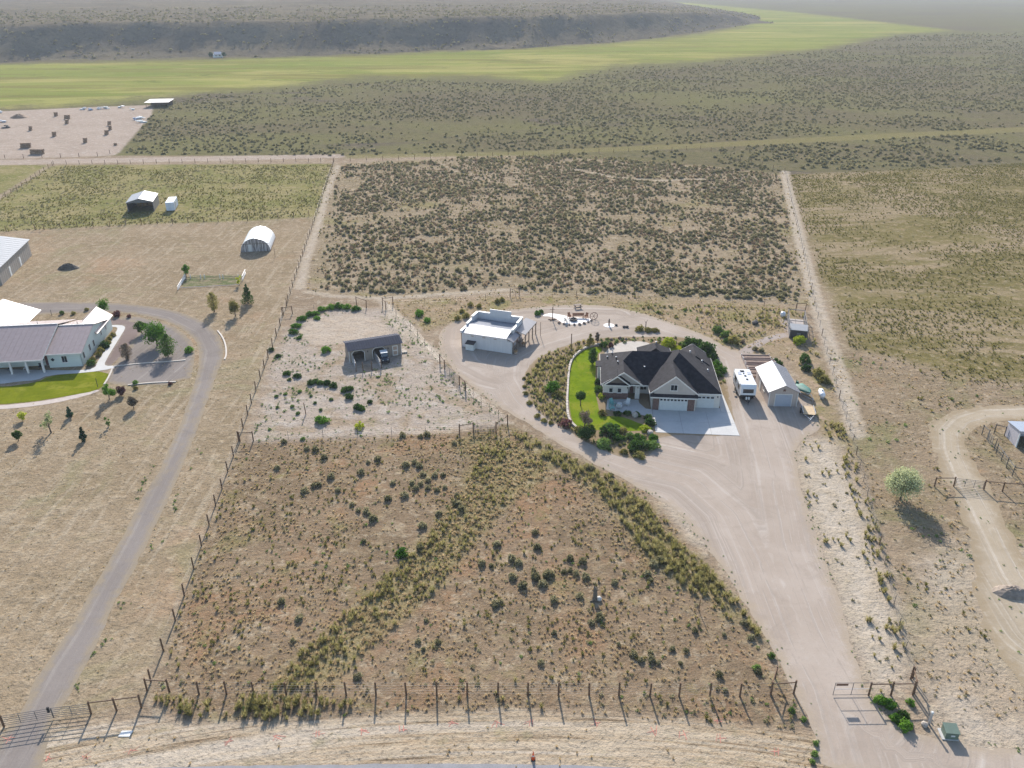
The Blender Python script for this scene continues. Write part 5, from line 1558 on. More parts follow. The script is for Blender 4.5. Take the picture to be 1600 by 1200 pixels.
gt = rail_gate('driveway_gate', 'grey tube driveway gate with a small sign near the front fence', G(1357, 1087), G(1301, 1087.5), 1.75, 2, up=1)
MB().b2(0, math.dist(G(1357, 1087), G(1301, 1087.5)), -.012, .012, .92, .96).build('rail', M_steel, gt)
MB().b2(2.25, 3.4, -.04, -.015, 1.35, 1.62).build('sign', mat('brown_sign', A(120, 88, 70), .8), gt)
g1 = rail_gate('farm_gate', 'long grey rail gate leaf by the farm road gate post with a latch box', G(142, 1116), G(85, 1122.5), 1.35, 6, up=1)
MB().b2(3.45, 3.65, -.08, .08, .9, 1.5).build('latch_box', M_black, g1)
rail_gate('farm_gate', 'long grey rail gate leaf crossing the farm road at the picture edge', G(84, 1123), G(8, 1135), 1.35, 6, up=2)
t = thing('gate_post', 'lone dark post carrying the far end of the farm gate', 'post', (*G(6.5, 1136), 0)); post(t, 0, 0, 1.7, .1)

# ------------------------------------------------------------------ foliage
def leafcloud(name, clumps, per, size, mt, flat=.0, seed=0, shell=.55, long=1.5):
    """many small leaf quads spread through the given clumps (x,y,z,r)"""
    r = np.random.default_rng(seed)
    C = np.array(clumps, float)
    n = len(C) * per
    ci = np.repeat(np.arange(len(C)), per)
    d = r.normal(size=(n, 3)); d /= np.linalg.norm(d, axis=1)[:, None]
    rad = C[ci, 3] * (shell + (1 - shell) * r.random(n)) * (.75 + .4 * r.random(n))
    p = C[ci, :3] + d * rad[:, None]
    p[:, 2] = np.maximum(p[:, 2], .02)
    nn = d + r.normal(size=(n, 3)) * .7; nn /= np.linalg.norm(nn, axis=1)[:, None]
    a = np.cross(nn, r.normal(size=(n, 3))); a /= np.linalg.norm(a, axis=1)[:, None]
    b = np.cross(nn, a)
    s = size * (.6 + .8 * r.random(n))[:, None]
    V = np.stack([p - a * s * long * .5, p + b * s * .45, p + a * s * long * .5, p - b * s * .45], 1).reshape(-1, 3)
    V[:, 2] = np.maximum(V[:, 2], .01)
    F = np.arange(n * 4).reshape(-1, 4)
    me = bpy.data.meshes.new(name)
    me.from_pydata(V.tolist(), [], F.tolist())
    me.materials.append(mt)
    return me


def dome_clumps(n, rx, h, r0, seed, low=.15):
    """clump centres of a low mound that reaches down to the ground all round"""
    r = np.random.default_rng(seed)
    out = []
    for k in range(n):
        a = k * 2.4 + r.random() * .9; q = math.sqrt((k + .5) / n) * .74
        z = max(r0 * .55, h * .80 * math.sqrt(max(0, 1 - (q * 1.2) ** 2)) * (.55 + .45 * r.random()) - r0 * .4)
        out.append((q * rx * math.cos(a), q * rx * math.sin(a), z, r0 * (.8 + .5 * r.random())))
        if k % 2 == 0 and z > r0: out.append((q * rx * math.cos(a) * 1.1, q * rx * math.sin(a) * 1.1, r0 * .6, r0))
    return out


def tuft_mesh(name, n, h, spread, w, mt, seed, heads=False):
    """bunch grass: bent blades fanning from the base"""
    r = np.random.default_rng(seed)
    V = []; F = []
    for k in range(n):
        a = r.random() * 6.283; s = spread * (.25 + .75 * r.random()); hh = h * (.6 + .5 * r.random())
        bx, by = .25 * s * math.cos(a), .25 * s * math.sin(a)
        tx, ty = s * math.cos(a), s * math.sin(a)
        px, py = -math.sin(a) * w, math.cos(a) * w
        i = len(V)
        V += [(bx - px, by - py, 0), (bx + px, by + py, 0), ((bx + tx) * .5 + px, (by + ty) * .5 + py, hh * .7), ((bx + tx) * .5 - px, (by + ty) * .5 - py, hh * .7), (tx, ty, hh)]
        F += [(i, i + 1, i + 2, i + 3), (i + 3, i + 2, i + 4)]
    me = bpy.data.meshes.new(name); me.from_pydata(V, [], F); me.materials.append(mt)
    return me


KA = 1.05
L_sage = leafmat('sage_leaf', A(148, 141, 108), A(114, 110, 80), A(180, 168, 132), .5)
L_sagef = leafmat('far_sage_leaf', A(146, 138, 102), A(124, 118, 84), A(160, 144, 118), .45)
L_dead = leafmat('dead_brush', A(160, 138, 110), A(128, 110, 88), A(138, 130, 96), .35)
L_green = leafmat('fresh_green_leaf', A(96, 132, 46), A(64, 100, 32), A(132, 158, 66), .35)
L_dgreen = leafmat('dark_green_leaf', A(74, 100, 44), A(50, 74, 34), A(104, 128, 58), .42)
L_olive = leafmat('olive_leaf', A(140, 132, 76), A(108, 104, 56), A(166, 154, 98), .38)
L_gold = leafmat('golden_grass', A(160, 150, 100), A(134, 128, 76), A(190, 176, 132), .45)
L_straw = leafmat('straw_grass', A(196, 176, 138), A(170, 150, 112), A(210, 192, 154), .45)
L_forb = leafmat('weed_leaf', A(118, 140, 72), A(86, 108, 54), A(150, 160, 96), .3)
L_maroon = leafmat('maroon_leaf', A(112, 76, 72), A(80, 54, 54), A(134, 100, 88), .25)
L_silver = leafmat('silver_leaf', A(172, 176, 134), A(136, 144, 100), A(190, 192, 152), .38)
L_brown = leafmat('grey_brown_twig', A(128, 112, 96), A(98, 88, 74), A(112, 116, 70), .2)
L_yellow = leafmat('yellow_green_leaf', A(176, 180, 60), A(146, 156, 44), A(196, 196, 96), .35)
L_pine = leafmat('pine_needle', A(70, 92, 66), A(48, 66, 48), A(92, 108, 72), .15)
KA = .68
M_bark = mat('bark', A(104, 88, 74), .95, var=.25, scale=6, bump=.5)


def tree(label, px, h, w, leaf, shape='round', cat='tree', n=20, per=150, size=.145, seed=None, trunk=.13, name=None, airy=1.0):
    x, y = G(*px)
    seed = seed if seed is not None else int(px[0] * 7 + px[1])
    r = np.random.default_rng(seed)
    t = thing(name or {'cone': 'conifer', 'round': 'tree', 'airy': 'young_tree', 'column': 'tree', 'shrub': 'shrub'}[shape], label, cat, (x, y, 0), r.random() * 6)
    cl = []
    th = h * trunk
    for k in range(n):
        f = (k + .5) / n
        if shape == 'cone':
            z = th + (h - th) * f; rad = w / 2 * (1 - f) ** .8; a = k * 2.4
            cl.append((rad * .6 * math.cos(a), rad * .6 * math.sin(a), z, max(.12, rad * .55)))
        elif shape == 'column':
            z = th + (h - th) * f; rad = w / 2 * math.sin(math.pi * (.12 + .8 * f)); a = k * 2.4
            cl.append((rad * .45 * math.cos(a), rad * .45 * math.sin(a), z, rad * .55 + .05))
        else:
            d = r.normal(size=3); d /= np.linalg.norm(d); q = r.random() ** .5 * .68
            cz = th + (h - th) * .46
            cl.append((d[0] * q * w / 2, d[1] * q * w / 2, cz + d[2] * q * (h - th) / 2, w * (.16 + .11 * r.random()) * airy))
    if shape == 'airy':
        lobes = [(r.normal() * .30 * w / 2, r.normal() * .30 * w / 2, th + (h - th) * (.2 + .6 * (k_ + r.random()) / 6)) for k_ in range(6)]
        cl = [(lb[0] + r.normal() * w * .1, lb[1] + r.normal() * w * .1, max(.25, lb[2] + r.normal() * h * .09), c[3] * r.uniform(.6, 1.1)) for c, lb in zip(cl, (lobes * 10)[:len(cl)])]
    tk = MB()
    r0 = max(.04, h * .026)
    tk.tube((0, 0, -.1), (.03, .02, th + .1), r0 * 1.25, r0 * .9, 8)
    tk.tube((.03, .02, th + .1), (r.normal() * .08, r.normal() * .08, th + (h - th) * .75), r0 * .9, r0 * .3, 7)
    for k in range(0, n, 2):
        c = cl[k]
        zb = max(th * .8, min(c[2] - .2, th + (h - th) * .55) * (.65 + .2 * r.random()))
        tk.tube((.03, .02, zb), (c[0], c[1], c[2]), r0 * .5, r0 * .12, 5)
    tk.build('trunk', M_bark, t)
    link('crown', leafcloud('crown', cl, per, size, leaf, seed=seed), t)
    return t


SHRUB_ME = {}


def shrub_mesh(kind, v):
    k = (kind, v)
    if k not in SHRUB_ME:
        leaf = {'sage': L_sage, 'green': L_green, 'dark': L_dgreen, 'olive': L_olive, 'maroon': L_maroon, 'silver': L_silver, 'yellow': L_yellow, 'brown': L_brown, 'weed': L_forb}[kind]
        me = leafcloud('foliage', dome_clumps(9 + v, .5, .82, .19, 100 + v * 7 + len(kind)), 24 if kind == 'sage' else 40, .12 if kind == 'sage' else .095, leaf, seed=v + 5)
        SHRUB_ME[k] = me
    return SHRUB_ME[k]


def shrub(kind, xy, d, label, group=None, cat='shrub', hs=1.0, name='shrub'):
    o = link(name, shrub_mesh(kind, random.randrange(4)), None, (xy[0], xy[1], 0), random.uniform(0, 6.28), (d, d * random.uniform(.85, 1.15), d * hs))
    return tag(o, label, cat, group)


# ---- trees of the neighbour's yard
tree('big bright green tree in the gravel yard of the white neighbour house', (246, 540), 5.2, 5.4, L_green, n=26, per=130, size=.2)
tree('rounded green tree close in front of the big bright green yard tree', (263, 557), 4.2, 4.0, L_dgreen, 'column', n=18, per=130, size=.17)
tree('small two-toned green and yellow tree beside the big yard tree', (222, 521), 2.8, 2.8, L_dgreen, n=14)
tree('grey brown upright juniper on the mauve rock mulch', (199, 561), 3.0, 2.6, L_brown, 'column', n=12, trunk=.1)
tree('green young tree behind the white house beside the farm road', (164, 490), 3.6, 3.2, L_green, n=14)
tree('two-toned tree with browning top between road and garden fence', (335, 487), 4.2, 2.9, L_olive, 'column', n=14)
tree('bushy olive tree leaning near the dark conifer by the side fence', (368, 494), 4.0, 3.2, L_olive, n=16)
tree('dark green conifer beside the vegetable garden', (388, 474), 4.4, 3.0, L_dgreen, 'cone', n=18, trunk=.08)
tree('light green young tree at the corner of the vegetable garden', (291, 433), 3.6, 2.4, L_green, n=12)
tree('small yellow green sapling at the right end of the vegetable garden', (374, 446), 2.4, 1.5, L_yellow, 'airy', n=8, per=50)
tree('fresh green sapling below the end of the neighbour lawn', (171, 624), 2.9, 2.2, L_green, 'airy', n=14, per=110, airy=1.0)
tree('maroon leaved shrub-like tree below the neighbour lawn kerb', (190, 618), 1.7, 1.9, L_maroon, n=10, trunk=.12)
tree('brownish round young tree on the straw below the gravel yard', (209, 638), 2.3, 2.0, L_brown, n=12)
tree('tall thin grey-leaved sapling on the straw field', (80, 676), 4.4, 2.7, L_silver, 'airy', n=14, per=40, airy=.8)
tree('small pine with rounded top nearest the pale curved path', (110, 652), 1.9, 1.3, L_pine, 'cone', n=10, trunk=.1)
tree('small pointed blue green pine alone on the straw field', (131, 688), 2.3, 1.3, L_pine, 'cone', n=12, trunk=.1)
tree('small dark green round tree at the left of the straw field', (29, 689), 1.8, 1.6, L_dgreen, n=10, trunk=.2)
tree('thin green sapling between the two small pines and the brown tree', (169, 667), 1.8, .9, L_forb, 'airy', n=8, per=40)
tree('low yellow bush-like tree on the straw field', (36, 657), 1.6, 1.6, L_yellow, n=8, per=70, trunk=.1)
for i, (x, y, d, k, lab) in enumerate([(183, 494, 1.9, 'maroon', 'dark maroon shrub behind the white house corner'), (202, 496, 1.1, 'maroon', 'tiny dark maroon shrub on the pale gravel strip'), (97, 491, 1.3, 'dark', 'dark shrub behind the long rear roof of the white house'), (115, 491, 1.1, 'olive', 'olive shrub behind the long rear roof of the white house'), (136, 485, 1.1, 'olive', 'olive shrub near the rear gable of the white house'), (296, 550, 1.8, 'green', 'bright green shrub at the rim of the gravel yard'), (212, 600, 1.1, 'green', 'small bright green plant on the lower kerb of the gravel yard'), (266, 601, .9, 'maroon', 'small dark plant on the lower kerb near the road'), (212, 608, .9, 'olive', 'small olive plant below the lower kerb')]):
    shrub(k, G(x, y), d, lab)
for i, (x, y, d) in enumerate([(1.2, .3, 1.7), (.9, 2.2, 1.2), (1.3, 4.2, 1.4), (1.1, 6.0, 1.5), (1.2, 8.0, 2.0), (1.3, 9.8, 1.4), (1.1, 11.6, 1.5), (1.2, 13.4, 1.3)]):
    shrub('dark' if i in (0, 4) else 'olive', loc_of(LH, x, y)[:2], d, 'leafy shrub in the narrow bed along the gable wall of the white house', 'bed shrubs of the white house')

# ---- garden round the main house
tree('round-headed lollipop tree on the middle of the green lawn', (907, 634), 2.9, 2.2, L_dgreen, n=14, per=150, size=.13, trunk=.42)
tree('tall thin greyish purple tree at the lower end of the lawn', (913, 676), 4.2, 2.7, L_brown, 'airy', n=18, per=70, trunk=.15)
tree('large dark green shrubby tree under the greyish tree by the driveway', (917, 686), 2.8, 3.0, L_dgreen, n=16, trunk=.05)
tree('dark upright tree on the lawn beside the house corner', (926, 569), 3.0, 2.2, L_dgreen, 'column', n=16, per=130, trunk=.12)
tree('small conical tree at the rear end of the stone edging', (922, 541), 2.6, 1.9, L_olive, 'cone', n=12)
tree('narrow grey juniper by the rear end of the lawn edging', (933, 535), 2.1, 1.0, L_brown, 'column', n=8)
tree('large pale silvery green tree beside the paddock gate', (1407, 780), 5.55, 5.2, L_silver, n=44, per=200, size=.15, trunk=.03, seed=12)
HSH = [  # zoom pixel (z7), diameter, kind, height factor, label
    ((445, 225), 1.5, 'dark', 1.1, 'round dark shrub at the rear end of the lawn'), ((503, 225), 1.1, 'maroon', 1.2, 'red leaved shrub at the corner of the rear terrace'),
    ((130, 880), 1.9, 'maroon', .8, 'wide maroon shrub at the lower curve of the stone edging'),
    ((985, 215), 2.6, 'yellow', .8, 'bright yellow green shrub behind the house by the rear lawn'),
    ((1160, 225), 2.8, 'dark', .95, 'large dark green shrub at the rear corner of the small lawn'), ((1240, 210), 1.9, 'dark', .9, 'dark green shrub between the two largest rear shrubs'),
    ((1300, 285), 3.1, 'dark', 1.0, 'largest dark green shrub beside the driveway at the rear of the house'), ((1345, 325), 2.0, 'dark', .9, 'dark shrub just below the largest one on the driveway side'),
    ((1385, 385), 1.9, 'green', .8, 'bright green shrub on the driveway side of the house'), ((1425, 430), 1.9, 'green', .8, 'bright green shrub at the point of the bed opposite the caravan'), ((1395, 470), 1.5, 'dark', .8, 'small dark shrub below the bright green pair beside the house'),
    ((400, 600), 1.4, 'dark', 1.1, 'dark shrub against the left wall of the house'), ((425, 650), 1.2, 'yellow', .9, 'yellow green shrub at the front left corner of the house'), ((395, 540), 1.3, 'dark', 1.2, 'tall dark shrub between lawn and house wall'),
    ((430, 790), 1.3, 'olive', .9, 'olive shrub at the corner of the front patio'), ((560, 790), 1.2, 'dark', .8, 'low dark shrub in the shade along the patio edge'), ((640, 790), 1.3, 'dark', .8, 'dark shrub in the middle of the shaded patio edge'), ((720, 800), 1.2, 'dark', .8, 'dark shrub at the patio end next to the pale boulder'),
    ((500, 945), 3.0, 'dark', .8, 'largest dark green shrub in the bed below the lawn'), ((440, 1050), 2.1, 'weed', .8, 'pale green mounded shrub at the lower left of the front bed'), ((600, 935), 1.5, 'olive', .8, 'olive shrub between the largest dark shrub and the lawn'), ((665, 985), 1.5, 'weed', .8, 'grey green shrub in the middle of the front bed'),
    ((560, 1000), 1.7, 'dark', .8, 'dark shrub in the middle of the front bed'), ((705, 1075), 2.2, 'dark', .9, 'dark green shrub at the lower part of the front bed'), ((740, 1000), 1.8, 'green', .8, 'bright green shrub beside the concrete forecourt bed rocks'), ((790, 1060), 1.9, 'weed', .8, 'pale green shrub close to the gravel at the bed point'),
    ((850, 1065), 2.0, 'weed', .8, 'round pale shrub at the right point of the front bed'), ((855, 1000), 1.6, 'green', .8, 'green shrub below the boulder at the forecourt corner'), ((740, 1145), 1.6, 'olive', .8, 'olive shrub lowest in the front bed'), ((610, 1110), 1.1, 'olive', .8, 'small olive shrub on the gravelly front of the bed'),
    ((790, 920), 1.6, 'yellow', .7, 'yellow green shrub beside the corner of the concrete forecourt'), ((830, 870), 1.7, 'dark', .8, 'dark shrub along the side of the concrete forecourt'), ((815, 820), 1.2, 'dark', .8, 'dark shrub by the inner corner of the forecourt and patio'),
    ((20, 590), 2.6, 'green', .8, 'round bright green shrub in the tawny bed left of the lawn'), ((60, 640), 1.7, 'olive', .8, 'olive shrub right of the round green one in the tawny bed'), ((250, 930), 1.8, 'olive', .6, 'low olive shrub at the bottom of the stone edging'),
    ((745, 85), 2.0, 'olive', .7, 'low olive shrub left in the gravel island with a small cactus-like post'), ((815, 95), 1.6, 'olive', .7, 'low olive shrub in the middle of the gravel island'), ((875, 95), 1.4, 'olive', .7, 'low olive shrub at the right end of the gravel island')]
for (p, d, k, hs, lab) in HSH: shrub(k, G(*z7(*p)), d * 1.22, lab, hs=hs)
zb = lambda x, y: (680 + x / 5, 450 + y / 5)
for x, y, d in [(695, 710, .9), (700, 775, 1.0), (705, 830, 1.1), (735, 905, 1.2), (725, 680, .9), (800, 615, 1.2), (840, 600, 1.1), (780, 660, 1.1), (875, 565, .8), (800, 1010, 1.2), (850, 1045, 1.2), (905, 1060, 1.0), (960, 620, 1.2), (1000, 560, 1.1), (1060, 520, 1.0), (1110, 490, .9)]:
    shrub('olive', G(*zb(x, y)), d, 'rounded olive shrub along the rim of the tawny bed beside the driveway', 'bed rim shrubs', hs=.8)
z8 = lambda x, y: (1060 + x / 5.3333, 470 + y / 5.3333)
for p, d, k, lab in [((1050, 505), 2.4, 'dark', 'dark green bush uphill of the boat on the dry slope'), ((1065, 580), 1.9, 'dark', 'dark bush just below the uppermost dark bush by the boat'), ((1160, 625), 2.4, 'olive', 'wide olive bush beside the propane tank'), ((1210, 680), 2.2, 'olive', 'olive bush nearest the propane tank'), ((1000, 355), 2.6, 'yellow', 'golden bush directly in front of the poultry coop'), ((810, 505), 1.1, 'dark', 'small dark bush by the end of the raised beds'), ((845, 530), 1.2, 'dark', 'small dark bush beside the back wall of the small garage'), ((640, 410), 1.3, 'sage', 'grey bush at the top of the raised beds near the path'), ((690, 420), 1.2, 'sage', 'grey bush right of the other one near the path'), ((330, 265), 2.3, 'weed', 'leafy green bush on the bank left of the coop path'), ((390, 300), 2.2, 'weed', 'leafy green bush in the middle of the bank by the coop path'), ((460, 350), 2.4, 'olive', 'olive bush at the corner where the coop path leaves the drive'), ((400, 345), 1.4, 'dark', 'small dark bush at the foot of the bank by the coop path'), ((535, 350), 1.1, 'brown', 'dry brown bush at the corner of the coop path')]:
    shrub(k, G(*z8(*p)), d, lab)
for x, y, d, lab in [(1373, 1096, 1.25, 'green bush touching the driveway gate rail fence'), (1388, 1103, 1.5, 'green bush second from the rail fence at the gate'), (1399, 1126, 1.15, 'round green bush in the middle of the roadside clump'), (1412, 1120, 1.1, 'darker bush behind the round green roadside bush'), (1414, 1138, 1.5, 'green bush at the roadside end of the clump near the gate'), (1422, 1100, 1.0, 'small bush beside the right end of the rail fence')]:
    shrub('green' if 'dark' not in lab else 'dark', G(x, y), d, lab)
for x, y in [(1274, 1163), (1273, 1180), (1269, 1192), (1205, 1026), (1182, 1046), (1237, 1112), (1255, 1125)]:
    shrub('weed', G(x, y), random.uniform(.6, .95), 'small green bush on the sandy verge by the driveway mouth', 'driveway mouth bushes')

# ---- corral and rear yard bushes
z5 = lambda x, y: (380 + x / 3.6364, 420 + y / 3.6364)
for x, y, d in [(310, 615, 1.5), (250, 600, 1.5), (265, 632, .9), (385, 655, 1.6), (410, 645, 1.5), (440, 655, 1.6), (475, 655, 1.6), (515, 670, 1.7), (580, 695, 1.7), (605, 690, 1.6), (600, 735, 1.8), (650, 795, 1.8), (670, 800, 1.6), (722, 760, 1.1), (200, 500, 1.2), (160, 465, 1.3), (190, 728, .9), (195, 790, .8), (280, 785, .9), (410, 765, .8), (440, 805, .8), (500, 745, .8), (385, 725, .7), (320, 700, .9), (240, 715, .7), (310, 825, .9), (150, 915, .6), (340, 970, .9)]:
    shrub('dark' if d > 1 else 'weed', G(*z5(x, y)), d, ('leafy dark green bush on the pale corral sand in front of the horse shed' if d > 1 else 'small pale green weed bush on the corral sand toward its front fence'), 'corral bushes', hs=.75)
for x, y, d in [(285, 365, 2.0), (305, 330, 2.1), (335, 290, 2.3), (375, 265, 2.2), (410, 260, 2.0), (450, 235, 2.2), (500, 225, 2.3), (545, 220, 2.4), (590, 225, 2.4), (640, 235, 2.3), (420, 285, 1.6), (320, 395, 1.4)]:
    shrub('green', G(*z5(x, y)), d, 'tall bright green weeds in the crescent along the rear corral rim', 'rear corral weeds', hs=.65)
for p, d, lab in [((470, 470), 2.2, 'bright green bush left of the horse shed'), ((1000, 265), 2.6, 'wide bright green bush behind the corral near the workshop'), ((1045, 300), 1.8, 'green bush just in front of the wide green bush near the workshop'), ((660, 905), 2.0, 'yellow green bush at the front wire of the corral'), ((450, 870), 2.2, 'spreading low green weeds in the front part of the corral')]:
    shrub('yellow' if 'yellow' in lab else 'green', G(*z5(*p)), d, lab, hs=.8)
for x, y, d in [(715, 500, 1.6), (728, 497, 1.8), (722, 488, 1.3), (735, 478, 1.5), (748, 480, 1.4), (777, 473, 1.6), (785, 470, 1.4), (840, 492, 1.5), (845, 489, 1.2)]:
    shrub('olive' if x < 830 else 'green', G(x, y), d, 'bushy green shrub near the rear corner of the workshop', 'workshop shrubs')

# ---- sagebrush one can pick out
M_S = 'sagebrush'
z1 = lambda x, y: (380 + x / 3.6364, 650 + y / 3.6364)
z2 = lambda x, y: (780 + x / 3.6364, 650 + y / 3.6364)
z3 = lambda x, y: (800 + x / 4, 900 + y / 4)
z4_ = lambda x, y: (400 + x / 4, 900 + y / 4)
FS = [z1(*p) for p in [(195, 300), (430, 395), (400, 400), (410, 195), (365, 190), (710, 265), (765, 252), (925, 285), (1000, 290), (972, 268), (1020, 335), (960, 385), (1050, 370), (1090, 340), (1135, 340), (980, 415), (1100, 425), (1145, 410), (1048, 412), (1010, 390), (915, 455), (820, 475), (620, 505), (655, 540), (700, 545), (735, 590), (715, 560), (1215, 455), (1225, 505), (1240, 535), (1205, 500), (1110, 560), (1015, 630), (1005, 755), (685, 715), (500, 350), (540, 425), (1525, 815), (1565, 840), (1530, 920), (1590, 970), (1435, 1070), (1355, 845), (1410, 855), (460, 240), (320, 1155), (220, 1060), (905, 115), (1010, 120), (1045, 110), (230, 150), (350, 430), (850, 385), (670, 325), (1200, 160), (1440, 735)]]
FS += [z2(*p) for p in [(205, 668), (70, 815), (110, 840), (75, 925), (195, 880), (203, 920), (285, 905), (270, 915), (400, 812), (405, 880), (435, 900), (490, 920), (475, 830), (245, 960), (130, 975), (655, 955), (310, 1050), (460, 1030), (215, 750), (850, 755), (370, 890), (570, 1150), (880, 850), (910, 825), (10, 1060), (840, 905), (635, 340), (525, 300)]]
FS += [z3(*p) for p in [(640, 40), (180, 545), (265, 360), (1325, 370), (1085, 470), (1330, 720), (665, 430), (760, 495), (865, 485), (872, 530), (915, 545), (1055, 550), (1295, 620), (1003, 460), (865, 32), (1140, 345), (495, 295), (425, 130), (260, 160), (65, 70), (1450, 300), (1490, 390), (1535, 600), (805, 530)]]
FS += [z4_(*p) for p in [(230, 410), (1495, 190), (1060, 280), (1015, 412), (1135, 420), (1045, 462), (265, 275), (640, 635)]]
for i, p in enumerate(FS):
    d = random.uniform(.75, 1.35) if i < 84 else random.uniform(.6, 1.0)
    q = G(*p)
    bd_, sd_ = seg_dist(np.array([q[0]]), np.array([q[1]]), GE([(470, 1060), (600, 920), (740, 740), (800, 680)]), False)
    where = 'close to the front post fence' if q[1] < 64 else ('just below the corral fence' if q[1] > 100 else ('between the golden grass belt and the side fence' if sd_[0] > 0 else 'between the golden grass belt and the driveway'))
    shrub('sage', q, d, '%s grey green sagebrush on bare soil %s' % ('broad' if d > 1.1 else 'small' if d < .8 else 'rounded', where), 'front field sagebrush', hs=.9, name='sagebrush')
shrub('green', G(*z1(905, 790)), 1.9, 'single bright green bush in the middle of the front field', hs=.7)

#PART7
# ------------------------------------------------------------------ small things
def cone_marker():
    x, y = G(833, 1186.5)
    t = thing('traffic_cone', 'tall orange traffic cone standing at the edge of the road', 'cone', (x, y, 0))
    Mo = mat('orange_plastic', (.75, .11, .03), .5, var=.08)
    MB().box((0, 0, .025), (.42, .42, .05)).build('base', M_black, t)
    MB().lathe([(.17, .05), (.03, 1.05), (.02, 1.07)], 14).build('cone', Mo, t, smooth=True)
    MB().lathe([(.125, .36), (.098, .58)], 14).build('reflective_band', M_white, t)
cone_marker()


def transformer():
    x, y = G(1482, 1150)
    t = thing('transformer_box', 'green utility transformer cabinet on a pale concrete pad by the road', 'cabinet', (x, y, 0), math.radians(-6))
    Mg = mat('utility_green', A(112, 130, 112), .5, var=.06)
    MB().b2(-.75, .72, -.5, .75, .0, .1).build('pad', M_conc, t)
    MB().b2(-.5, .65, -.42, .6, .102, .85).build('body', Mg, t)
    MB().slab([(-.55, -.48, .88), (.7, -.48, .88), (.7, .64, 1.02), (-.55, .64, 1.02)], (0, 0, -.06)).build('lid', Mg, t)
    d = MB().b2(-.45, .6, -.46, -.423, .15, .78).build('door', Mg, t)
    MB().b2(-.05, .3, -.48, -.462, .45, .62).build('label_plate', M_white, d)
transformer()
x, y = G(1451, 1131)
t = thing('utility_pedestal', 'slim grey utility post with pale rocks at its foot near the cabinet', 'post', (x, y, 0))
MB().b2(-.09, .09, -.09, .09, 0, 1.5).build('post', M_steel, t); MB().box((0, 0, 1.56), (.24, .24, .12), 0, 0, .7).build('cap', M_white, t)


def boulder(px, d, label, m=None, group=None, hs=.7, xy=None, name='boulder'):
    x, y = xy or G(*px)
    bm = bmesh.new(); bmesh.ops.create_icosphere(bm, subdivisions=2, radius=.5)
    o_ = random.random() * 50
    for v in bm.verts:
        n = fbm(np.array([v.co.x * 2.2 + o_]), np.array([v.co.y * 2.2 + v.co.z * 1.7 + o_]), 3, 2)[0]
        v.co *= .72 + .55 * n
    me = bpy.data.meshes.new(name); bm.to_mesh(me); bm.free(); me.materials.append(m or M_rock)
    return tag(link(name, me, None, (x, y, d * hs * .3), random.uniform(0, 6), (d, d * .85, d * hs)), label, 'rock', group)


boulder((992, 651), 1.3, 'pale rounded boulder in the shaded lawn below the patio', hs=.75)
boulder((1016, 677), 1.2, 'pale flat boulder at the corner of the concrete forecourt', hs=.55)
boulder((1444, 1134), .7, 'pale rock at the foot of the grey utility post')
boulder((1180, 506), 1.5, 'dark boulder pile lone on the dry slope behind the house', mat('dark_rock', A(84, 78, 72), .9, var=.2), hs=.6)
for p in ((955, 531), (968, 529), (978, 530), (990, 528)): boulder(p, random.uniform(.6, .9), 'brown rock in the row behind the rear terrace', mat('brown_rock', A(148, 124, 106), .9, var=.2), 'terrace rocks')


def mound(px, w, d, h, label, m, seed):
    x, y = G(*px)
    n = 22
    V = []; F = []
    for j in range(9):
        q = j / 8
        for k in range(n):
            a = 2 * math.pi * k / n
            rr = (1 - q) * (.85 + .3 * fbm(np.array([math.cos(a) * 2 + seed]), np.array([math.sin(a) * 2]), seed)[0])
            V.append((rr * w / 2 * math.cos(a), rr * d / 2 * math.sin(a), -.05 + h * (q * (2 - q)) * (.8 + .4 * fbm(np.array([k * .7 + j]), np.array([j * 1.3]), seed)[0])))
    for j in range(8):
        for k in range(n): F.append((j * n + k, j * n + (k + 1) % n, (j + 1) * n + (k + 1) % n, (j + 1) * n + k))
    o = MB().add(V, F).build('soil_heap', m, None, (x, y, 0))
    return tag(o, label, 'heap')


Mdirt = mat('dark_dirt', A(96, 88, 76), .95, var=.25, scale=1.5, bump=.8, bscale=4)
mound((107, 419), 5.2, 3.2, 1.2, 'dark heap of soil on the straw beside the big metal barn', Mdirt, 4)
mound((1581, 926), 4.2, 2.8, .8, 'grey brown heap of soil beside the sandy lot at the right', mat('grey_dirt', A(150, 135, 119), .95, var=.2, scale=1.5, bump=.8, bscale=4), 9)

# stump with a white skull-like rock in the front field
x, y = G(929, 938)
t = thing('dead_stump', 'tall grey dead tree stump with a white stone at its foot', 'stump', (x, y, 0))
MB().tube((0, 0, -.1), (.05, .03, .9), .3, .25, 9).tube((.05, .03, .85), (-.02, .12, 1.75), .25, .16, 9).tube((-.02, .1, 1.6), (-.1, .14, 2.05), .14, .02, 7).tube((.1, 0, 1.2), (.3, .05, 1.55), .09, .04, 6).tube((-.1, -.1, .1), (-.55, -.25, .05), .12, .04, 6).build('trunk', mat('dead_wood', A(110, 102, 90), .95, var=.25, scale=5, bump=.5), t)
boulder((0, 0), .7, 'white stone leaning against the dead stump', mat('white_stone', A(226, 220, 208), .9, var=.08), xy=(x + .5, y + .05), hs=.9)
for i, (px, h) in enumerate((((973, 840), 1.9), ((1092, 955), 1.7))):
    t = thing('marker_post', ['slim weathered marker post among the tufts near the driveway', 'slim brown marker post near the golden grass clump'][i], 'post', (*G(*px), 0)); post(t, 0, 0, h, .05)
t = thing('marker_post', 'lone crooked post standing in the corral bushes', 'post', (*G(478, 647), 0)); post(t, 0, 0, 2.0, .08, lean=.25)
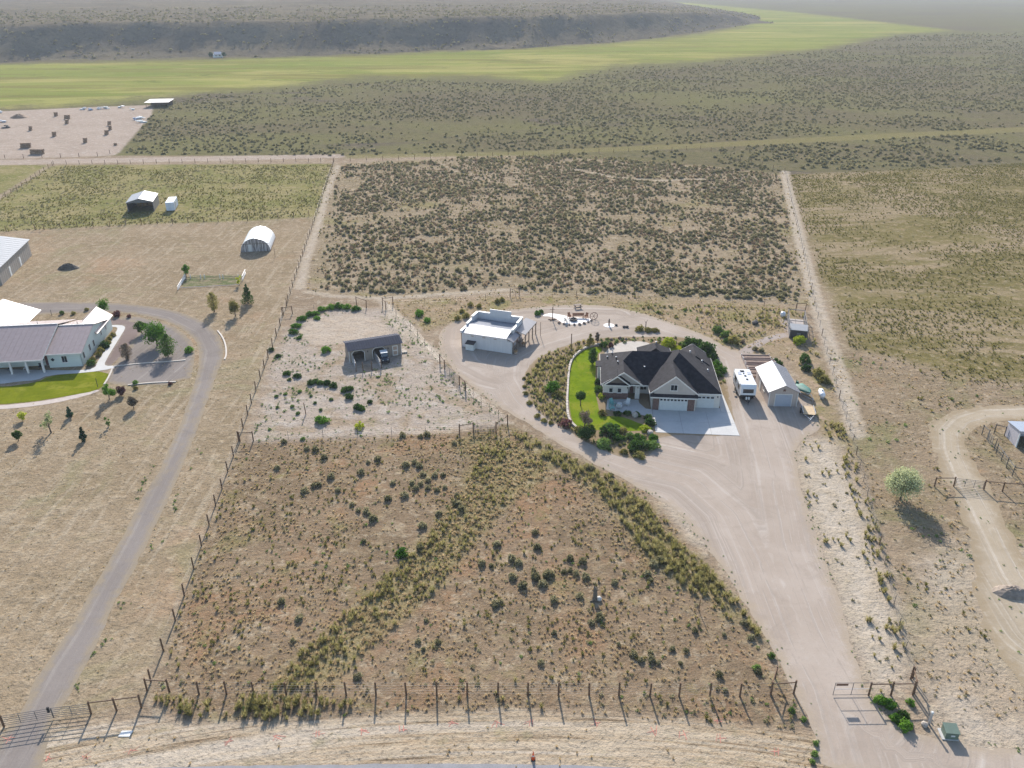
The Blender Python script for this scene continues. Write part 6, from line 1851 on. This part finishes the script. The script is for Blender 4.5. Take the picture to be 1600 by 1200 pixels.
for i, (px, h, lab) in enumerate((((844.5, 525), 2.9, 'thin tall pole standing on the gravel beside the workshop porch'), ((892.5, 545), 3.1, 'thick dark pole at the top of the tawny bed by the drive'), ((430, 402), 2.6, 'thin leaning pole beside the hoop house'), ((153, 605), 1.7, 'short dark lamp pole at the end of the neighbour lawn'), ((81, 493), 1.3, 'short dark pole behind the neighbour house'))):
    t = thing('pole', lab, 'pole', (*G(*px), 0)); o = post(t, 0, 0, h, .09 if i == 1 else .05, M_post if i < 3 else M_black)

# fire-pit terrace behind the workshop
zf = lambda x, y: (830 + x / 6.6667, 460 + y / 6.6667)
sheet('fire_terrace', smooth_poly(GP([zf(*p) for p in [(100, 225), (170, 198), (215, 195), (300, 212), (390, 232), (480, 240), (600, 250), (640, 268), (590, 285), (520, 310), (420, 316), (330, 305), (290, 270), (210, 232)]]), 1), .03, mat('white_stone_paving', A(238, 232, 224), .8, var=.06), .1, .4, 1.0)
for p in [(290, 300), (340, 312), (395, 320), (450, 320), (505, 316), (550, 305), (595, 290), (625, 275)]:
    boulder(zf(*p), random.uniform(.5, .75), 'brown rock on the rim of the white fire-pit terrace', MATS['brown_rock'], 'fire terrace rocks')
x, y = G(*zf(440, 272))
t = thing('fire_pit', 'round dark stone fire pit in the middle of the white terrace', 'fire pit', (x, y, 0))
MB().lathe([(.75, 0), (.78, .4), (.55, .4), (.5, .15)], 14).build('ring', mat('charred_stone', (.04, .038, .036), .9, var=.3), t)
for k in range(3): MB().tube((-.3 + .2 * k, -.25, .2), (.2 - .15 * k, .3, .62), .06).build('log', M_wood, t)


def garden_chair(xy, rz, label, m, group=None):
    t = thing('garden_chair', label, 'chair', (xy[0], xy[1], 0), rz, group)
    MB().slab([(-.32, -.35, .42), (.32, -.35, .42), (.32, .3, .3), (-.32, .3, .3)], (0, 0, -.04)).build('seat', m, t)
    for k in range(4): MB().slab([(-.31 + k * .16, .28, .3), (-.17 + k * .16, .28, .3), (-.17 + k * .16, .6, 1.1), (-.31 + k * .16, .6, 1.1)], (0, .03, 0)).build('back_slat', m, t)
    for s in (-1, 1):
        MB().b2(s * .34, s * .46, -.4, .45, .56, .6).build('armrest', m, t)
        for yy in (-.34, .34): MB().b2(s * .36, s * .43, yy - .04, yy + .04, .02, .56).build('leg', m, t)


Mor = mat('orange_brown_wood', A(176, 120, 84), .8, var=.12)
garden_chair(G(*zf(405, 248)), math.radians(30), 'orange brown slatted chair left of the bench on the fire-pit terrace', Mor)
garden_chair(G(*zf(565, 250)), math.radians(-40), 'orange brown slatted chair right of the bench on the fire-pit terrace', Mor)
garden_chair(G(*zf(370, 290)), math.radians(140), 'white slatted chair facing the fire pit from the near side', M_white)
x, y = G(*zf(490, 240))
t = thing('bench', 'low orange brown wooden bench behind the fire pit', 'bench', (x, y, 0))
MB().b2(-1.2, 1.2, -.2, .2, .42, .48).build('seat', Mor, t); MB().b2(-1.2, 1.2, .2, .25, .5, .9).build('backrest', Mor, t)
for s in (-1.0, 1.0): MB().b2(s - .05, s + .05, -.18, .18, 0, .42).build('leg', Mor, t)
x, y = G(*zf(650, 265))
t = thing('wagon_wheel', 'large rusty wheel ornament standing at the right end of the fire-pit terrace', 'wheel', (x, y, 0), math.radians(15))
Mru = mat('rust', A(120, 88, 66), .85, var=.25)
rim = MB()
for k in range(20):
    a, b2_ = 2 * math.pi * k / 20, 2 * math.pi * (k + 1) / 20
    rim.tube((.8 * math.cos(a), 0, .82 + .8 * math.sin(a)), (.8 * math.cos(b2_), 0, .82 + .8 * math.sin(b2_)), .06, None, 6)
rim.build('rim', Mru, t)
for k in range(6): MB().tube((0, 0, .82), (.8 * math.cos(k * 1.047), 0, .82 + .8 * math.sin(k * 1.047)), .035).build('spoke', Mru, t)
x, y = G(*zf(222, 268))
t = thing('garden_post', 'tall wooden cross-armed post with rusty scraps beside the fire-pit terrace', 'post', (x, y, 0))
post(t, 0, 0, 2.9, .09); MB().tube((-.6, 0, 2.4), (.4, 0, 2.4), .05).build('cross_arm', M_post, t)
MB().tube((-.9, .2, .05), (.9, -.1, .3), .08).tube((-.5, -.5, .08), (.7, .4, .1), .07).build('driftwood', Mru, t)
x, y = G(*zf(810, 325))
t = thing('garden_statue', 'slim dark figure-like post on a round pale stone disc', 'ornament', (x, y, 0))
MB().lathe([(1.15, .0), (1.1, .06)], 18).build('stone_disc', MATS['white_stone_paving'], t)
MB().lathe([(.18, .062), (.14, .6), (.22, 1.0), (.1, 1.2), (.13, 1.4), (.02, 1.52)], 10).build('figure', M_wood, t)
for i, p in enumerate([(885, 325), (965, 345), (998, 345)]): boulder(zf(*p), .7, ['dark round stone next to the pale stone disc', 'left of two dark stones between disc and island shrubs', 'right of two dark stones between disc and island shrubs'][i], MATS['dark_rock'])
x, y = G(*zf(1192, 350))
t = thing('garden_post', 'forked wooden post in the gravel island of olive shrubs', 'post', (x, y, 0))
MB().tube((0, 0, -.1), (0, 0, 1.2), .1, .08).tube((0, 0, 1.1), (-.3, 0, 1.6), .06, .03).tube((0, 0, 1.1), (.28, .1, 1.7), .06, .03).build('trunk', M_wood, t)
x, y = G(*zf(485, 140))
t = thing('picnic_table', 'small dark picnic table at the rear rim of the gravel', 'table', (x, y, 0), .3)
MB().b2(-.8, .8, -.4, .4, .7, .76).build('tabletop', M_wood, t)
for s in (-1, 1):
    MB().b2(-.8, .8, s * .75 - .13, s * .75 + .13, .42, .47).build('bench_seat', M_wood, t)
    MB().b2(s * .6 - .04, s * .6 + .04, -.7, .7, .36, .41).b2(s * .6 - .05, s * .6 + .05, -.3, -.2, 0, .69).b2(s * .6 - .05, s * .6 + .05, .2, .3, 0, .69).build('leg', M_wood, t)
# chairs and table on the front patio and rear terrace
Mt = mat('teal_paint', A(120, 184, 176), .5, var=.05)
for x, y, rz, m, lab in ((-6.2, .9, .6, Mt, 'teal slatted chair on the shaded front patio'), (-3.9, 1.1, -.5, M_white, 'white slatted chair on the shaded front patio by the entrance'), (-5.2, .0, 2.9, M_white, 'white slatted chair on the patio turned to the house'), (-6.4, -.5, 1.8, Mt, 'second teal slatted chair at the outer patio edge')):
    garden_chair(H2(x, y), HR + rz, lab, m)
x, y = H2(-5.1, .7)
t = thing('patio_table', 'low pale round table between the front patio chairs', 'table', (x, y, 0))
MB().lathe([(.4, .5), (.42, .56)], 14).build('tabletop', M_white, t); MB().tube((0, 0, .06), (0, 0, .5), .06).build('pedestal', M_white, t)
for i, (x, y) in enumerate(((-1.9, 17.5), (-3.2, 17.2))): garden_chair(H2(x, y), .4 + i, ['dark slatted chair on the rear terrace by the porch', 'dark slatted chair farther out on the rear terrace'][i], M_black)
# vegetable garden of the neighbour
x0, y0 = G(289, 433)
t = thing('garden_fence', 'pale plank garden fence with short pickets round the vegetable rows', 'fence', (x0, y0, 0))
def rel(p): q = G(*p); return (q[0] - x0, q[1] - y0)
for A_, B_, h in (((290, 434), (278, 454), .9), ((384, 428), (379, 439), 1.1)):
    (xa, ya), (xb, yb) = rel(A_), rel(B_)
    for z in (.2, .5, h): MB().tube((xa, ya, z), (xb, yb, z), .09, None, 4).build('plank', M_trim, t)
for px in (290, 298, 314, 320, 344, 349, 373):
    xa, ya = rel((px, 435.5)); MB().b2(xa - .07, xa + .07, ya - .07, ya + .07, 0, 1.1).build('picket', M_trim, t)
(xa, ya), (xb, yb) = rel((290, 435.5)), rel((380, 434)); MB().tube((xa, ya, .3), (xb, yb, .3), .05).build('rail', M_wood, t)
(xa, ya), (xb, yb) = rel((280, 451)), rel((374, 446)); MB().tube((xa, ya, .2), (xb, yb, .2), .06).build('rail', M_steel, t)
# white utility lid and survey paint on the verge
x, y = G(196, 1147)
tag(MB().slab([(-.55, -.3, .05), (.5, -.3, .05), (.6, .35, .05), (-.45, .35, .05)], (0, 0, -.04)).build('manhole_cover', M_white, None, (x, y, 0)), 'flat white rectangular utility cover lying on the sandy verge', 'cover')
Mpaint = mat('red_survey_paint', (.42, .17, .12), .95, var=.35, scale=6)
for i, (px, py) in enumerate([(12, 1155), (72, 1186), (136, 1182), (206, 1173), (360, 1160), (432, 1152), (498, 1145), (568, 1142), (627, 1140), (706, 1131), (776, 1130), (830, 1128), (932, 1131), (1023, 1143), (1066, 1147), (1124, 1153), (1124, 1126), (1215, 1175)]):
    x, y = G(px, py); mb = MB()
    for k in range(4):
        a = random.uniform(-.5, .5) + (k % 2) * 1.4; l = random.uniform(.25, .55); ox, oy = random.uniform(-.3, .3), random.uniform(-.15, .15)
        mb.slab([(ox - l * math.cos(a) - .03, oy - l * math.sin(a), .012 + k * .003), (ox - l * math.cos(a) + .03, oy - l * math.sin(a) + .05, .012 + k * .003), (ox + l * math.cos(a) + .03, oy + l * math.sin(a) + .05, .012 + k * .003), (ox + l * math.cos(a) - .03, oy + l * math.sin(a), .012 + k * .003)], (0, 0, -.006))
    tag(mb.build('paint_mark', Mpaint, None, (x, y, 0)), 'faded red survey paint scribble on the sandy verge', 'marking', 'survey paint marks')
# hay pen far left, far ranch
Mhay = mat('brown_hay', A(150, 124, 98), .95, var=.2, scale=1.5)
zh = lambda x, y: (x / 5.714, 150 + y / 5.714)
for x, y, w, d, h in [(232, 462, 9, 2.4, 2.6), (335, 518, 11, 3, 2.0), (275, 308, 3.5, 2.5, 2.2), (485, 360, 3.6, 2.5, 2.2), (500, 180, 4, 3, 2.2), (602, 205, 5, 3, 2.2), (598, 248, 4, 2.6, 2), (763, 416, 3, 2.4, 2), (978, 262, 4, 2.6, 2.1), (985, 302, 3.6, 2.6, 2), (954, 344, 3.8, 2.6, 2), (1033, 440, 3, 2, 1.6)]:
    gx_, gy_ = G(*zh(x, y)); sc_ = .5
    t = thing('hay_stack', 'brown stack of hay bales standing in the bare far pen', 'hay', (gx_, gy_, 0), random.uniform(-.3, .3), 'hay stacks in the far pen')
    nb_ = max(1, int(w * sc_ / 1.25)); 
    for r_ in range(2 if h > 1.8 else 1):
        for k in range(nb_): MB().box(((k - (nb_ - 1) / 2) * 1.28 + (.2 if r_ else 0), random.uniform(-.1, .1), .5 + r_ * 1.0), (1.22, d * .5, .9), random.uniform(-.04, .04)).build('bale', Mhay, t)
gx_, gy_ = G(*zh(175, 192)); mound(zh(175, 192), 9, 8, 1.6, 'low brown manure heap in the far pen', Mhay, 3)
x, y = G(250, 166); t = thing('pole_shelter', 'pale flat-roofed shelter at the corner of the far pen', 'shelter', (x, y, 0), math.radians(8))
MB().slab([(-6.5, -5, 2.6), (6.0, -5, 2.6), (6.5, 6, 3.0), (-6, 6, 3.0)], (0, 0, -.12)).build('roof', mat('tan_sheet', A(214, 204, 190), .5, var=.05), t)
for sx in (-5.8, 0, 5.5):
    for sy in (-4.5, 5.4): MB().b2(sx - .1, sx + .1, sy - .1, sy + .1, 0, 2.5).build('post', M_wood, t)
MB().b2(-5.9, 5.6, 5.5, 5.6, 0, 2.7).build('back_wall', M_wood, t)
for i, (x, y, w, c) in enumerate([(1240, 205, 9, M_white), (1245, 238, 10, M_white), (1215, 212, 3, mat('blue_tarp', A(110, 140, 176), .6)), (760, 120, 7, M_steel), (800, 128, 4, MATS['blue_tarp']), (900, 118, 8, M_steel), (950, 112, 6, M_white), (1080, 105, 5, M_steel), (1180, 125, 4, M_white), (55, 285, 6, M_black), (20, 235, 7, M_steel), (10, 150, 4, M_white)]):
    gx_, gy_ = G(*zh(x, y)); t = thing('scrap_pile', ['white flattened scrap sheets near the pole shelter', 'long white scrap sheets at the pen edge', 'blue tarp heap amid the white sheets', 'grey scrap machinery at the back of the pen', 'blue tarp at the back of the pen', 'grey scrap row along the pen rear', 'pale scrap sheets along the pen rear', 'grey scrap near the shelter', 'white drum heap near the shelter', 'dark low trailer in the far pen', 'grey implement at the pen edge', 'white tank heap at the far pen edge'][i], 'scrap', (gx_, gy_, 0), random.uniform(-.5, .5))
    for k in range(4): MB().box((random.uniform(-.5, .5) * w * .4, random.uniform(-1, 1), .25 + .2 * k), (w * random.uniform(.2, .4), random.uniform(.6, 1.6), random.uniform(.2, .5)), random.uniform(-.6, .6)).build('sheet', c, t)
x, y = G(341, 89.5); t = thing('farm_house', 'tiny white farm building far away at the foot of the bluff', 'house', (x, y, 0), .3)
MB().b2(-4, 4, -2.5, 2.5, 0, 2.6).build('wall', M_white, t); gable_roof('roof', -4.4, 4.4, -3, 3, 2.6, 4.4, M_wmetal, t, 'x')
window(t, (-1.5, -2.5, 1.5), 1.0, 1.0); window(t, (1.5, -2.5, 1.5), 1.0, 1.0)
for i, p in enumerate(((330, 90), (350, 90))): tree(['dark tree left of the tiny far white building', 'dark tree right of the tiny far white building'][i], p, 4.5, 5, L_dgreen, n=10, per=40, size=.6)

#PART8
# ------------------------------------------------------------------ ground cover nobody could count (instanced)
def pts_in(poly, dens, seed, fn=None):
    r = np.random.default_rng(seed)
    p = np.array(poly); x0, y0 = p.min(0); x1, y1 = p.max(0)
    n = int((x1 - x0) * (y1 - y0) * dens)
    X = x0 + r.random(n) * (x1 - x0); Y = y0 + r.random(n) * (y1 - y0)
    k = inside(X, Y, poly)
    X, Y = X[k], Y[k]
    if fn is not None:
        k = r.random(len(X)) < fn(X, Y); X, Y = X[k], Y[k]
    return np.stack([X, Y], 1)


BLOCK = [smooth_poly(GP(DRIVE_PX), 1), GP(RL + RR)]
HOUSEFOOT = [[H2(x, y) for x, y in [(-9, 2.5), (-8, -2), (0, -8), (13.5, -8), (12.5, 16), (4, 19), (-9, 19)]]]
FOOT = HOUSEFOOT + [GP(LAWN), [loc_of(WS, x, y)[:2] for x, y in [(-10.6, -.5), (1.5, -.5), (1.5, 11), (-10.6, 8.5)]], [loc_of(HS, x, y)[:2] for x, y in [(-.6, -5), (10, -3), (10.2, 4.2), (-.6, 4.2)]],
                    [(41, 112), (54.5, 110), (54, 124), (50, 136.5), (41, 136.5)], [(53, 142), (57.5, 142), (61, 154.5), (56.5, 155)], [(-115, 236), (-98, 236), (-98, 246), (-117, 247)], [(-70, 198), (-61, 198), (-62, 211), (-71, 211)],
                    [loc_of(LH, x, y)[:2] for x, y in [(-30, -12), (8, -12), (8, 20), (-30, 24)]], [(-135, 172), (-115, 172), (-120, 197), (-136, 204)], GP([(-200, 600), (171, 579), (165, 600), (0, 640), (-200, 650)]), [(74.5, 102), (84, 102), (84, 107.5), (74.5, 107.5)]]


BLOCK.append(ZN['lane2']); BLOCK.append(GP([(1700, 633), (1600, 634), (1530, 633), (1484, 642), (1452, 660), (1452, 692), (1472, 738), (1500, 798), (1516, 840), (1530, 960), (1570, 1040), (1640, 1120), (1640, 930), (1600, 870), (1568, 800), (1536, 745), (1512, 705), (1508, 684), (1524, 668), (1552, 659), (1600, 656), (1700, 656)])); BLOCK.append(GP([(468, 518), (490, 500), (530, 492), (570, 492), (600, 505), (612, 522), (600, 540), (540, 536), (490, 540)]))


def clean(p, drive=True):
    k = np.ones(len(p), bool)
    for f in FOOT + (BLOCK if drive else []): k &= ~inside(p[:, 0], p[:, 1], f)
    return p[k]


def scatter(name, parts, protos, label=None):
    """parts: list of (points, smin, smax); one object whose points carry the instanced plants"""
    P = np.concatenate([q[0] for q in parts]); r = np.random.default_rng(len(P))
    S = np.concatenate([q[1] + (q[2] - q[1]) * np.random.default_rng(i + 3).random(len(q[0])) ** 1.6 for i, q in enumerate(parts)])
    me = bpy.data.meshes.new(name)
    me.from_pydata((P if P.shape[1] == 3 else np.column_stack([P, np.zeros(len(P))])).tolist(), [], [])
    put_attr(me, 'scl', S); put_attr(me, 'rot', r.random(len(P)) * 6.283)
    a = me.attributes.new('idx', 'INT', 'POINT'); a.data.foreach_set('value', r.integers(0, len(protos), len(P)).astype(np.int32))
    o = link(name, me); tag(o, kind='stuff')
    if label: o['label'] = label
    col = bpy.data.collections.new(name + '_plants')
    for i, pm in enumerate(protos): col.objects.link(bpy.data.objects.new('%s_plant_%d' % (name, i), pm))
    g = bpy.data.node_groups.new(name, 'GeometryNodeTree')
    g.interface.new_socket('Geometry', in_out='INPUT', socket_type='NodeSocketGeometry'); g.interface.new_socket('Geometry', in_out='OUTPUT', socket_type='NodeSocketGeometry')
    N = g.nodes; L = g.links
    gi = N.new('NodeGroupInput'); go = N.new('NodeGroupOutput'); ip = N.new('GeometryNodeInstanceOnPoints'); ci = N.new('GeometryNodeCollectionInfo')
    ci.inputs['Collection'].default_value = col; ci.inputs['Separate Children'].default_value = True; ci.inputs['Reset Children'].default_value = True
    def na(n_, t_):
        x = N.new('GeometryNodeInputNamedAttribute'); x.data_type = t_; x.inputs['Name'].default_value = n_; return x.outputs['Attribute']
    L.new(gi.outputs[0], ip.inputs['Points']); L.new(ci.outputs[0], ip.inputs['Instance']); ip.inputs['Pick Instance'].default_value = True
    L.new(na('idx', 'INT'), ip.inputs['Instance Index'])
    cx = N.new('ShaderNodeCombineXYZ'); L.new(na('rot', 'FLOAT'), cx.inputs['Z'])
    er = N.new('FunctionNodeEulerToRotation'); L.new(cx.outputs[0], er.inputs[0]); L.new(er.outputs[0], ip.inputs['Rotation'])
    L.new(na('scl', 'FLOAT'), ip.inputs['Scale']); L.new(ip.outputs[0], go.inputs[0])
    md = o.modifiers.new('plants', 'NODES'); md.node_group = g
    return o


gold = [tuft_mesh('golden_tuft', 56, .62, .46, .022, L_gold, 10 + k) for k in range(3)]
straw = [tuft_mesh('straw_tuft', 34, .36, .5, .03, L_straw, 20 + k) for k in range(3)]
olive = [tuft_mesh('olive_tuft', 40, .42, .52, .035, L_olive, 30 + k) for k in range(3)]
weed = [leafcloud('weed', dome_clumps(4, .4, .5, .18, 40 + k), 10, .13, L_forb, seed=k) for k in range(3)]
sageb = [leafcloud('sage_bush', dome_clumps(8, .5, .8, .2, 60 + k), 18, .15, L_sage, seed=k) for k in range(4)]
sageb += [leafcloud('dead_bush', dome_clumps(6, .5, .7, .2, 66 + k), 14, .14, L_dead, seed=k) for k in range(2)]
sagef = [leafcloud('far_sage_bush', dome_clumps(5, .5, .75, .25, 70 + k), 9, .3, L_sagef, seed=k) for k in range(3)]
darkt = [leafcloud('dark_weed', dome_clumps(4, .45, .6, .2, 80 + k), 10, .16, L_sage, seed=k) for k in range(3)]

nz = lambda s, lo, hi, seed: (lambda X, Y: np.clip((fbm(X / s, Y / s, seed) - lo) / (hi - lo), 0, 1))
gsdf = lambda poly, m: (lambda X, Y: np.clip((sdf(X, Y, poly) + m) / (2 * m), 0, 1))
VERGEL = GE([(236, 1092), (330, 1090), (480, 1092), (560, 1100), (470, 1125), (330, 1125), (245, 1105)])
FENCER = GE([(1282, 600), (1300, 640), (1330, 700), (1365, 800), (1395, 900), (1418, 1030), (1400, 1030), (1370, 900), (1340, 800), (1305, 700), (1270, 640)])
ISL_L = GE([(820, 600), (845, 557), (905, 535), (930, 530), (905, 555), (890, 580), (884, 620), (886, 655), (900, 678), (870, 662), (840, 642)])
ISL_B = GE([(900, 680), (930, 697), (960, 710), (1000, 714), (1024, 700), (1024, 682), (960, 680), (930, 678)])
SLOPE = GE([(1180, 480), (1260, 490), (1300, 600), (1325, 690), (1290, 680), (1285, 640), (1262, 600), (1235, 565), (1180, 545), (1215, 530), (1195, 520)])
BANKB = GE([(1040, 497), (1090, 515), (1140, 540), (1180, 530), (1210, 518), (1215, 480), (1100, 478), (1000, 475), (960, 474)])

F_ = ZN['frontfield']
BL1 = GE([(430, 1075), (470, 1035), (545, 970), (640, 875), (705, 795), (745, 735), (785, 690)]); BL2 = GE([(560, 1050), (620, 975), (690, 895), (740, 830), (790, 770), (830, 715)])


def belt(X, Y):
    d1, _ = seg_dist(X, Y, BL1, False); d2, _ = seg_dist(X, Y, BL2, False)
    return np.clip(np.exp(-(d1 / 1.9) ** 2) + .45 * np.exp(-(d2 / 1.5) ** 2) + .1, 0, 1) * np.clip((fbm(X / 3, Y / 3, 5) - .25) / .3, .1, 1)


scatter('golden_bunch_grass', [
    (clean(pts_in(GRASSBAND, 3.6, 1, belt)), .45, 1.1), (clean(pts_in(DRIVEBAND, 3.4, 2, nz(4, .2, .5, 6))), .6, 1.3), (clean(pts_in(VERGEL, 3.4, 3, nz(4, .3, .55, 7))), .7, 1.25),
    (clean(pts_in(FENCER, 1.6, 4, nz(4, .35, .65, 8))), .5, 1.2), (clean(pts_in(ISL_L, 2.6, 5), False), .5, 1.15), (clean(pts_in(ISL_B, 1.2, 6), False), .4, .9), (clean(pts_in(SLOPE, 1.3, 7, nz(6, .35, .6, 9))), .5, 1.2),
    (clean(pts_in(BANKB, 1.0, 8, nz(5, .4, .62, 10))), .5, 1.1), (clean(pts_in(ZN['bank'], .5, 9, nz(5, .5, .65, 11))), .5, 1.1), (clean(pts_in(F_, .22, 12, nz(9, .5, .7, 12))), .4, .9)], gold)
REARBED = GE([(930, 532), (985, 527), (1040, 527), (1085, 530), (1105, 545), (1135, 600), (1125, 600), (1095, 550), (1070, 540), (1040, 545), (1010, 533), (950, 540)])
scatter('bed_plants', [(pts_in(REARBED, 1.2, 47), .4, 1.0), (clean(pts_in(ISL_B, .8, 48), False), .4, 1.0), (clean(pts_in(ISL_L, .35, 49), False), .4, .9), (clean(pts_in(BANKB, .25, 50, nz(5, .45, .6, 50))), .5, 1.2)], [leafcloud('bed_plant', dome_clumps(5, .45, .6, .2, 85 + k), 14, .13, [L_dgreen, L_forb, L_olive][k], seed=k) for k in range(3)])
scatter('dry_straw_grass', [
    (clean(pts_in(F_, 2.4, 21, nz(6, .3, .65, 21))), .25, .65), (clean(pts_in(ZN['rightlow'], .9, 22, nz(8, .3, .65, 22))), .3, .7), (clean(pts_in(ZN['backyard'], 1.2, 23, nz(6, .3, .6, 23))), .35, .8),
    (clean(pts_in(GE([(-60, 1120), (210, 1100), (290, 930), (375, 690), (440, 500), (300, 470), (0, 500), (-300, 700)]), .35, 24, nz(9, .4, .7, 24))), .2, .45), (clean(pts_in(ZN['sagefield'], .3, 25)), .4, .9), (clean(pts_in(GRASSBAND, 3.5, 26)), .4, .95), (clean(pts_in(F_, 1.2, 28, nz(5, .45, .7, 28))), .3, .7), (clean(pts_in(ZN['verge'], .3, 27, nz(5, .5, .7, 27))), .25, .5)], straw)
scatter('olive_pasture_grass', [
    (clean(pts_in(GE([(1232, 274), (1400, 264), (1700, 250), (1700, 620), (1480, 595), (1330, 550), (1285, 440)]), 1.5, 31, nz(14, .25, .6, 31))), .4, .85), (clean(pts_in(GE([(-40, 330), (82, 260), (520, 258), (497, 338), (0, 362)]), .9, 32, nz(10, .3, .6, 32))), .45, .9),
    (clean(pts_in(ZN['rightlow'], .3, 33, nz(10, .5, .7, 33))), .4, .9), (clean(pts_in(F_, .8, 34, nz(6, .45, .7, 34))), .3, .75), (clean(pts_in(ZN['sagefield'], .15, 35, nz(12, .5, .65, 35))), .6, 1.2)], olive)
DR = resample(BLOCK[0], .35); r_ = np.random.default_rng(99)
DR = DR + r_.normal(size=DR.shape) * .45; DR = DR[(r_.random(len(DR)) < np.clip((fbm(DR[:, 0] / 4, DR[:, 1] / 4, 98) - .42) / .2, 0, 1)) & (DR[:, 1] > 50)]
scatter('corral_weeds', [(DR, .12, .45), (pts_in(BLOCK[3], .35, 97, nz(4, .45, .65, 97)), .15, .5), (clean(pts_in(ZN['corral'], 1.3, 41, nz(6, .38, .7, 41))), .25, .8), (clean(pts_in(ZN['corral'], .3, 42)), .15, .45), (clean(pts_in(ZN['rightlow'], .12, 43, nz(9, .5, .65, 43))), .4, 1.0), (clean(pts_in(F_, .08, 44)), .3, .7), (clean(pts_in(GE([(205, 905), (290, 745), (325, 660), (330, 680), (232, 900), (125, 1085), (100, 1085)]), 2.0, 45, nz(3, .48, .65, 45))), .25, .6), (clean(pts_in(GE([(245, 720), (178, 862), (122, 958), (58, 1052), (50, 1050), (118, 950), (172, 858), (238, 720)]), 2.5, 46, nz(4, .42, .6, 46))), .2, .5)], weed)
scatter('small_dark_sage', [(clean(pts_in(F_, .26, 51, nz(7, .38, .7, 51))), .25, .7), (clean(pts_in(ZN['bank'], .18, 52)), .3, .6), (clean(pts_in(ZN['rlot'], .2, 53)), .2, .45), (clean(pts_in(ZN['rightlow'], .1, 54)), .3, .6), (clean(pts_in(GE([(-40, 330), (82, 260), (520, 258), (497, 338), (0, 362)]), .28, 55, nz(12, .35, .6, 55))), .5, 1.0), (clean(pts_in(ZN['backyard'], .08, 56)), .3, .7), (clean(pts_in(GE([(-60, 1120), (210, 1100), (290, 930), (375, 690), (440, 500), (300, 470), (0, 500), (-300, 700)]), .22, 58, nz(10, .4, .7, 58))), .1, .26), (clean(pts_in(ZN['rightfield'], .02, 57, lambda X, Y: (Y < 330) & (X < 300))), .5, .9)], darkt)

# sagebrush field: the bushes nearest the houses are separate things, the rest one mass
SF = pts_in(ZN['sagefield'], 1.5, 61, lambda X, Y: np.clip((fbm(X / 11, Y / 11, 61, 4) - .28) / .25, .05, .8) * np.clip((sdf(X, Y, ZN['sagefield']) - 1.5) / 4, 0, 1))
keep = np.ones(len(SF), bool)
for k_, (p_, w_) in TRACKS.items():
    d_, _ = seg_dist(SF[:, 0], SF[:, 1], GE(p_), False); keep &= d_ > w_ + .5
SF = clean(SF[keep])
SF = SF[np.argsort(SF[:, 1])]
NEAR = SF[:190]
for q in NEAR:
    shrub('sage', (float(q[0]), float(q[1])), random.uniform(.7, 1.5), 'grey green sagebrush in the brushy field behind the %s' % ('corral gate' if q[0] < -14 else 'workshop' if q[0] < 18 else 'house' if q[0] < 42 else 'poultry pen'), 'sagebrush of the rear field', hs=.8, name='sagebrush')
scatter('sagebrush_cover', [(SF[190:][::2], .3, .9), (SF[191:][::2], .4, 1.4)], sageb)
FFP = GE([(190, 242), (540, 243), (800, 238), (1100, 225), (1600, 200), (1800, 188), (1800, 70), (1350, 75), (1200, 90), (960, 106), (850, 134), (640, 124), (300, 150), (245, 170)])
STR2 = GE([(1240, 268), (1100, 232), (1600, 206), (1800, 196), (1800, 240), (1400, 262)])
scatter('far_sagebrush_cover', [(clean(pts_in(GE([(1200, 90), (1350, 76), (1800, 72), (1800, 40), (1500, 53), (1400, 57), (1300, 77)]), .03, 74, nz(60, .3, .6, 74))), 1.0, 2.2), (clean(pts_in(FFP, .14, 71, lambda X, Y: np.clip((fbm(X / 40, Y / 25, 71, 4) - .3) / .25, .1, 1) * np.clip(420 / Y, .25, 1))), .6, 1.7), (clean(pts_in(STR2, .18, 72, nz(20, .35, .6, 72))), .8, 1.8), (clean(pts_in(GE([(700, 246), (900, 240), (1100, 234), (1225, 268), (1000, 262), (760, 262)]), .2, 73, nz(12, .35, .6, 73))), .8, 1.6)], sagef)

scatter('bluff_brush', [(BRUSH, 1.0, 3.0)], sagef)

# ------------------------------------------------------------------ air
hz = MB().b2(-9500, 9500, -400, 12500, -2.5, 120)
m, nt, b = newmat('haze_air')
m.node_tree.nodes.remove(b)
pv = nt.n('ShaderNodeVolumePrincipled')
pv.inputs['Color'].default_value = (.80, .88, 1.0, 1)
pv.inputs['Density'].default_value = .00011
pv.inputs['Anisotropy'].default_value = .1
nt.l(pv.outputs[0], m.node_tree.nodes['Material Output'].inputs['Volume'])
tag(hz.build('haze', m), kind='stuff')
